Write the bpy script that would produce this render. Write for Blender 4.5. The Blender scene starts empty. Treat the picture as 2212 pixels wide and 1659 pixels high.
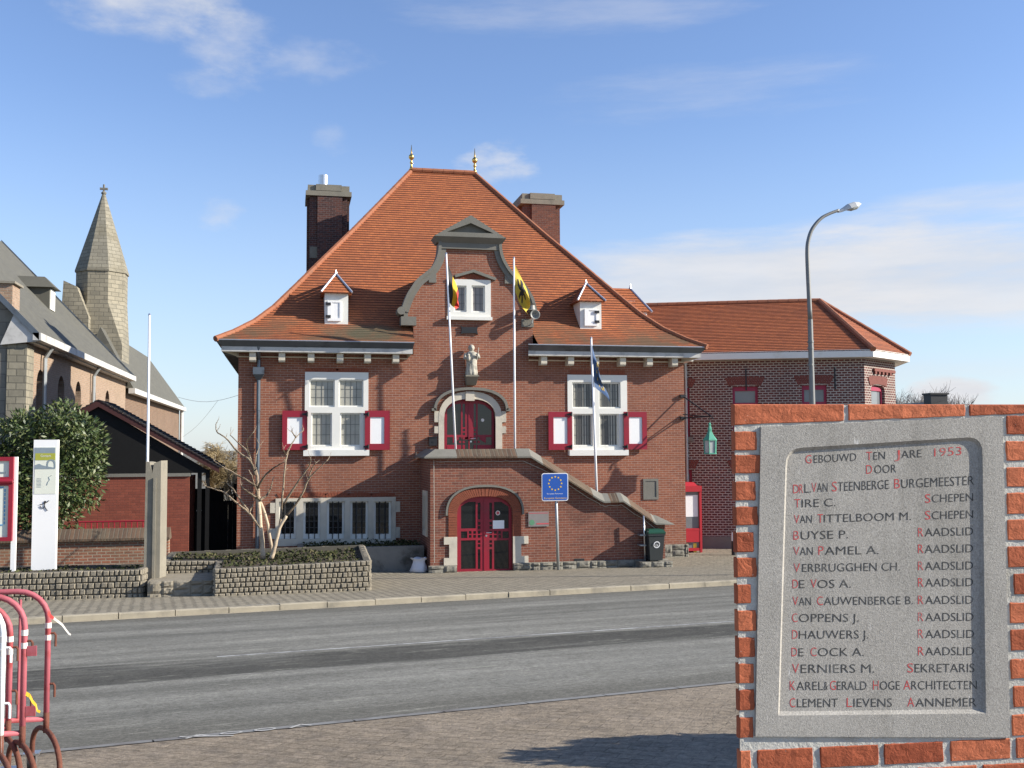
import bpy, bmesh, math, random
from mathutils import Vector, Matrix, Quaternion, noise
from mathutils.geometry import tessellate_polygon
R = math.radians
random.seed(7)
S = bpy.context.scene
C = S.collection

# ------------------------------------------------------------------ camera
CZ = 3.728                      # eye height above the foot of the town hall
FOC = 2250.0                    # focal length, in photo pixels (2212 wide)
PSI, PIT, ROLL = R(12), R(3.45), R(0.28)
fw = Vector((math.sin(PSI)*math.cos(PIT), math.cos(PSI)*math.cos(PIT), math.sin(PIT)))
r0 = Vector((math.cos(PSI), -math.sin(PSI), 0)); u0 = r0.cross(fw)
rt = r0*math.cos(ROLL)-u0*math.sin(ROLL); up = u0*math.cos(ROLL)+r0*math.sin(ROLL)
cam = bpy.data.cameras.new('Camera'); camo = bpy.data.objects.new('Camera', cam); C.objects.link(camo)
camo.matrix_world = Matrix(((rt.x, up.x, -fw.x, 0), (rt.y, up.y, -fw.y, 0), (rt.z, up.z, -fw.z, CZ), (0, 0, 0, 1)))
cam.sensor_width = 36; cam.lens = 36*FOC/2212; cam.clip_end = 3000; cam.clip_start = .05
S.camera = camo
S.render.resolution_x, S.render.resolution_y = 1024, 768

# ------------------------------------------------------------------ light, sky
LD = Vector((-2.35, 0.74, -1.2)).normalized()          # the way sunlight travels
sun = bpy.data.lights.new('Sun', 'SUN'); sun.energy = 5.0; sun.angle = R(.53); sun.color = (1, .93, .82)
suno = bpy.data.objects.new('Sun', sun); C.objects.link(suno)
suno.rotation_euler = LD.to_track_quat('-Z', 'Y').to_euler()
S.view_settings.view_transform = 'Standard'; S.view_settings.look = 'None'
S.view_settings.exposure = 0.85; S.view_settings.gamma = 1
W = bpy.data.worlds.new('World'); S.world = W; W.use_nodes = True

def rays(x, y): return fw*FOC+rt*(x-1106)+up*(829.5-y)
def azel(x, y):
    d = rays(x, y).normalized(); return math.atan2(d.x, d.y), math.asin(d.z)

class NT:
    """small helper for wiring node trees"""
    def __init__(s, tree): s.t = tree; s.n = tree.nodes; s.l = tree.links
    def new(s, typ, **k):
        nd = s.n.new(typ)
        for a, b in k.items():
            if a.startswith('_'): nd.inputs[a[1:].replace('_', ' ')].default_value = b
            else: setattr(nd, a, b)
        return nd
    def put(s, sock, v):
        if isinstance(v, bpy.types.NodeSocket): s.l.new(v, sock)
        else: sock.default_value = v
    def m(s, op, a, b=None, c=None, clamp=False):
        nd = s.n.new('ShaderNodeMath'); nd.operation = op; nd.use_clamp = clamp
        for i, v in enumerate((a, b, c)):
            if v is not None: s.put(nd.inputs[i], v)
        return nd.outputs[0]
    def vm(s, op, a, b=None):
        nd = s.n.new('ShaderNodeVectorMath'); nd.operation = op
        s.put(nd.inputs[0], a)
        if b is not None: s.put(nd.inputs[1], b)
        return nd.outputs['Value' if op in ('DOT_PRODUCT', 'LENGTH') else 'Vector']
    def comb(s, x, y, z):
        nd = s.n.new('ShaderNodeCombineXYZ')
        for i, v in enumerate((x, y, z)): s.put(nd.inputs[i], v)
        return nd.outputs[0]
    def sep(s, v):
        nd = s.n.new('ShaderNodeSeparateXYZ'); s.put(nd.inputs[0], v); return nd.outputs
    def mix(s, f, a, b, blend='MIX'):
        nd = s.n.new('ShaderNodeMix'); nd.data_type = 'RGBA'; nd.blend_type = blend
        s.put(nd.inputs['Factor'], f)
        for k, v in ((6, a), (7, b)):
            if not isinstance(v, bpy.types.NodeSocket) and len(v) == 3: v = (*v, 1)
            s.put(nd.inputs[k], v)
        return nd.outputs[2]
    def noise(s, vec, scale, detail=4, rough=.55, out='Fac'):
        nd = s.n.new('ShaderNodeTexNoise'); nd.inputs['Scale'].default_value = scale
        nd.inputs['Detail'].default_value = detail; nd.inputs['Roughness'].default_value = rough
        if vec is not None: s.put(nd.inputs['Vector'], vec)
        return nd.outputs[out]
    def ss(s, v, lo, hi, a=0., b=1.):
        nd = s.n.new('ShaderNodeMapRange'); nd.interpolation_type = 'SMOOTHSTEP'
        s.put(nd.inputs[0], v)
        for i, q in enumerate((lo, hi, a, b)): s.put(nd.inputs[i+1], q)
        return nd.outputs[0]

def build_world():
    w = NT(W.node_tree); w.n.clear()
    out = w.new('ShaderNodeOutputWorld'); bg = w.new('ShaderNodeBackground')
    sky = w.new('ShaderNodeTexSky'); sky.sky_type = 'NISHITA'; sky.sun_disc = False
    sky.sun_elevation = math.asin(-LD.z); sky.sun_rotation = math.atan2(-LD.x, -LD.y)
    sky.air_density = 1.0; sky.dust_density = .3; sky.ozone_density = 1.6
    tc = w.new('ShaderNodeTexCoord'); d = w.vm('NORMALIZE', tc.outputs['Generated'])
    x, y, z = w.sep(d)
    az = w.m('ARCTAN2', x, y); el = w.m('ARCSINE', z)
    sc = w.comb(az, w.m('MULTIPLY', el, 2.2), 0)
    n1 = w.noise(sc, 7, 8, .6); n2 = w.noise(w.comb(w.m('MULTIPLY', az, .55), w.m('MULTIPLY', el, 3.2), 3.), 9, 7, .62)
    big = w.noise(sc, 22, 6, .6)
    # clouds: azimuth, elevation, half widths, density, raggedness, softness
    cl = [(330, -5, 230, 85, .9, 1.2, .9), (500, 90, 120, 85, .75, 1.2, .95), (650, 128, 170, 55, .45, 1.4, .95), (470, 175, 100, 40, .3, 2., .9),
          (1600, 612, 500, 120, .88, .6, .45), (2040, 598, 430, 120, .88, .7, .5), (1075, 352, 85, 50, .6, 2.2, .8), (1965, 505, 60, 42, .6, 1.6, .7),
          (2150, 425, 300, 34, .5, 1.1, .8), (1500, 195, 430, 70, .24, 1.5, 1.), (1250, 20, 420, 60, .28, 1.5, 1.), (2000, 470, 330, 30, .45, 1.1, .9),
          (2050, 850, 95, 38, 1., 1.2, .5), (470, 462, 60, 38, .42, 2.4, .9), (720, 300, 50, 36, .22, 2.4, .9), (1850, 800, 500, 40, .35, 1., .9)]
    tot = None
    for (px, py, rx, ry, den, rag, soft) in cl:
        a0, e0 = azel(px, py); ra = rx/FOC; re = ry/FOC
        q = w.m('ADD', w.m('POWER', w.m('ABSOLUTE', w.m('MULTIPLY', w.m('SUBTRACT', az, a0), 1/ra)), 2.),
                w.m('POWER', w.m('ABSOLUTE', w.m('MULTIPLY', w.m('SUBTRACT', el, e0), 1/re)), 2.))
        nn = n2 if rx > 250 else w.m('ADD', w.m('MULTIPLY', n1, .5), w.m('MULTIPLY', big, .5))
        f = w.m('ADD', w.m('SUBTRACT', 1., q), w.m('MULTIPLY', w.m('SUBTRACT', nn, .5), rag*2.6))
        f = w.m('MULTIPLY', w.ss(f, 0., soft*1.8), den)
        tot = f if tot is None else w.m('SUBTRACT', w.m('ADD', tot, f), w.m('MULTIPLY', tot, f))
    tot = w.m('MULTIPLY', tot, w.ss(n1, .1, .6, .75, 1.))
    hz = w.ss(el, 0., .34, 1., 0.)                       # pale air low down
    col = w.mix(1., sky.outputs[0], (1.06, 1.12, 1.34, 1), 'MULTIPLY')
    col = w.mix(w.m('MULTIPLY', hz, .55), col, (3.9, 4.75, 5.7, 1))
    shade = w.mix(w.ss(n2, .3, .7), (4.5, 4.7, 5.1, 1), (5.3, 5.3, 5.45, 1))
    col = w.mix(tot, col, shade)
    w.l.new(col, bg.inputs[0]); bg.inputs[1].default_value = .086
    w.l.new(bg.outputs[0], out.inputs[0])
build_world()

# ------------------------------------------------------------------ measuring helpers
def P(x, y, Y):
    """point on the plane Y = const seen at photo position (x, y)"""
    d = rays(x, y); q = d*(Y/d.y); q.z += CZ; return q
def PX(x, y, X):
    d = rays(x, y); q = d*(X/d.x); q.z += CZ; return q
SL, Y0 = .06, 31.
def gz(x, y, z=0): return max(0., SL*(Y0-max(y, -6.)))      # height of the ground
def G(x, y):
    d = rays(x, y); t = (SL*Y0-CZ)/(d.z+SL*d.y); q = d*t; q.z += CZ
    if q.y > Y0: t = -CZ/d.z; q = d*t; q.z += CZ
    return q

# ------------------------------------------------------------------ objects
def tag(o, label=None, cat=None, group=None, kind=None):
    if label: o['label'] = label
    if cat: o['category'] = cat
    if group: o['group'] = group
    if kind: o['kind'] = kind
    return o
def thing(name, loc, label, cat, group=None, rz=0):
    o = bpy.data.objects.new(name, None); C.objects.link(o); o.location = loc; o.rotation_euler.z = rz
    o.empty_display_size = .3
    return tag(o, label, cat, group)
def root_mat(o):
    m = o.matrix_basis.copy()
    while o.parent:
        m = o.parent.matrix_basis @ (o.matrix_parent_inverse @ m); o = o.parent
    return m

class MB:
    def __init__(s): s.v = []; s.f = []; s.mi = []; s.uv = {}
    def add(s, vs, fs, mi=0):
        b = len(s.v); s.v += [tuple(p) for p in vs]
        for f in fs: s.f.append([i+b for i in f]); s.mi.append(mi)
        return s
    def quad(s, a, b, c, d, mi=0, uv=None):
        s.add((a, b, c, d), [(0, 1, 2, 3)], mi)
        if uv: s.uv[len(s.f)-1] = uv
        return s
    def box(s, x0, x1, y0, y1, z0, z1, mi=0, M=None, tap=0.):
        vs = [Vector(p) for p in ((x0, y0, z0), (x1, y0, z0), (x1, y1, z0), (x0, y1, z0),
              (x0+tap, y0+tap, z1), (x1-tap, y0+tap, z1), (x1-tap, y1-tap, z1), (x0+tap, y1-tap, z1))]
        if M: vs = [M @ p for p in vs]
        return s.add(vs, [(0, 3, 2, 1), (4, 5, 6, 7), (0, 1, 5, 4), (1, 2, 6, 5), (2, 3, 7, 6), (3, 0, 4, 7)], mi)
    def tube(s, pts, rad, seg=8, mi=0, cap=True):
        pts = [Vector(p) for p in pts]; n = len(pts)
        rs = rad if isinstance(rad, (list, tuple)) else [rad]*n
        b = len(s.v); side = None
        for i, p in enumerate(pts):
            t = (pts[min(i+1, n-1)]-pts[max(i-1, 0)]).normalized()
            if side is None:
                a = Vector((0, 0, 1)) if abs(t.z) < .9 else Vector((1, 0, 0)); side = t.cross(a).normalized()
            side = (side-t*side.dot(t)).normalized(); o = t.cross(side)
            for k in range(seg):
                an = 2*math.pi*k/seg; s.v.append(tuple(p+(side*math.cos(an)+o*math.sin(an))*rs[i]))
        for i in range(n-1):
            for k in range(seg):
                k2 = (k+1) % seg
                s.f.append([b+i*seg+k, b+i*seg+k2, b+(i+1)*seg+k2, b+(i+1)*seg+k]); s.mi.append(mi)
        if cap:
            s.f.append([b+k for k in range(seg)][::-1]); s.mi.append(mi)
            s.f.append([b+(n-1)*seg+k for k in range(seg)]); s.mi.append(mi)
        return s
    def lathe(s, prof, c, seg=12, mi=0, M=None, sx=1., sy=1.):
        b = len(s.v); c = Vector(c)
        for r, z in prof:
            for k in range(seg):
                a = 2*math.pi*k/seg; p = Vector((r*math.cos(a)*sx, r*math.sin(a)*sy, z))
                if M: p = M @ p
                s.v.append(tuple(c+p))
        for i in range(len(prof)-1):
            for k in range(seg):
                k2 = (k+1) % seg
                s.f.append([b+i*seg+k, b+i*seg+k2, b+(i+1)*seg+k2, b+(i+1)*seg+k]); s.mi.append(mi)
        s.f.append([b+k for k in range(seg)][::-1]); s.mi.append(mi)
        s.f.append([b+(len(prof)-1)*seg+k for k in range(seg)]); s.mi.append(mi)
        return s
    def prism(s, outline, holes, fn, d0, d1, mi=0, back=True):
        """flat shape given in (a, b), placed by fn(a, b, depth) from d0 (front) to d1"""
        loops = [outline]+list(holes)
        flat = [p for l in loops for p in l]
        tris = tessellate_polygon([[Vector((p[0], p[1], 0)) for p in l] for l in loops])
        n = len(flat); b = len(s.v)
        s.v += [tuple(fn(p[0], p[1], d0)) for p in flat]+[tuple(fn(p[0], p[1], d1)) for p in flat]
        for t in tris:
            s.f.append([b+i for i in t]); s.mi.append(mi)
            if back: s.f.append([b+n+i for i in t][::-1]); s.mi.append(mi)
        o = 0
        for l in loops:
            k = len(l)
            for i in range(k):
                j = (i+1) % k; s.f.append([b+o+i, b+o+j, b+n+o+j, b+n+o+i]); s.mi.append(mi)
            o += k
        return s
    def build(s, name, mat, parent=None, smooth=False, norm=True):
        me = bpy.data.meshes.new(name); me.from_pydata(s.v, [], s.f)
        for m in (mat if isinstance(mat, (list, tuple)) else [mat]): me.materials.append(m)
        me.polygons.foreach_set('material_index', s.mi)
        if s.uv:
            uvl = me.uv_layers.new(name='UVMap')
            for fi, co in s.uv.items():
                p = me.polygons[fi]
                for li, q in zip(p.loop_indices, co): uvl.data[li].uv = q
        if norm:
            bm = bmesh.new(); bm.from_mesh(me); bmesh.ops.recalc_face_normals(bm, faces=bm.faces); bm.to_mesh(me); bm.free()
        if smooth: me.polygons.foreach_set('use_smooth', [True]*len(me.polygons))
        me.update()
        o = bpy.data.objects.new(name, me); C.objects.link(o)
        if parent:
            o.parent = parent; o.matrix_parent_inverse = root_mat(parent).inverted()
        return o

def copy_tree(o, parent=None):
    c = o.copy(); C.objects.link(c)
    if parent: c.parent = parent
    for ch in list(o.children): copy_tree(ch, c)
    return c

def fY(Y):
    return lambda a, b, d: Vector((a, Y+d, b))
def FX(x, y, Y=33.5):
    q = P(x, y, Y); return (q.x, q.z)
def rect(x0, y0, x1, y1, Y=33.5):
    a = FX((x0+x1)/2, (y0+y1)/2, Y)[0]
    X0 = FX(x0, (y0+y1)/2, Y)[0]; X1 = FX(x1, (y0+y1)/2, Y)[0]
    Z1 = FX((x0+x1)/2, y0, Y)[1]; Z0 = FX((x0+x1)/2, y1, Y)[1]
    return X0, X1, Z0, Z1
def rp(r): return [(r[0], r[2]), (r[1], r[2]), (r[1], r[3]), (r[0], r[3])]
def ins(r, d): return (r[0]+d, r[1]-d, r[2]+d, r[3]-d)
def arch(x0, x1, z0, zs, zt, n=14, pw=2.5):
    """opening with a basket-handle arch: sides to zs, crown at zt"""
    c = (x0+x1)/2; h = (x1-x0)/2; pts = [(x0, z0), (x1, z0)]
    for i in range(n+1):
        t = math.pi*i/n; cs, sn = math.cos(t), math.sin(t)
        pts.append((c+h*math.copysign(abs(cs)**(2/pw), cs), zs+(zt-zs)*abs(sn)**(2/pw)))
    return pts

# ------------------------------------------------------------------ materials
def mat(name, col, rough=.7, metal=0., var=.12, nscale=6., bump=.0, bscale=40., spec=.4, dirt=None, dscale=1.2, dlo=.45, dhi=.7, coat=0., trans=0.):
    m = bpy.data.materials.new(name); m.use_nodes = True; t = NT(m.node_tree)
    b = t.n['Principled BSDF']; geo = t.new('ShaderNodeTexCoord').outputs['Object']
    n = t.noise(geo, nscale, 5, .6)
    lo = tuple(c*(1-var) for c in col)+(1,); hi = tuple(min(1, c*(1+var)) for c in col)+(1,)
    c = t.mix(n, lo, hi)
    if dirt: c = t.mix(t.ss(t.noise(geo, dscale, 6, .65), dlo, dhi), c, dirt)
    t.l.new(c, b.inputs['Base Color']); b.inputs['Roughness'].default_value = rough; b.inputs['Metallic'].default_value = metal
    b.inputs['Specular IOR Level'].default_value = spec
    if coat: b.inputs['Coat Weight'].default_value = coat; b.inputs['Coat Roughness'].default_value = .04
    if trans: b.inputs['Transmission Weight'].default_value = trans
    if bump:
        bp = t.new('ShaderNodeBump'); bp.inputs['Strength'].default_value = min(1, bump); bp.inputs['Distance'].default_value = .02
        t.l.new(t.noise(geo, bscale, 5, .6), bp.inputs['Height']); t.l.new(bp.outputs[0], b.inputs['Normal'])
    return m
def wallcoord(t):
    g = t.new('ShaderNodeNewGeometry'); px, py, pz = t.sep(g.outputs['Position']); nx, ny, nz = t.sep(g.outputs['True Normal'])
    u = t.m('ADD', t.m('MULTIPLY', px, t.m('MULTIPLY', ny, -1)), t.m('MULTIPLY', py, nx))
    return t.comb(u, pz, 0), g.outputs['Position'], t.m('ABSOLUTE', nz)
def brick(name, c1, c2, mortar, bw=.22, bh=.078, mo=.012, bump=.5, dirt=(.09, .06, .05), damt=.5, c3=None, bias=0., dscale=.5, hj=0.):
    m = bpy.data.materials.new(name); m.use_nodes = True; t = NT(m.node_tree); b = t.n['Principled BSDF']
    uv, pos, nz = wallcoord(t)
    bt = t.new('ShaderNodeTexBrick'); bt.offset = .5
    bt.inputs['Scale'].default_value = 1; bt.inputs['Brick Width'].default_value = bw; bt.inputs['Row Height'].default_value = bh
    bt.inputs['Mortar Size'].default_value = mo; bt.inputs['Mortar Smooth'].default_value = .3; bt.inputs['Bias'].default_value = bias
    bt.inputs['Color1'].default_value = (*c1, 1); bt.inputs['Color2'].default_value = (*c2, 1); bt.inputs['Mortar'].default_value = (*mortar, 1)
    wob = t.noise(pos, 3., 2, .5, 'Color')
    uv2 = t.vm('ADD', uv, t.vm('MULTIPLY', t.vm('SUBTRACT', wob, (.5, .5, .5)), (.02, .012, 0)))
    t.l.new(uv2, bt.inputs['Vector'])
    col = bt.outputs['Color']
    if hj:
        fr = t.m('FRACT', t.m('DIVIDE', t.sep(uv2)[1], bh)); ln = t.m('MAXIMUM', t.ss(fr, .0, .13, 1., 0.), t.ss(fr, .87, 1., 0., 1.))
        col = t.mix(t.m('MULTIPLY', ln, hj), col, (*mortar, 1))
    v1 = t.noise(pos, dscale, 6, .65); v2 = t.noise(pos, 9., 4, .6)
    col = t.mix(t.ss(v1, .4, .75, 0., damt), col, (*dirt, 1))
    col = t.mix(1., col, t.mix(v2, (.78, .78, .78, 1), (1.2, 1.2, 1.2, 1)), 'MULTIPLY')
    if c3: col = t.mix(t.ss(t.noise(pos, 2.2, 5, .7), .58, .72, 0., .35), col, (*c3, 1))
    t.l.new(col, b.inputs['Base Color']); b.inputs['Roughness'].default_value = .85; b.inputs['Specular IOR Level'].default_value = .25
    bp = t.new('ShaderNodeBump'); bp.inputs['Strength'].default_value = bump; bp.inputs['Distance'].default_value = .012; bp.invert = True
    t.l.new(t.m('ADD', bt.outputs['Fac'], t.m('MULTIPLY', v2, -.4)), bp.inputs['Height']); t.l.new(bp.outputs[0], b.inputs['Normal'])
    return m
def tilemat(name, c1, c2, c3, bw=.17, bh=.115, moss=None, z0=0, z1=0, gap=(.05, .022, .015)):
    m = bpy.data.materials.new(name); m.use_nodes = True; t = NT(m.node_tree); b = t.n['Principled BSDF']
    uv = t.new('ShaderNodeTexCoord').outputs['UV']; g = t.new('ShaderNodeNewGeometry').outputs['Position']
    bt = t.new('ShaderNodeTexBrick'); bt.offset = .5; bt.inputs['Scale'].default_value = 1
    bt.inputs['Brick Width'].default_value = bw; bt.inputs['Row Height'].default_value = bh; bt.inputs['Mortar Size'].default_value = .006
    bt.inputs['Mortar Smooth'].default_value = .2
    bt.inputs['Color1'].default_value = (*c1, 1); bt.inputs['Color2'].default_value = (*c2, 1); bt.inputs['Mortar'].default_value = (*c3, 1)
    t.l.new(uv, bt.inputs['Vector'])
    col = bt.outputs['Color']
    col = t.mix(t.ss(t.noise(g, .55, 6, .65), .42, .72, 0., .55), col, (*c3, 1))
    col = t.mix(1., col, t.mix(t.noise(g, 5, 4, .6), (.7, .7, .7, 1), (1.25, 1.25, 1.25, 1)), 'MULTIPLY')
    uy = t.sep(uv)[1]; fr = t.m('FRACT', t.m('DIVIDE', uy, bh))
    col = t.mix(t.ss(fr, .04, .28, .55, 0.), col, (*gap, 1))
    if moss:
        pz = t.sep(g)[2]
        f = t.m('MULTIPLY', t.ss(pz, z0, z1, 1., 0.), t.ss(t.noise(g, .8, 6, .7), .38, .62))
        col = t.mix(t.m('MULTIPLY', f, .8), col, (*moss, 1))
        gx, gy, gz_ = t.sep(g)
        q = t.m('ADD', t.m('POWER', t.m('MULTIPLY', t.m('SUBTRACT', gx, 2.5), .62), 2.), t.m('POWER', t.m('MULTIPLY', t.m('SUBTRACT', gz_, 7.35), 2.2), 2.))
        col = t.mix(t.ss(t.m('ADD', q, t.m('MULTIPLY', t.noise(g, 2.2, 5, .7), 1.6)), .7, 1.7, .8, 0.), col, (.075, .08, .05, 1))
    t.l.new(col, b.inputs['Base Color']); b.inputs['Roughness'].default_value = .8; b.inputs['Specular IOR Level'].default_value = .25
    return m

M = {}
M['brick'] = brick('facade brick', (.295, .108, .06), (.225, .08, .048), (.4, .33, .26), dirt=(.15, .068, .048), damt=.45, mo=.005, bh=.0765, hj=.85)
M['porch_brick'] = brick('porch brick', (.245, .086, .052), (.165, .06, .041), (.34, .28, .22), dirt=(.095, .045, .033), damt=.55, mo=.005, bh=.0765, hj=.8, c3=(.06, .035, .028))
M['chimney_brick'] = brick('chimney brick', (.13, .05, .036), (.06, .032, .03), (.15, .12, .11), dirt=(.04, .028, .026), damt=.6, mo=.009)
M['annex_lintel'] = mat('annex lintel brick', (.17, .055, .042), .85, var=.35, nscale=14)
M['chimney_brown'] = brick('brown chimney brick', (.2, .075, .045), (.12, .05, .036), (.17, .13, .11), dirt=(.08, .04, .032), damt=.5, mo=.008)
M['lamp_head'] = mat('lamp head shell', (.55, .55, .53), .4, var=.1)
M['annex_brick'] = brick('annex brick', (.145, .045, .036), (.085, .034, .034), (.4, .36, .31), bw=.2, bh=.09, mo=.0175, hj=.85, dirt=(.07, .03, .03), damt=.35)
M['church_brick'] = brick('church brick', (.35, .235, .165), (.265, .175, .122), (.3, .25, .19), bw=.25, bh=.085, mo=.016, dirt=(.26, .195, .135), damt=.6, c3=(.17, .1, .07))
M['choir_brick'] = brick('choir brick', (.2, .115, .075), (.14, .08, .055), (.22, .18, .13), bw=.25, bh=.085, mo=.014, dirt=(.13, .09, .06), damt=.5)
M['shed_brick'] = brick('shed brick', (.235, .068, .042), (.18, .052, .034), (.12, .05, .038), bw=.22, bh=.08, mo=.006, dirt=(.2, .05, .028), damt=.3)
M['old_brick'] = brick('garden wall brick', (.3, .12, .07), (.2, .085, .055), (.34, .28, .21), mo=.013, dirt=(.2, .16, .1), damt=.7, c3=(.33, .28, .2))
M['tower_stone'] = brick('tower stone', (.3, .27, .2), (.22, .2, .15), (.14, .13, .1), bw=.5, bh=.24, mo=.02, dirt=(.15, .14, .112), damt=.6, c3=(.38, .345, .26), dscale=.9)
M['spire_stone'] = brick('spire stone', (.26, .24, .185), (.2, .185, .145), (.14, .13, .1), bw=.5, bh=.22, mo=.018, dirt=(.15, .13, .085), damt=.7, c3=(.42, .37, .27), dscale=.9)
M['grey_block'] = brick('grey blocks', (.24, .22, .18), (.19, .175, .145), (.14, .13, .11), bw=.6, bh=.45, mo=.02, dirt=(.14, .13, .1), damt=.5)
M['tile'] = tilemat('roof tile', (.43, .138, .05), (.34, .104, .041), (.22, .078, .04), bh=.13, moss=(.12, .085, .05), z0=7.2, z1=8.3)
M['annex_tile'] = tilemat('annex roof tile', (.43, .132, .048), (.33, .098, .039), (.22, .075, .038), bh=.15)
M['dark_tile'] = tilemat('dark tile', (.035, .03, .03), (.025, .022, .022), (.015, .014, .014), bw=.25, bh=.3, gap=(.008, .008, .008))
M['slate'] = tilemat('slate', (.115, .112, .094), (.09, .088, .075), (.125, .12, .094), bw=.22, bh=.18, gap=(.09, .088, .075))
M['ridge'] = mat('ridge tile', (.29, .105, .05), .8, var=.3, nscale=3, bump=.3, dirt=(.2, .1, .06, 1), dlo=.5, dhi=.8)
M['stone'] = mat('pale stone', (.55, .5, .4), .85, var=.15, nscale=5, bump=.25, dirt=(.33, .3, .25, 1), dlo=.5, dhi=.8)
M['greystone'] = mat('grey stone', (.175, .167, .142), .85, var=.2, nscale=4, bump=.3, dirt=(.15, .145, .12, 1), dlo=.45, dhi=.72, dscale=2)
M['plinth'] = mat('rough plinth stone', (.2, .188, .152), .9, var=.4, nscale=7, bump=1., bscale=9, dirt=(.13, .12, .1, 1), dscale=5)
M['coping'] = brick('brick coping', (.135, .085, .055), (.08, .053, .038), (.12, .1, .075), bw=.075, bh=5., mo=.011, dirt=(.13, .11, .075), damt=.7, c3=(.17, .135, .095), dscale=1.4)
M['voussoir'] = mat('arch brick', (.23, .066, .034), .85, var=.35, nscale=14, bump=.3)
M['joint'] = mat('arch joint', (.36, .3, .24), .9)
M['white'] = mat('white paint', (.72, .71, .65), .5, var=.05, nscale=3, dirt=(.62, .6, .52, 1), dlo=.55, dhi=.8)
M['fascia_white'] = mat('weathered white', (.5, .49, .46), .6, var=.2, nscale=6, dirt=(.33, .32, .3, 1), dscale=3)
M['white_clean'] = mat('clean white panel', (.82, .82, .8), .55, var=.02)
M['red'] = mat('red paint', (.27, .014, .03), .42, var=.1, nscale=4, dirt=(.2, .02, .03, 1), dlo=.5)
M['phone_red'] = mat('phone box red', (.38, .02, .028), .4, var=.1)
M['win_red'] = mat('annex window paint', (.3, .022, .06), .5, var=.15)
M['brown_red'] = mat('shed fascia', (.05, .014, .012), .7, var=.2)
M['glass'] = mat('dark glass', (.012, .014, .015), .03, var=.3, spec=.6)
M['glass2'] = mat('annex glass', (.16, .17, .18), .05, var=.4, nscale=1.5, spec=.6)
M['curtain'] = mat('net curtain behind glass', (.33, .32, .27), .6, var=.25, nscale=4, coat=.7)
M['lead'] = mat('lead came', (.1, .1, .095), .6)
M['iron'] = mat('black iron', (.018, .018, .02), .5)
M['zinc'] = mat('zinc', (.13, .15, .17), .4, metal=.55, var=.3, nscale=2, dirt=(.06, .06, .065, 1), dlo=.5)
M['lead_sheet'] = mat('lead sheet', (.52, .54, .58), .38, metal=.6, var=.2)
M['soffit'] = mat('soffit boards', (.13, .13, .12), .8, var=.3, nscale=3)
M['steel'] = mat('steel', (.6, .6, .6), .28, metal=.9, var=.1)
M['alu'] = mat('white pole', (.8, .8, .8), .3, var=.05)
M['galv'] = mat('galvanised', (.38, .4, .4), .45, metal=.5, var=.2, nscale=4)
M['pole_grey'] = mat('lamp post grey', (.2, .2, .19), .5, metal=.3, var=.15)
M['statue_stone'] = mat('statue stone', (.4, .375, .31), .85, var=.3, nscale=12, bump=.4, dirt=(.2, .19, .16, 1), dscale=7)
M['gold'] = mat('gilding', (.75, .47, .14), .28, metal=1., var=.15)
M['concrete'] = mat('concrete', (.225, .205, .16), .9, var=.25, nscale=5, bump=.3, dirt=(.16, .15, .12, 1), dlo=.48, dhi=.75, dscale=2.5)
M['shade_concrete'] = mat('old concrete wall', (.2, .19, .165), .9, var=.3, nscale=4, bump=.4, dirt=(.08, .075, .06, 1), dscale=2)
M['kerb'] = mat('kerb stone', (.31, .275, .205), .9, var=.25, nscale=5, bump=.3, dirt=(.2, .18, .14, 1), dscale=1.5)
M['cobble'] = mat('cobble', (.25, .22, .165), .85, var=.4, nscale=5, bump=.5, bscale=25, dirt=(.2, .175, .13, 1), dscale=3)
M['cobble_joint'] = mat('cobble joint', (.085, .078, .06), .95, var=.3)
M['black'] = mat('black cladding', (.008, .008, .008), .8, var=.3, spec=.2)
M['soil'] = mat('soil', (.06, .045, .03), .95, var=.4, nscale=8, bump=.6, bscale=20)
M['bark'] = mat('pale bark', (.5, .4, .28), .85, var=.35, nscale=9, bump=.5, dirt=(.18, .13, .09, 1))
M['twig'] = mat('twig', (.2, .16, .12), .9, var=.3)
M['far_twig'] = mat('far twig', (.2, .18, .165), .9, var=.2)
M['willow'] = mat('willow twig', (.3, .235, .13), .9, var=.3)
M['bin'] = mat('bin plastic', (.035, .04, .04), .45, var=.1)
M['bin_lid'] = mat('bin lid', (.012, .06, .035), .4, var=.1)
M['sack'] = mat('white sack', (.62, .62, .64), .7, var=.1, bump=.5, bscale=8)
M['verdigris'] = mat('verdigris copper', (.08, .32, .22), .6, var=.3, nscale=9)
M['lamp_glass'] = mat('lantern glass', (.42, .44, .42), .15, var=.3)
M['blue'] = mat('sign blue', (.018, .085, .36), .4, var=.05)
M['yellow'] = mat('sign yellow', (.75, .5, .05), .5, var=.05)
M['sign_white'] = mat('sign white', (.75, .75, .75), .5, var=.02)
M['barrier_red'] = mat('barrier red', (.38, .1, .12), .65, var=.25, nscale=6, dirt=(.3, .05, .05, 1), dscale=5)
M['barrier_white'] = mat('barrier white', (.8, .82, .8), .4, var=.05)
M['rust'] = mat('rust', (.14, .05, .03), .85, var=.5, nscale=12, bump=.4)
M['rubber'] = mat('rubber', (.02, .02, .022), .6)
M['bin_white'] = mat('white print', (.7, .7, .7), .6)
M['green_print'] = mat('green print', (.1, .25, .14), .6)
M['grey_glass'] = mat('plate glass', (.24, .22, .21), .2, var=.1)
M['pink_print'] = mat('red print', (.5, .09, .1), .5)
M['black_print'] = mat('black print', (.02, .02, .02), .6)
M['olive_print'] = mat('olive print', (.35, .36, .05), .6)
M['bluegrey_print'] = mat('blue grey print', (.22, .27, .3), .6)
M['paper'] = mat('cream paper', (.68, .7, .6), .6, var=.06)
M['map_blue'] = mat('map blue', (.1, .3, .5), .6)
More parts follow.
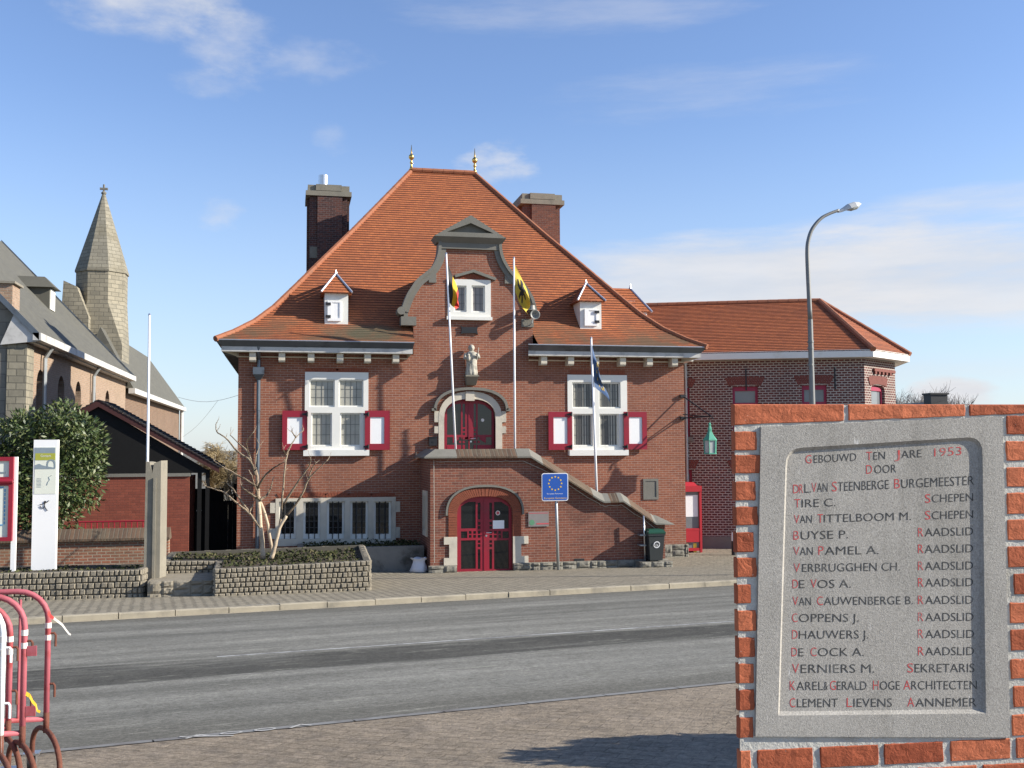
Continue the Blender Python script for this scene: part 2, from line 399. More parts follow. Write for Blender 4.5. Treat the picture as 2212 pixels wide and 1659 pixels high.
M['tape_white'] = mat('tape white', (.75, .7, .62), .5)
M['tape_red'] = mat('tape red', (.6, .06, .05), .5)
M['tape_yellow'] = mat('tape yellow', (.7, .45, .03), .5)
M['chalk'] = mat('chalk paint', (.42, .41, .38), .9, var=.3, nscale=20)
M['letter_black'] = mat('black lettering', (.045, .045, .043), .9, var=.3, nscale=60, dirt=(.16, .155, .14, 1), dscale=24, dlo=.52, dhi=.72)
M['letter_red'] = mat('red lettering', (.5, .075, .07), .9, var=.25, nscale=60, dirt=(.4, .2, .18, 1), dscale=24, dlo=.5, dhi=.7)
M['cable'] = mat('cable', (.4, .36, .3), .7)
M['speaker'] = mat('speaker grey', (.24, .24, .22), .5, var=.1)
M['black_house'] = mat('dark roof', (.02, .021, .022), .6)

def leafmat(name, cols, rough=.5, tr=.0, spec=.5):
    m = bpy.data.materials.new(name); m.use_nodes = True; t = NT(m.node_tree); b = t.n['Principled BSDF']
    g = t.new('ShaderNodeNewGeometry'); rp_ = g.outputs['Random Per Island']
    cr = t.new('ShaderNodeValToRGB'); t.l.new(rp_, cr.inputs[0]); e = cr.color_ramp.elements
    while len(e) < len(cols): e.new(.5)
    for i, c in enumerate(cols): e[i].position = i/(len(cols)-1); e[i].color = (*c, 1)
    t.l.new(cr.outputs[0], b.inputs['Base Color']); b.inputs['Roughness'].default_value = rough; b.inputs['Specular IOR Level'].default_value = spec
    return m
M['laurel'] = leafmat('laurel leaf', [(.025, .045, .012), (.05, .08, .02), (.075, .105, .03), (.14, .15, .06)], .5)
M['ivy'] = leafmat('ivy leaf', [(.02, .026, .009), (.038, .046, .015), (.06, .066, .024), (.1, .085, .045)], .8, spec=.2)

# ------------------------------------------------------------------ ground, road, pavements
RT = Vector((.978, .208, 0)); RN = Vector((-.208, .978, 0)); V0, V1 = 9.83, 21.42
def uvp(u, v, dz=0.):
    p = RT*u+RN*v; p.z = gz(p.x, p.y)+dz; return p
def pavemat(name, c1, c2, joint, bw, bh, ang, dirt, jo=.012, vary=None, damt=.6, bump=.4, rough=False):
    m = bpy.data.materials.new(name); m.use_nodes = True; t = NT(m.node_tree); b = t.n['Principled BSDF']
    pos = t.new('ShaderNodeNewGeometry').outputs['Position']; x, y, z = t.sep(pos)
    ca, sa = math.cos(ang), math.sin(ang)
    u = t.m('ADD', t.m('MULTIPLY', x, ca), t.m('MULTIPLY', y, sa)); v = t.m('ADD', t.m('MULTIPLY', x, -sa), t.m('MULTIPLY', y, ca))
    bt = t.new('ShaderNodeTexBrick'); bt.inputs['Scale'].default_value = 1; bt.inputs['Brick Width'].default_value = bw; bt.inputs['Row Height'].default_value = bh
    bt.inputs['Mortar Size'].default_value = jo; bt.inputs['Mortar Smooth'].default_value = .4
    for k, c in (('Color1', c1), ('Color2', c2), ('Mortar', joint)): bt.inputs[k].default_value = (*c, 1)
    wob = t.noise(pos, 1.6, 3, .5, 'Color')
    uvv = t.vm('ADD', t.comb(u, v, 0), t.vm('MULTIPLY', t.vm('SUBTRACT', wob, (.5, .5, .5)), (.1, .1, 0)))
    t.l.new(uvv, bt.inputs['Vector'])
    n0 = t.noise(pos, .45, 7, .7); n1 = t.noise(pos, 3.2, 6, .7); n2 = t.noise(pos, 38, 4, .7); n3 = t.noise(pos, 120, 3, .6)
    col = t.mix(t.ss(n1, .42, .68, 0., damt), bt.outputs['Color'], (*dirt, 1))
    if vary: col = t.mix(t.ss(n0, .42, .62, 0., .55), col, (*vary, 1))
    if rough:
        n5 = t.noise(t.comb(t.m('MULTIPLY', u, 1.6), t.m('MULTIPLY', v, 4.), 0), 3.4, 6, .75)
        col = t.mix(t.ss(n5, .54, .66, 0., .5), col, (.085, .068, .05, 1)); col = t.mix(t.ss(n5, .47, .38, 0., .28), col, (.36, .3, .235, 1))
        col = t.mix(1., col, t.mix(t.noise(pos, 14, 5, .8), (.1, .1, .1, 1), (1.9, 1.9, 1.9, 1)), 'MULTIPLY')
    col = t.mix(1., col, t.mix(n2, (.6, .6, .6, 1), (1.42, 1.42, 1.42, 1)), 'MULTIPLY')
    col = t.mix(1., col, t.mix(n3, (.65, .65, .65, 1), (1.36, 1.36, 1.36, 1)), 'MULTIPLY')
    t.l.new(col, b.inputs['Base Color']); b.inputs['Roughness'].default_value = .9; b.inputs['Specular IOR Level'].default_value = .25
    bp = t.new('ShaderNodeBump'); bp.inputs['Strength'].default_value = bump; bp.inputs['Distance'].default_value = .02
    h = t.m('ADD', t.m('MULTIPLY', bt.outputs['Fac'], -.8), t.m('ADD', t.m('MULTIPLY', n2, .5), t.m('MULTIPLY', n1, .6)))
    t.l.new(h, bp.inputs['Height']); t.l.new(bp.outputs[0], b.inputs['Normal'])
    return m
def roadmat():
    m = bpy.data.materials.new('asphalt'); m.use_nodes = True; t = NT(m.node_tree); b = t.n['Principled BSDF']
    pos = t.new('ShaderNodeNewGeometry').outputs['Position']
    u = t.vm('DOT_PRODUCT', pos, tuple(RT)); v = t.vm('DOT_PRODUCT', pos, tuple(RN))
    st = t.comb(t.m('MULTIPLY', u, .07), v, 0)
    s1 = t.noise(st, 1.3, 6, .6); s2 = t.noise(st, 5., 5, .6); g1 = t.noise(pos, 55, 4, .75); g2 = t.noise(pos, 2.6, 6, .7); g3 = t.noise(pos, 150, 3, .7)
    col = t.mix(t.ss(s1, .3, .7), (.125, .124, .117, 1), (.235, .232, .219, 1))
    # paler wheel-worn lanes, darker gutters and shoulders
    lane0 = t.m('ADD', t.ss(v, 10.1, 11.6, 0., 1.), t.ss(v, 11.6, 12.6, 0., 0.))
    col = t.mix(t.ss(t.m('ADD', v, t.m('MULTIPLY', t.m('SUBTRACT', s2, .5), 1.2)), 10., 11.3, .75, 0.), col, (.115, .112, .102, 1))
    col = t.mix(t.ss(t.m('ADD', v, t.m('MULTIPLY', t.m('SUBTRACT', s2, .5), 1.4)), 19.9, 21.2, 0., .75), col, (.125, .122, .112, 1))
    col = t.mix(t.ss(t.m('ABSOLUTE', t.m('SUBTRACT', v, 18.)), .1, 1.4, .35, 0.), col, (.12, .12, .115, 1))
    # the darker repaired strip along the middle, with worn-through patches
    dv = t.m('ADD', v, t.m('MULTIPLY', t.m('SUBTRACT', s2, .5), .5))
    w0 = t.ss(u, -12., 14., 0., .75)
    band = t.m('MULTIPLY', t.ss(dv, t.m('ADD', 13.15, 0.), 13.35), t.m('SUBTRACT', 1., t.ss(t.m('ADD', dv, w0), 15.2, 15.38)))
    wear = t.ss(t.noise(t.comb(t.m('MULTIPLY', u, .16), t.m('MULTIPLY', v, 1.5), 4.), 1., 5, .6), .5, .66, 1., .3)
    col = t.mix(t.m('MULTIPLY', band, t.m('MULTIPLY', wear, .85)), col, (.052, .0515, .049, 1))
    seam = t.m('MULTIPLY', t.ss(t.m('ABSOLUTE', t.m('SUBTRACT', t.m('ADD', v, t.m('MULTIPLY', t.m('SUBTRACT', s2, .5), .25)), t.m('SUBTRACT', 15.4, w0))), .02, .09, 1., 0.), .25)
    col = t.mix(seam, col, (.3, .295, .27, 1))
    # cracks in the near lane
    vo = t.new('ShaderNodeTexVoronoi'); vo.feature = 'DISTANCE_TO_EDGE'; vo.inputs['Scale'].default_value = 1.5
    t.l.new(t.vm('ADD', t.comb(t.m('MULTIPLY', u, .55), v, 0), t.vm('MULTIPLY', t.noise(pos, 2.5, 4, .6, 'Color'), (.8, .8, 0))), vo.inputs['Vector'])
    ck = t.m('MULTIPLY', t.ss(vo.outputs['Distance'], .0, .055, 1., 0.), t.m('MULTIPLY', t.ss(t.noise(pos, .42, 4, .6), .44, .58), t.ss(v, 13.4, 12.6)))
    ck = t.m('MULTIPLY', ck, t.ss(u, 1., -1.))
    col = t.mix(t.m('MULTIPLY', ck, .85), col, (.05, .05, .05, 1))
    col = t.mix(t.ss(g2, .45, .7, 0., .45), col, (.12, .118, .108, 1))
    col = t.mix(t.ss(t.noise(t.comb(t.m('MULTIPLY', u, .5), t.m('MULTIPLY', v, 3.), 9.), 2.2, 5, .7), .56, .7, 0., .5), col, (.32, .315, .285, 1))
    col = t.mix(1., col, t.mix(t.noise(t.comb(t.m('MULTIPLY', u, .6), t.m('MULTIPLY', v, 1.6), 0), 13, 5, .8), (.15, .15, .15, 1), (1.85, 1.84, 1.78, 1)), 'MULTIPLY')
    col = t.mix(1., col, t.mix(t.noise(pos, 24, 4, .8), (.2, .2, .19, 1), (1.8, 1.79, 1.7, 1)), 'MULTIPLY')
    col = t.mix(1., col, t.mix(g1, (.45, .45, .45, 1), (1.55, 1.55, 1.55, 1)), 'MULTIPLY')
    col = t.mix(1., col, t.mix(g3, (.65, .65, .65, 1), (1.35, 1.35, 1.35, 1)), 'MULTIPLY')
    t.l.new(col, b.inputs['Base Color']); b.inputs['Roughness'].default_value = .9; b.inputs['Specular IOR Level'].default_value = .12
    bp = t.new('ShaderNodeBump'); bp.inputs['Strength'].default_value = .45; bp.inputs['Distance'].default_value = .01
    t.l.new(g1, bp.inputs['Height']); t.l.new(bp.outputs[0], b.inputs['Normal'])
    return m
M['asphalt'] = roadmat()
M['pave_far'] = pavemat('far pavement', (.31, .275, .205), (.235, .21, .155), (.05, .044, .034), .24, .2, R(38), (.2, .18, .14), jo=.022)
M['pave_near'] = pavemat('near square', (.235, .192, .138), (.195, .16, .115), (.13, .106, .077), .3, .15, R(-33), (.145, .122, .094), vary=(.29, .24, .178), damt=.9, bump=1., jo=.005, rough=True)
M['ground'] = mat('earth', (.14, .13, .1), .95, var=.3, nscale=.3)

def sheet(name, us, vs, dzf, m):
    b = MB()
    for i in range(len(us)-1):
        for j in range(len(vs)-1):
            b.quad(*[uvp(u, v, dzf(v)) for u, v in ((us[i], vs[j]), (us[i+1], vs[j]), (us[i+1], vs[j+1]), (us[i], vs[j+1]))])
    return tag(b.build(name, m), kind='structure')
g = MB()
ys = [-40, -6, 0, 8, 16, 24, 31, 60, 120, 400, 1500]; xs = [-1500, -300, -60, 0, 60, 300, 1500]
for i in range(len(xs)-1):
    for j in range(len(ys)-1):
        g.quad(*[(x, y, gz(x, y)-.16) for x, y in ((xs[i], ys[j]), (xs[i+1], ys[j]), (xs[i+1], ys[j+1]), (xs[i], ys[j+1]))])
tag(g.build('ground', M['ground']), kind='structure')
def pave(name, poly, dz, m):
    """pavement polygon following the slope: split where the slope ends"""
    b = MB()
    def clip(pl, ya, yb):
        for yv, sg in ((ya, 1), (yb, -1)):
            o = []
            for i in range(len(pl)):
                a, c = pl[i], pl[(i+1) % len(pl)]; da, dc = (a[1]-yv)*sg, (c[1]-yv)*sg
                if da >= 0: o.append(a)
                if da*dc < 0: k = da/(da-dc); o.append((a[0]+(c[0]-a[0])*k, a[1]+(c[1]-a[1])*k))
            pl = o
            if not pl: return []
        return pl
    for ya, yb in ((-6, 31), (31, 90)):
        q = clip(poly, ya, yb)
        if len(q) > 2: b.add([(p[0], p[1], gz(*p)+dz) for p in q], [tuple(range(len(q)))])
    return tag(b.build(name, m), kind='structure')
KW = .2
pave('far_pavement', [tuple(uvp(-45, V1+KW+.01).xy), tuple(uvp(60, V1+KW+.01).xy), (60, 70), (-45, 70)], 0, M['pave_far'])
pave('near_square', [tuple(uvp(60, V0-.13).xy), tuple(uvp(-45, V0-.13).xy), (-45, -5.9), (60, -5.9)], -.10, M['pave_near'])
sheet('road', [-45, -20, -8, 0, 8, 20, 60], [V0-.02, 10.6, 12.5, 14.5, 16.5, 18.5, 20.2, V1+.05], lambda v: -.108, M['asphalt'])
def kerbrun(name, v0, v1, ztop, zbot, step, label, lo=-20, hi=34, seed=1):
    rnd = random.Random(seed); b = MB(); u = lo
    while u < hi:
        L = step*(rnd.random()*.1+.95); j = rnd.uniform(-.012, .012); h = rnd.uniform(-.008, .008); e = .022
        vs = []
        for uu in (u+.008, u+L-.008):
            for vv, zz in ((v0, zbot), (v0, ztop-e), (v0+e, ztop), (v1-.002, ztop), (v1-.002, zbot)): vs.append(uvp(uu, vv+j, zz+h))
        b.add(vs, [(0, 1, 6, 5), (1, 2, 7, 6), (2, 3, 8, 7), (3, 4, 9, 8), (4, 3, 2, 1, 0), (5, 6, 7, 8, 9)]); u += L
    return tag(b.build(name, M['kerb']), kind='structure')
kerbrun('kerb', V1, V1+KW, .015, -.3, 1.02, '')
b = MB()
for i in range(-20, 40): b.quad(*[uvp(u, v, -.1015) for u, v in ((i, V1-.16), (i+.985, V1-.16), (i+.985, V1-.002), (i, V1-.002))])
tag(b.build('gutter_strip', M['kerb']), kind='structure')
M['near_kerb'] = mat('near kerb', (.2, .2, .19), .9, var=.3, nscale=6, dirt=(.13, .12, .11, 1), dscale=2)
b = MB()
for i in range(-24, 40):
    b.add([uvp(u, v, z) for u, v, z in ((i*.9, V0-.125, -.095), (i*.9+.885, V0-.125, -.095), (i*.9+.885, V0-.01, -.098), (i*.9, V0-.01, -.098))], [(0, 1, 2, 3)])
tag(b.build('near_kerb', M['near_kerb']), kind='structure')
# white edge line right of centre and painted letters on the near kerb
M['road_paint'] = mat('worn road paint', (.42, .42, .4), .85, var=.35, nscale=9, dirt=(.2, .2, .195, 1), dscale=3, dlo=.38, dhi=.6)
b = MB()
for i in range(0, 40): b.quad(*[uvp(u, v-(u-4)*.022, -.104) for u, v in ((2.2+i*.6, 14.95), (2.8+i*.6, 14.95), (2.8+i*.6, 15.03), (2.2+i*.6, 15.03))])
tag(b.build('road_line', M['road_paint']), kind='structure')
b = MB()
def mark(pts, w=.022):
    for i in range(len(pts)-1):
        a, c = Vector(pts[i]), Vector(pts[i+1]); n = Vector((-(c-a).y, (c-a).x)).normalized()*w
        b.quad(*[uvp(q.x, q.y, -.09) for q in (a-n, c-n, c+n, a+n)])
def chalk_at(px, py):
    g_ = G(px, py); return g_.dot(RT), g_.dot(RN)
u_, v_ = chalk_at(528, 1556); v_ = V0-.1
for o in (-.42, -.12, .18, .5):
    ring = [(u_+o+.09*math.cos(a), v_+.05*math.sin(a)) for a in [k*.63 for k in range(10)]]
    if o in (-.12, .18): mark(ring+[ring[0]], .013)
    else: mark([(u_+o-.1, v_-.05), (u_+o+.02, v_+.06), (u_+o+.1, v_-.03)], .016)
u2, _ = chalk_at(420, 1568); mark([(u2-.12, v_+.05), (u2+.05, v_-.02), (u2+.32, v_-.13)], .016); mark([(u2-.1, v_+.02), (u2+.06, v_+.02)], .012)
tag(b.build('chalk_mark', M['chalk']), 'white painted letters scrawled along the near kerb of the road', 'paint mark')
b = MB()
uu, _ = chalk_at(575, 1303)
for k in range(6): mark([(uu-.5+k*.2, V1+.06), (uu-.36+k*.2, V1+.13), (uu-.38+k*.2, V1+.08)], .02)
for i, f in enumerate(b.f): pass
b.v = [(x, y, z+.112) for x, y, z in b.v]
tag(b.build('chalk_mark', M['chalk']), 'small white paint scribble on the far kerb in front of the cobble planter', 'paint mark')

# ------------------------------------------------------------------ town hall
YF, XL, XR = 33.5, -1.61, 13.12
th = thing('town_hall', (5.7, YF, 0), 'red brick town hall with steep orange hipped roof, curly stone gable and twin red doors', 'building')
# facade outline with the gable growing out of it
gl = [(893, 737), (893, 706), (872, 684), (872, 672), (884, 640), (895, 622), (905, 608), (924, 593), (938, 580), (949, 558), (953, 536), (953, 520)]
gr = [(1077, 520), (1077, 540), (1083, 562), (1096, 585), (1110, 601), (1124, 613), (1136, 630), (1146, 648), (1153, 674), (1153, 684), (1151, 706), (1151, 741)]
GL = [FX(x, y) for x, y in gl]; GR = [FX(x, y) for x, y in gr]
ZE = 6.72                                   # wall head under the soffit
GL[0] = (GL[0][0], ZE); GR[-1] = (GR[-1][0], ZE)
outline = [(XL, -.3), (XR, -.3), (XR, ZE)]+GR[::-1]+GL[::-1]+[(XL, ZE)]
wl = rect(658.3, 804, 795.5, 984); wr = rect(1226, 810, 1354.5, 983); wg = rect(967, 604, 1060, 692)
X0, X1, _, _ = rect(959, 900, 1070, 960); dz0, dz1, dzt = 2.8, FX(1014, 905)[1], FX(1014, 862)[1]
door_hole = arch(X0, X1, dz0, dz1, dzt)
bw_ = rect(595, 1075, 854.6, 1177)
fn = fY(YF)
mb = MB(); mb.prism(outline, [rp(wl), rp(wr), rp(wg), door_hole, rp(bw_)], fn, 0, .32)
YB = 52.
mb.box(XL, XL+.3, YF+.32, YB, -.3, ZE); mb.box(XR-.3, XR, YF+.32, YB, -.3, ZE); mb.box(XL, XR, YB, YB+.3, -.3, ZE)
mb.build('wall', M['brick'], th)
# brick body behind the gable
gx0, gx1 = GL[1][0]+.15, GR[-2][0]-.15; gm = (gx0+gx1)/2
mb = MB(); mb.prism([(gx0, 6.6), (gx1, 6.6), (gx1, 7.9), (gm+1.2, 9.7), (gm-1.2, 9.7), (gx0, 7.9)], [], fY(0), YF+.33, 38.5)
mb.build('gable_back', M['tile'], th)
# dark room behind the openings
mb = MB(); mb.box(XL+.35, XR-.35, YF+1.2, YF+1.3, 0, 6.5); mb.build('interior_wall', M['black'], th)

# plinth, right end
def rocky(b, x0, x1, y0, y1, z0, z1, n, rnd):
    xs_ = [x0]
    while xs_[-1] < x1: xs_.append(xs_[-1]+rnd.uniform(.22, .6))
    xs_[-1] = x1
    for i in range(len(xs_)-1):
        zz = z0
        while zz < z1-.02:
            h = rnd.uniform(.12, .26); zt = min(z1, zz+h)
            if z1-zt < .09: zt = z1
            a, c = xs_[i]+.005, xs_[i+1]-.005
            if c-a > .05:
                N = 5; base = len(b.v); q = rnd.uniform(0, 40)
                for jj in range(N+1):
                    for ii in range(N+1):
                        u, v = ii/N, jj/N; e = min(1, min(u, 1-u)*4, min(v, 1-v)*4)
                        b.v.append((a+(c-a)*u, y0-e*(.035+.035*noise.noise(Vector((u*3+q, v*3, q)))), zz+.004+(zt-zz-.008)*v))
                for jj in range(N):
                    for ii in range(N): k_ = base+jj*(N+1)+ii; b.f.append([k_, k_+1, k_+N+2, k_+N+1]); b.mi.append(0)
                b.add([(a, y0+.001, zz+.004), (c, y0+.001, zz+.004), (c, y0+.001, zt-.004), (a, y0+.001, zt-.004), (a, y1, zz), (c, y1, zz), (c, y1, zt), (a, y1, zt)], [(0, 4, 5, 1), (1, 5, 6, 2), (2, 6, 7, 3), (3, 7, 4, 0)])
            zz = zt
rnd = random.Random(3)
b = MB(); rocky(b, 11.5, XR+.06, YF-.06, YF+.02, -.1, .42, 1, rnd); b.box(XR, XR+.06, YF, YF+6, -.1, .4); b.build('plinth', M['plinth'], th)

# roof: courses of tiles laid over the bell-cast profile
prof = [(-.02, 7.05), (.5, 7.33), (1.1, 7.74), (1.7, 8.3), (2.5, 9.24), (3.3, 10.2), (4.4, 11.5), (5.5, 12.85), (6.75, 14.4)]
RXL, RXR, RYF, RYB, RYR = -2.25, 13.69, 32.85, 52.6, 39.55
def subdiv_profile(pf, h):
    out = [pf[0]]; acc = 0
    for i in range(len(pf)-1):
        a, c = Vector(pf[i]), Vector(pf[i+1]); L = (c-a).length; s = h-acc
        while s <= L: out.append(tuple(a+(c-a)*(s/L))); s += h
        acc = L-(s-h)
    return out+[pf[-1]]
TH = .13
pp = subdiv_profile(prof, TH)
def course_roof(b, strips, pp, th_=.022):
    """strips(d) gives lists of (start, end) points of each roof side at offset d"""
    L = 0
    for i in range(len(pp)-1):
        (d0, z0), (d1, z1) = pp[i], pp[i+1]; st = math.hypot(d1-d0, z1-z0); nd, nz = (z1-z0)/st, (d1-d0)/st
        a_, c_ = strips(d0-nd*th_), strips(d1)
        for (p0, p1, uo), (q0, q1, _) in zip(a_, c_):
            p0, p1, q0, q1 = (Vector(k) for k in (p0, p1, q0, q1))
            lo0 = Vector((p0.x, p0.y, z0+nz*th_)); lo1 = Vector((p1.x, p1.y, z0+nz*th_)); hi0 = Vector((q0.x, q0.y, z1)); hi1 = Vector((q1.x, q1.y, z1))
            ax = (lo1-lo0).normalized() if (lo1-lo0).length > 1e-6 else Vector((1, 0, 0))
            U = lambda p: (p.dot(ax)+uo)
            b.quad(lo0, lo1, hi1, hi0, 0, [(U(lo0), L), (U(lo1), L), (U(hi1), L+st), (U(hi0), L+st)])
            b.quad(lo0-Vector((0, 0, th_*1.3)), lo1-Vector((0, 0, th_*1.3)), lo1, lo0, 0, [(U(lo0), L), (U(lo1), L), (U(lo1), L+.001), (U(lo0), L+.001)])
        L += TH
gxa, gxb = GL[1][0]-.02, GR[-2][0]+.02
def town_strips(d):
    yb = RYB-d*(RYB-RYR)/6.75; y = RYF+d; l, r = RXL+d, RXR-d
    f = [((l, y, 0), (gxa, y, 0), 0), ((gxb, y, 0), (r, y, 0), 0)] if y < YF+.35 else [((l, y, 0), ((l+r)/2, y, 0), 0), (((l+r)/2, y, 0), (r, y, 0), 0)]
    return f+[((r, y, 0), (r, yb, 0), 0), ((l, yb, 0), (l, y, 0), 0), ((r, yb, 0), (l, yb, 0), 0)]
b = MB(); course_roof(b, town_strips, pp)
roof = b.build('roof', M['tile'], th, norm=False)
# hip and ridge tiles: half-round pieces end to end
b = MB()
def ridge_run(b, pts, r, L=.44, lift=.01):
    pts = [Vector(p) for p in pts]; acc = []
    for i in range(len(pts)-1):
        n = max(1, round((pts[i+1]-pts[i]).length/L))
        for k in range(n): acc.append((pts[i]+(pts[i+1]-pts[i])*(k/n), pts[i]+(pts[i+1]-pts[i])*((k+1)/n)))
    for a, c in acc:
        dv = (c-a).normalized(); b.tube([a+Vector((0, 0, lift)), c+dv*.03+Vector((0, 0, lift))], [r*1.03, r*.98], 8)
ridge_run(b, [(RXL+d, RYF+d, z) for d, z in prof], .095); ridge_run(b, [(RXR-d, RYF+d, z) for d, z in prof], .095)
ridge_run(b, [(RXL+6.75, RYR, 14.4), (RXR-6.75, RYR, 14.4)], .1)
b.build('ridge_tile', M['ridge'], roof)
for x in (RXL+6.75-.02, RXR-6.75+.02):
    b = MB(); b.lathe([(.16, 0), (.1, .1), (.06, .3), (.05, .36), (.1, .42), (.105, .48), (.05, .56), (.06, .62), (.15, .72), (.18, .82), (.15, .93), (.07, 1.0), (.06, 1.06), (.045, 1.1), (.012, 1.62)], (x, RYR, 14.42), 14)
    b.v = [(x+(vx-x)*.62, RYR+(vy-RYR)*.62, 14.42+(vz-14.42)*.6) for vx, vy, vz in b.v]; b.build('finial', M['gold'], roof, smooth=True)
# eaves: zinc gutter, white fascia, soffit, corbels
def eave_part(xa, xb, lend, rend):
    # lend / rend: whether the eave turns the corner there (mitred) or stops square
    def run(sec):
        b = MB(); n = len(sec)
        vs = []
        for k, (yo, z) in enumerate(sec):
            o = yo-RYF
            vs.append((xa+(o if lend else o*.25), yo, z))
        for k, (yo, z) in enumerate(sec):
            o = yo-RYF
            vs.append((xb-(o if rend else o*.25), yo, z))
        fs = [(i, i+1, n+i+1, n+i) for i in range(n-1)]+[tuple(range(n))[::-1], tuple(range(n, 2*n))]
        return b.add(vs, fs)
    gut = run([(32.99, 6.86), (32.835, 7.02), (32.83, 7.05), (32.86, 7.055), (32.875, 7.03), (33.05, 6.95), (33.05, 6.86)])
    i = xa+.5
    while i < xb: gut.add([(i-.03, 32.984, 6.853), (i+.03, 32.984, 6.853), (i+.03, 32.826, 7.0), (i-.03, 32.826, 7.0)], [(0, 1, 2, 3)]); i += .95
    gob = gut.build('gutter', M['zinc'], th); lp = MB(); lp.tube([(xa, 32.828, 7.045), (xb, 32.828, 7.045)], .017, 6); lp.build('gutter_lip', M['lead_sheet'], gob)
    run([(33.0, 6.70), (33.0, 6.857), (33.06, 6.857), (33.06, 6.70)]).build('fascia', M['fascia_white'], th)
    run([(33.02, 6.695), (33.02, 6.70), (33.62, 6.70), (33.62, 6.56), (33.45, 6.56), (33.4, 6.60)]).build('soffit', M['stone'], th)
eave_part(RXL, FX(893, 740, 32.85)[0]+.03, True, False)
eave_part(FX(1143, 744, 32.85)[0]-.03, RXR, False, True)
# the side eaves, running back
for sx, xw, xe in ((-1, XL, RXL), (1, XR, RXR)):
    b = MB(); xo = xe+sx*-.16
    b.add([(xo, 33.02, 6.86), (xe, RYF, 7.05), (xe, RYB, 7.05), (xo, RYB, 6.86), (xe-sx*.04, RYF+.05, 7.06), (xe-sx*.04, RYB, 7.06)], [(0, 1, 2, 3), (1, 4, 5, 2)]); b.build('gutter', M['zinc'], th)
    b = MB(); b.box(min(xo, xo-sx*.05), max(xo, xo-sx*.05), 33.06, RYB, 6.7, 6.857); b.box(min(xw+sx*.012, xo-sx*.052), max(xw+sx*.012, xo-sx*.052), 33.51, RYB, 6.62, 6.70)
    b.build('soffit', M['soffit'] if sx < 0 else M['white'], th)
for cx in (546, 609, 672, 734.5, 794, 855): 
    x = FX(cx, 768, 33.2)[0]; b = MB(); b.box(x-.1, x+.1, 33.1, YF+.02, 6.55, 6.694)
    b.prism([(33.14, 6.40), (YF+.02, 6.40), (YF+.02, 6.548), (33.1, 6.548), (33.1, 6.45)], [], lambda a, c, d: Vector((x+d, a, c)), -.1, .1); b.build('corbel', M['stone'], th)
for cx in (1174, 1232, 1286, 1344, 1402, 1456):
    x = FX(cx, 776, 33.2)[0]; b = MB(); b.box(x-.1, x+.1, 33.1, YF+.02, 6.55, 6.694)
    b.prism([(33.14, 6.40), (YF+.02, 6.40), (YF+.02, 6.548), (33.1, 6.548), (33.1, 6.45)], [], lambda a, c, d: Vector((x+d, a, c)), -.1, .1); b.build('corbel', M['stone'], th)
# gable dressings
def band(b, pts, wid, side, y0, y1):
    """stone strip following a polyline of (x, z), wid wide to one side"""
    pv = [Vector(p) for p in pts]; outer = []
    for i, p in enumerate(pv):
        t = (pv[min(i+1, len(pv)-1)]-pv[max(i-1, 0)]).normalized(); outer.append(p+Vector((-t.y, t.x))*wid*side)
    n = len(pv); vs = []
    for y in (y0, y1):
        vs += [(p.x, y, p.y) for p in pv]+[(p.x, y, p.y) for p in outer]
    fs = []
    for i in range(n-1):
        fs += [(i, i+1, n+i+1, n+i), (2*n+i, 3*n+i, 3*n+i+1, 2*n+i+1), (i, 2*n+i, 2*n+i+1, i+1), (n+i, n+i+1, 3*n+i+1, 3*n+i)]
    fs += [(0, n, 3*n, 2*n), (n-1, 2*n+n-1, 3*n+n-1, n+n-1)]
    b.add(vs, fs)
def smooth_poly(pts, k=3):
    out = []
    for i in range(len(pts)-1):
        p0, p1, p2, p3 = (Vector(pts[max(0, min(len(pts)-1, j))]) for j in (i-1, i, i+1, i+2))
        for s in range(k):
            t = s/k; out.append(.5*((2*p1)+(-p0+p2)*t+(2*p0-5*p1+4*p2-p3)*t*t+(-p0+3*p1-3*p2+p3)*t**3))
    return out+[Vector(pts[-1])]
b = MB()
band(b, smooth_poly(GL[3:]), .16, -1, YF-.07, YF+.42); band(b, smooth_poly(GL[3:]), .1, 1, YF-.13, YF+.46)
b.build('gable_coping', M['greystone'], th)
b = MB()
band(b, smooth_poly(GR[:-3]), .16, -1, YF-.07, YF+.42); band(b, smooth_poly(GR[:-3]), .1, 1, YF-.13, YF+.46)
b.build('gable_coping', M['greystone'], th)
def blk(b, x0, y0, x1, y1, d0=-.05, d1=.4, Y=YF):
    r = rect(x0, y0, x1, y1, Y); b.box(r[0], r[1], Y+d0, Y+d1, r[2], r[3])
b = MB()
blk(b, 866, 684, 899, 703, -.06); blk(b, 872, 662, 881, 684, -.05); blk(b, 926, 592, 942, 611, -.055); blk(b, 1090, 592, 1112, 613, -.055); blk(b, 1126, 690, 1152, 707, -.06)
# scrolls at the feet of the gable
for (px, py) in ((866, 672), (1152, 676)):
    x, z = FX(px, py); b.tube([(x, YF-.14, z), (x, YF+.44, z)], .13, 12)
b.build('kneeler', M['greystone'], th)
b = MB()
blk(b, 950, 527, 1078, 539.5, -.10, .42); r = rect(935, 516, 1090, 527)
b.add([(r[0]+.12, YF-.1, r[2]), (r[1]-.12, YF-.1, r[2]), (r[1], YF-.3, r[3]), (r[0], YF-.3, r[3]), (r[0]+.12, YF+.45, r[2]), (r[1]-.12, YF+.45, r[2]), (r[1], YF+.5, r[3]), (r[0], YF+.5, r[3])],
      [(0, 1, 2, 3), (4, 7, 6, 5), (3, 2, 6, 7), (0, 3, 7, 4), (1, 5, 6, 2), (0, 4, 5, 1)])
ax, az_ = FX(1014, 469)
def ped(w, top): return [(r[0]+w, r[3]+.002+w*.35), (r[1]-w, r[3]+.002+w*.35), (ax, top)]
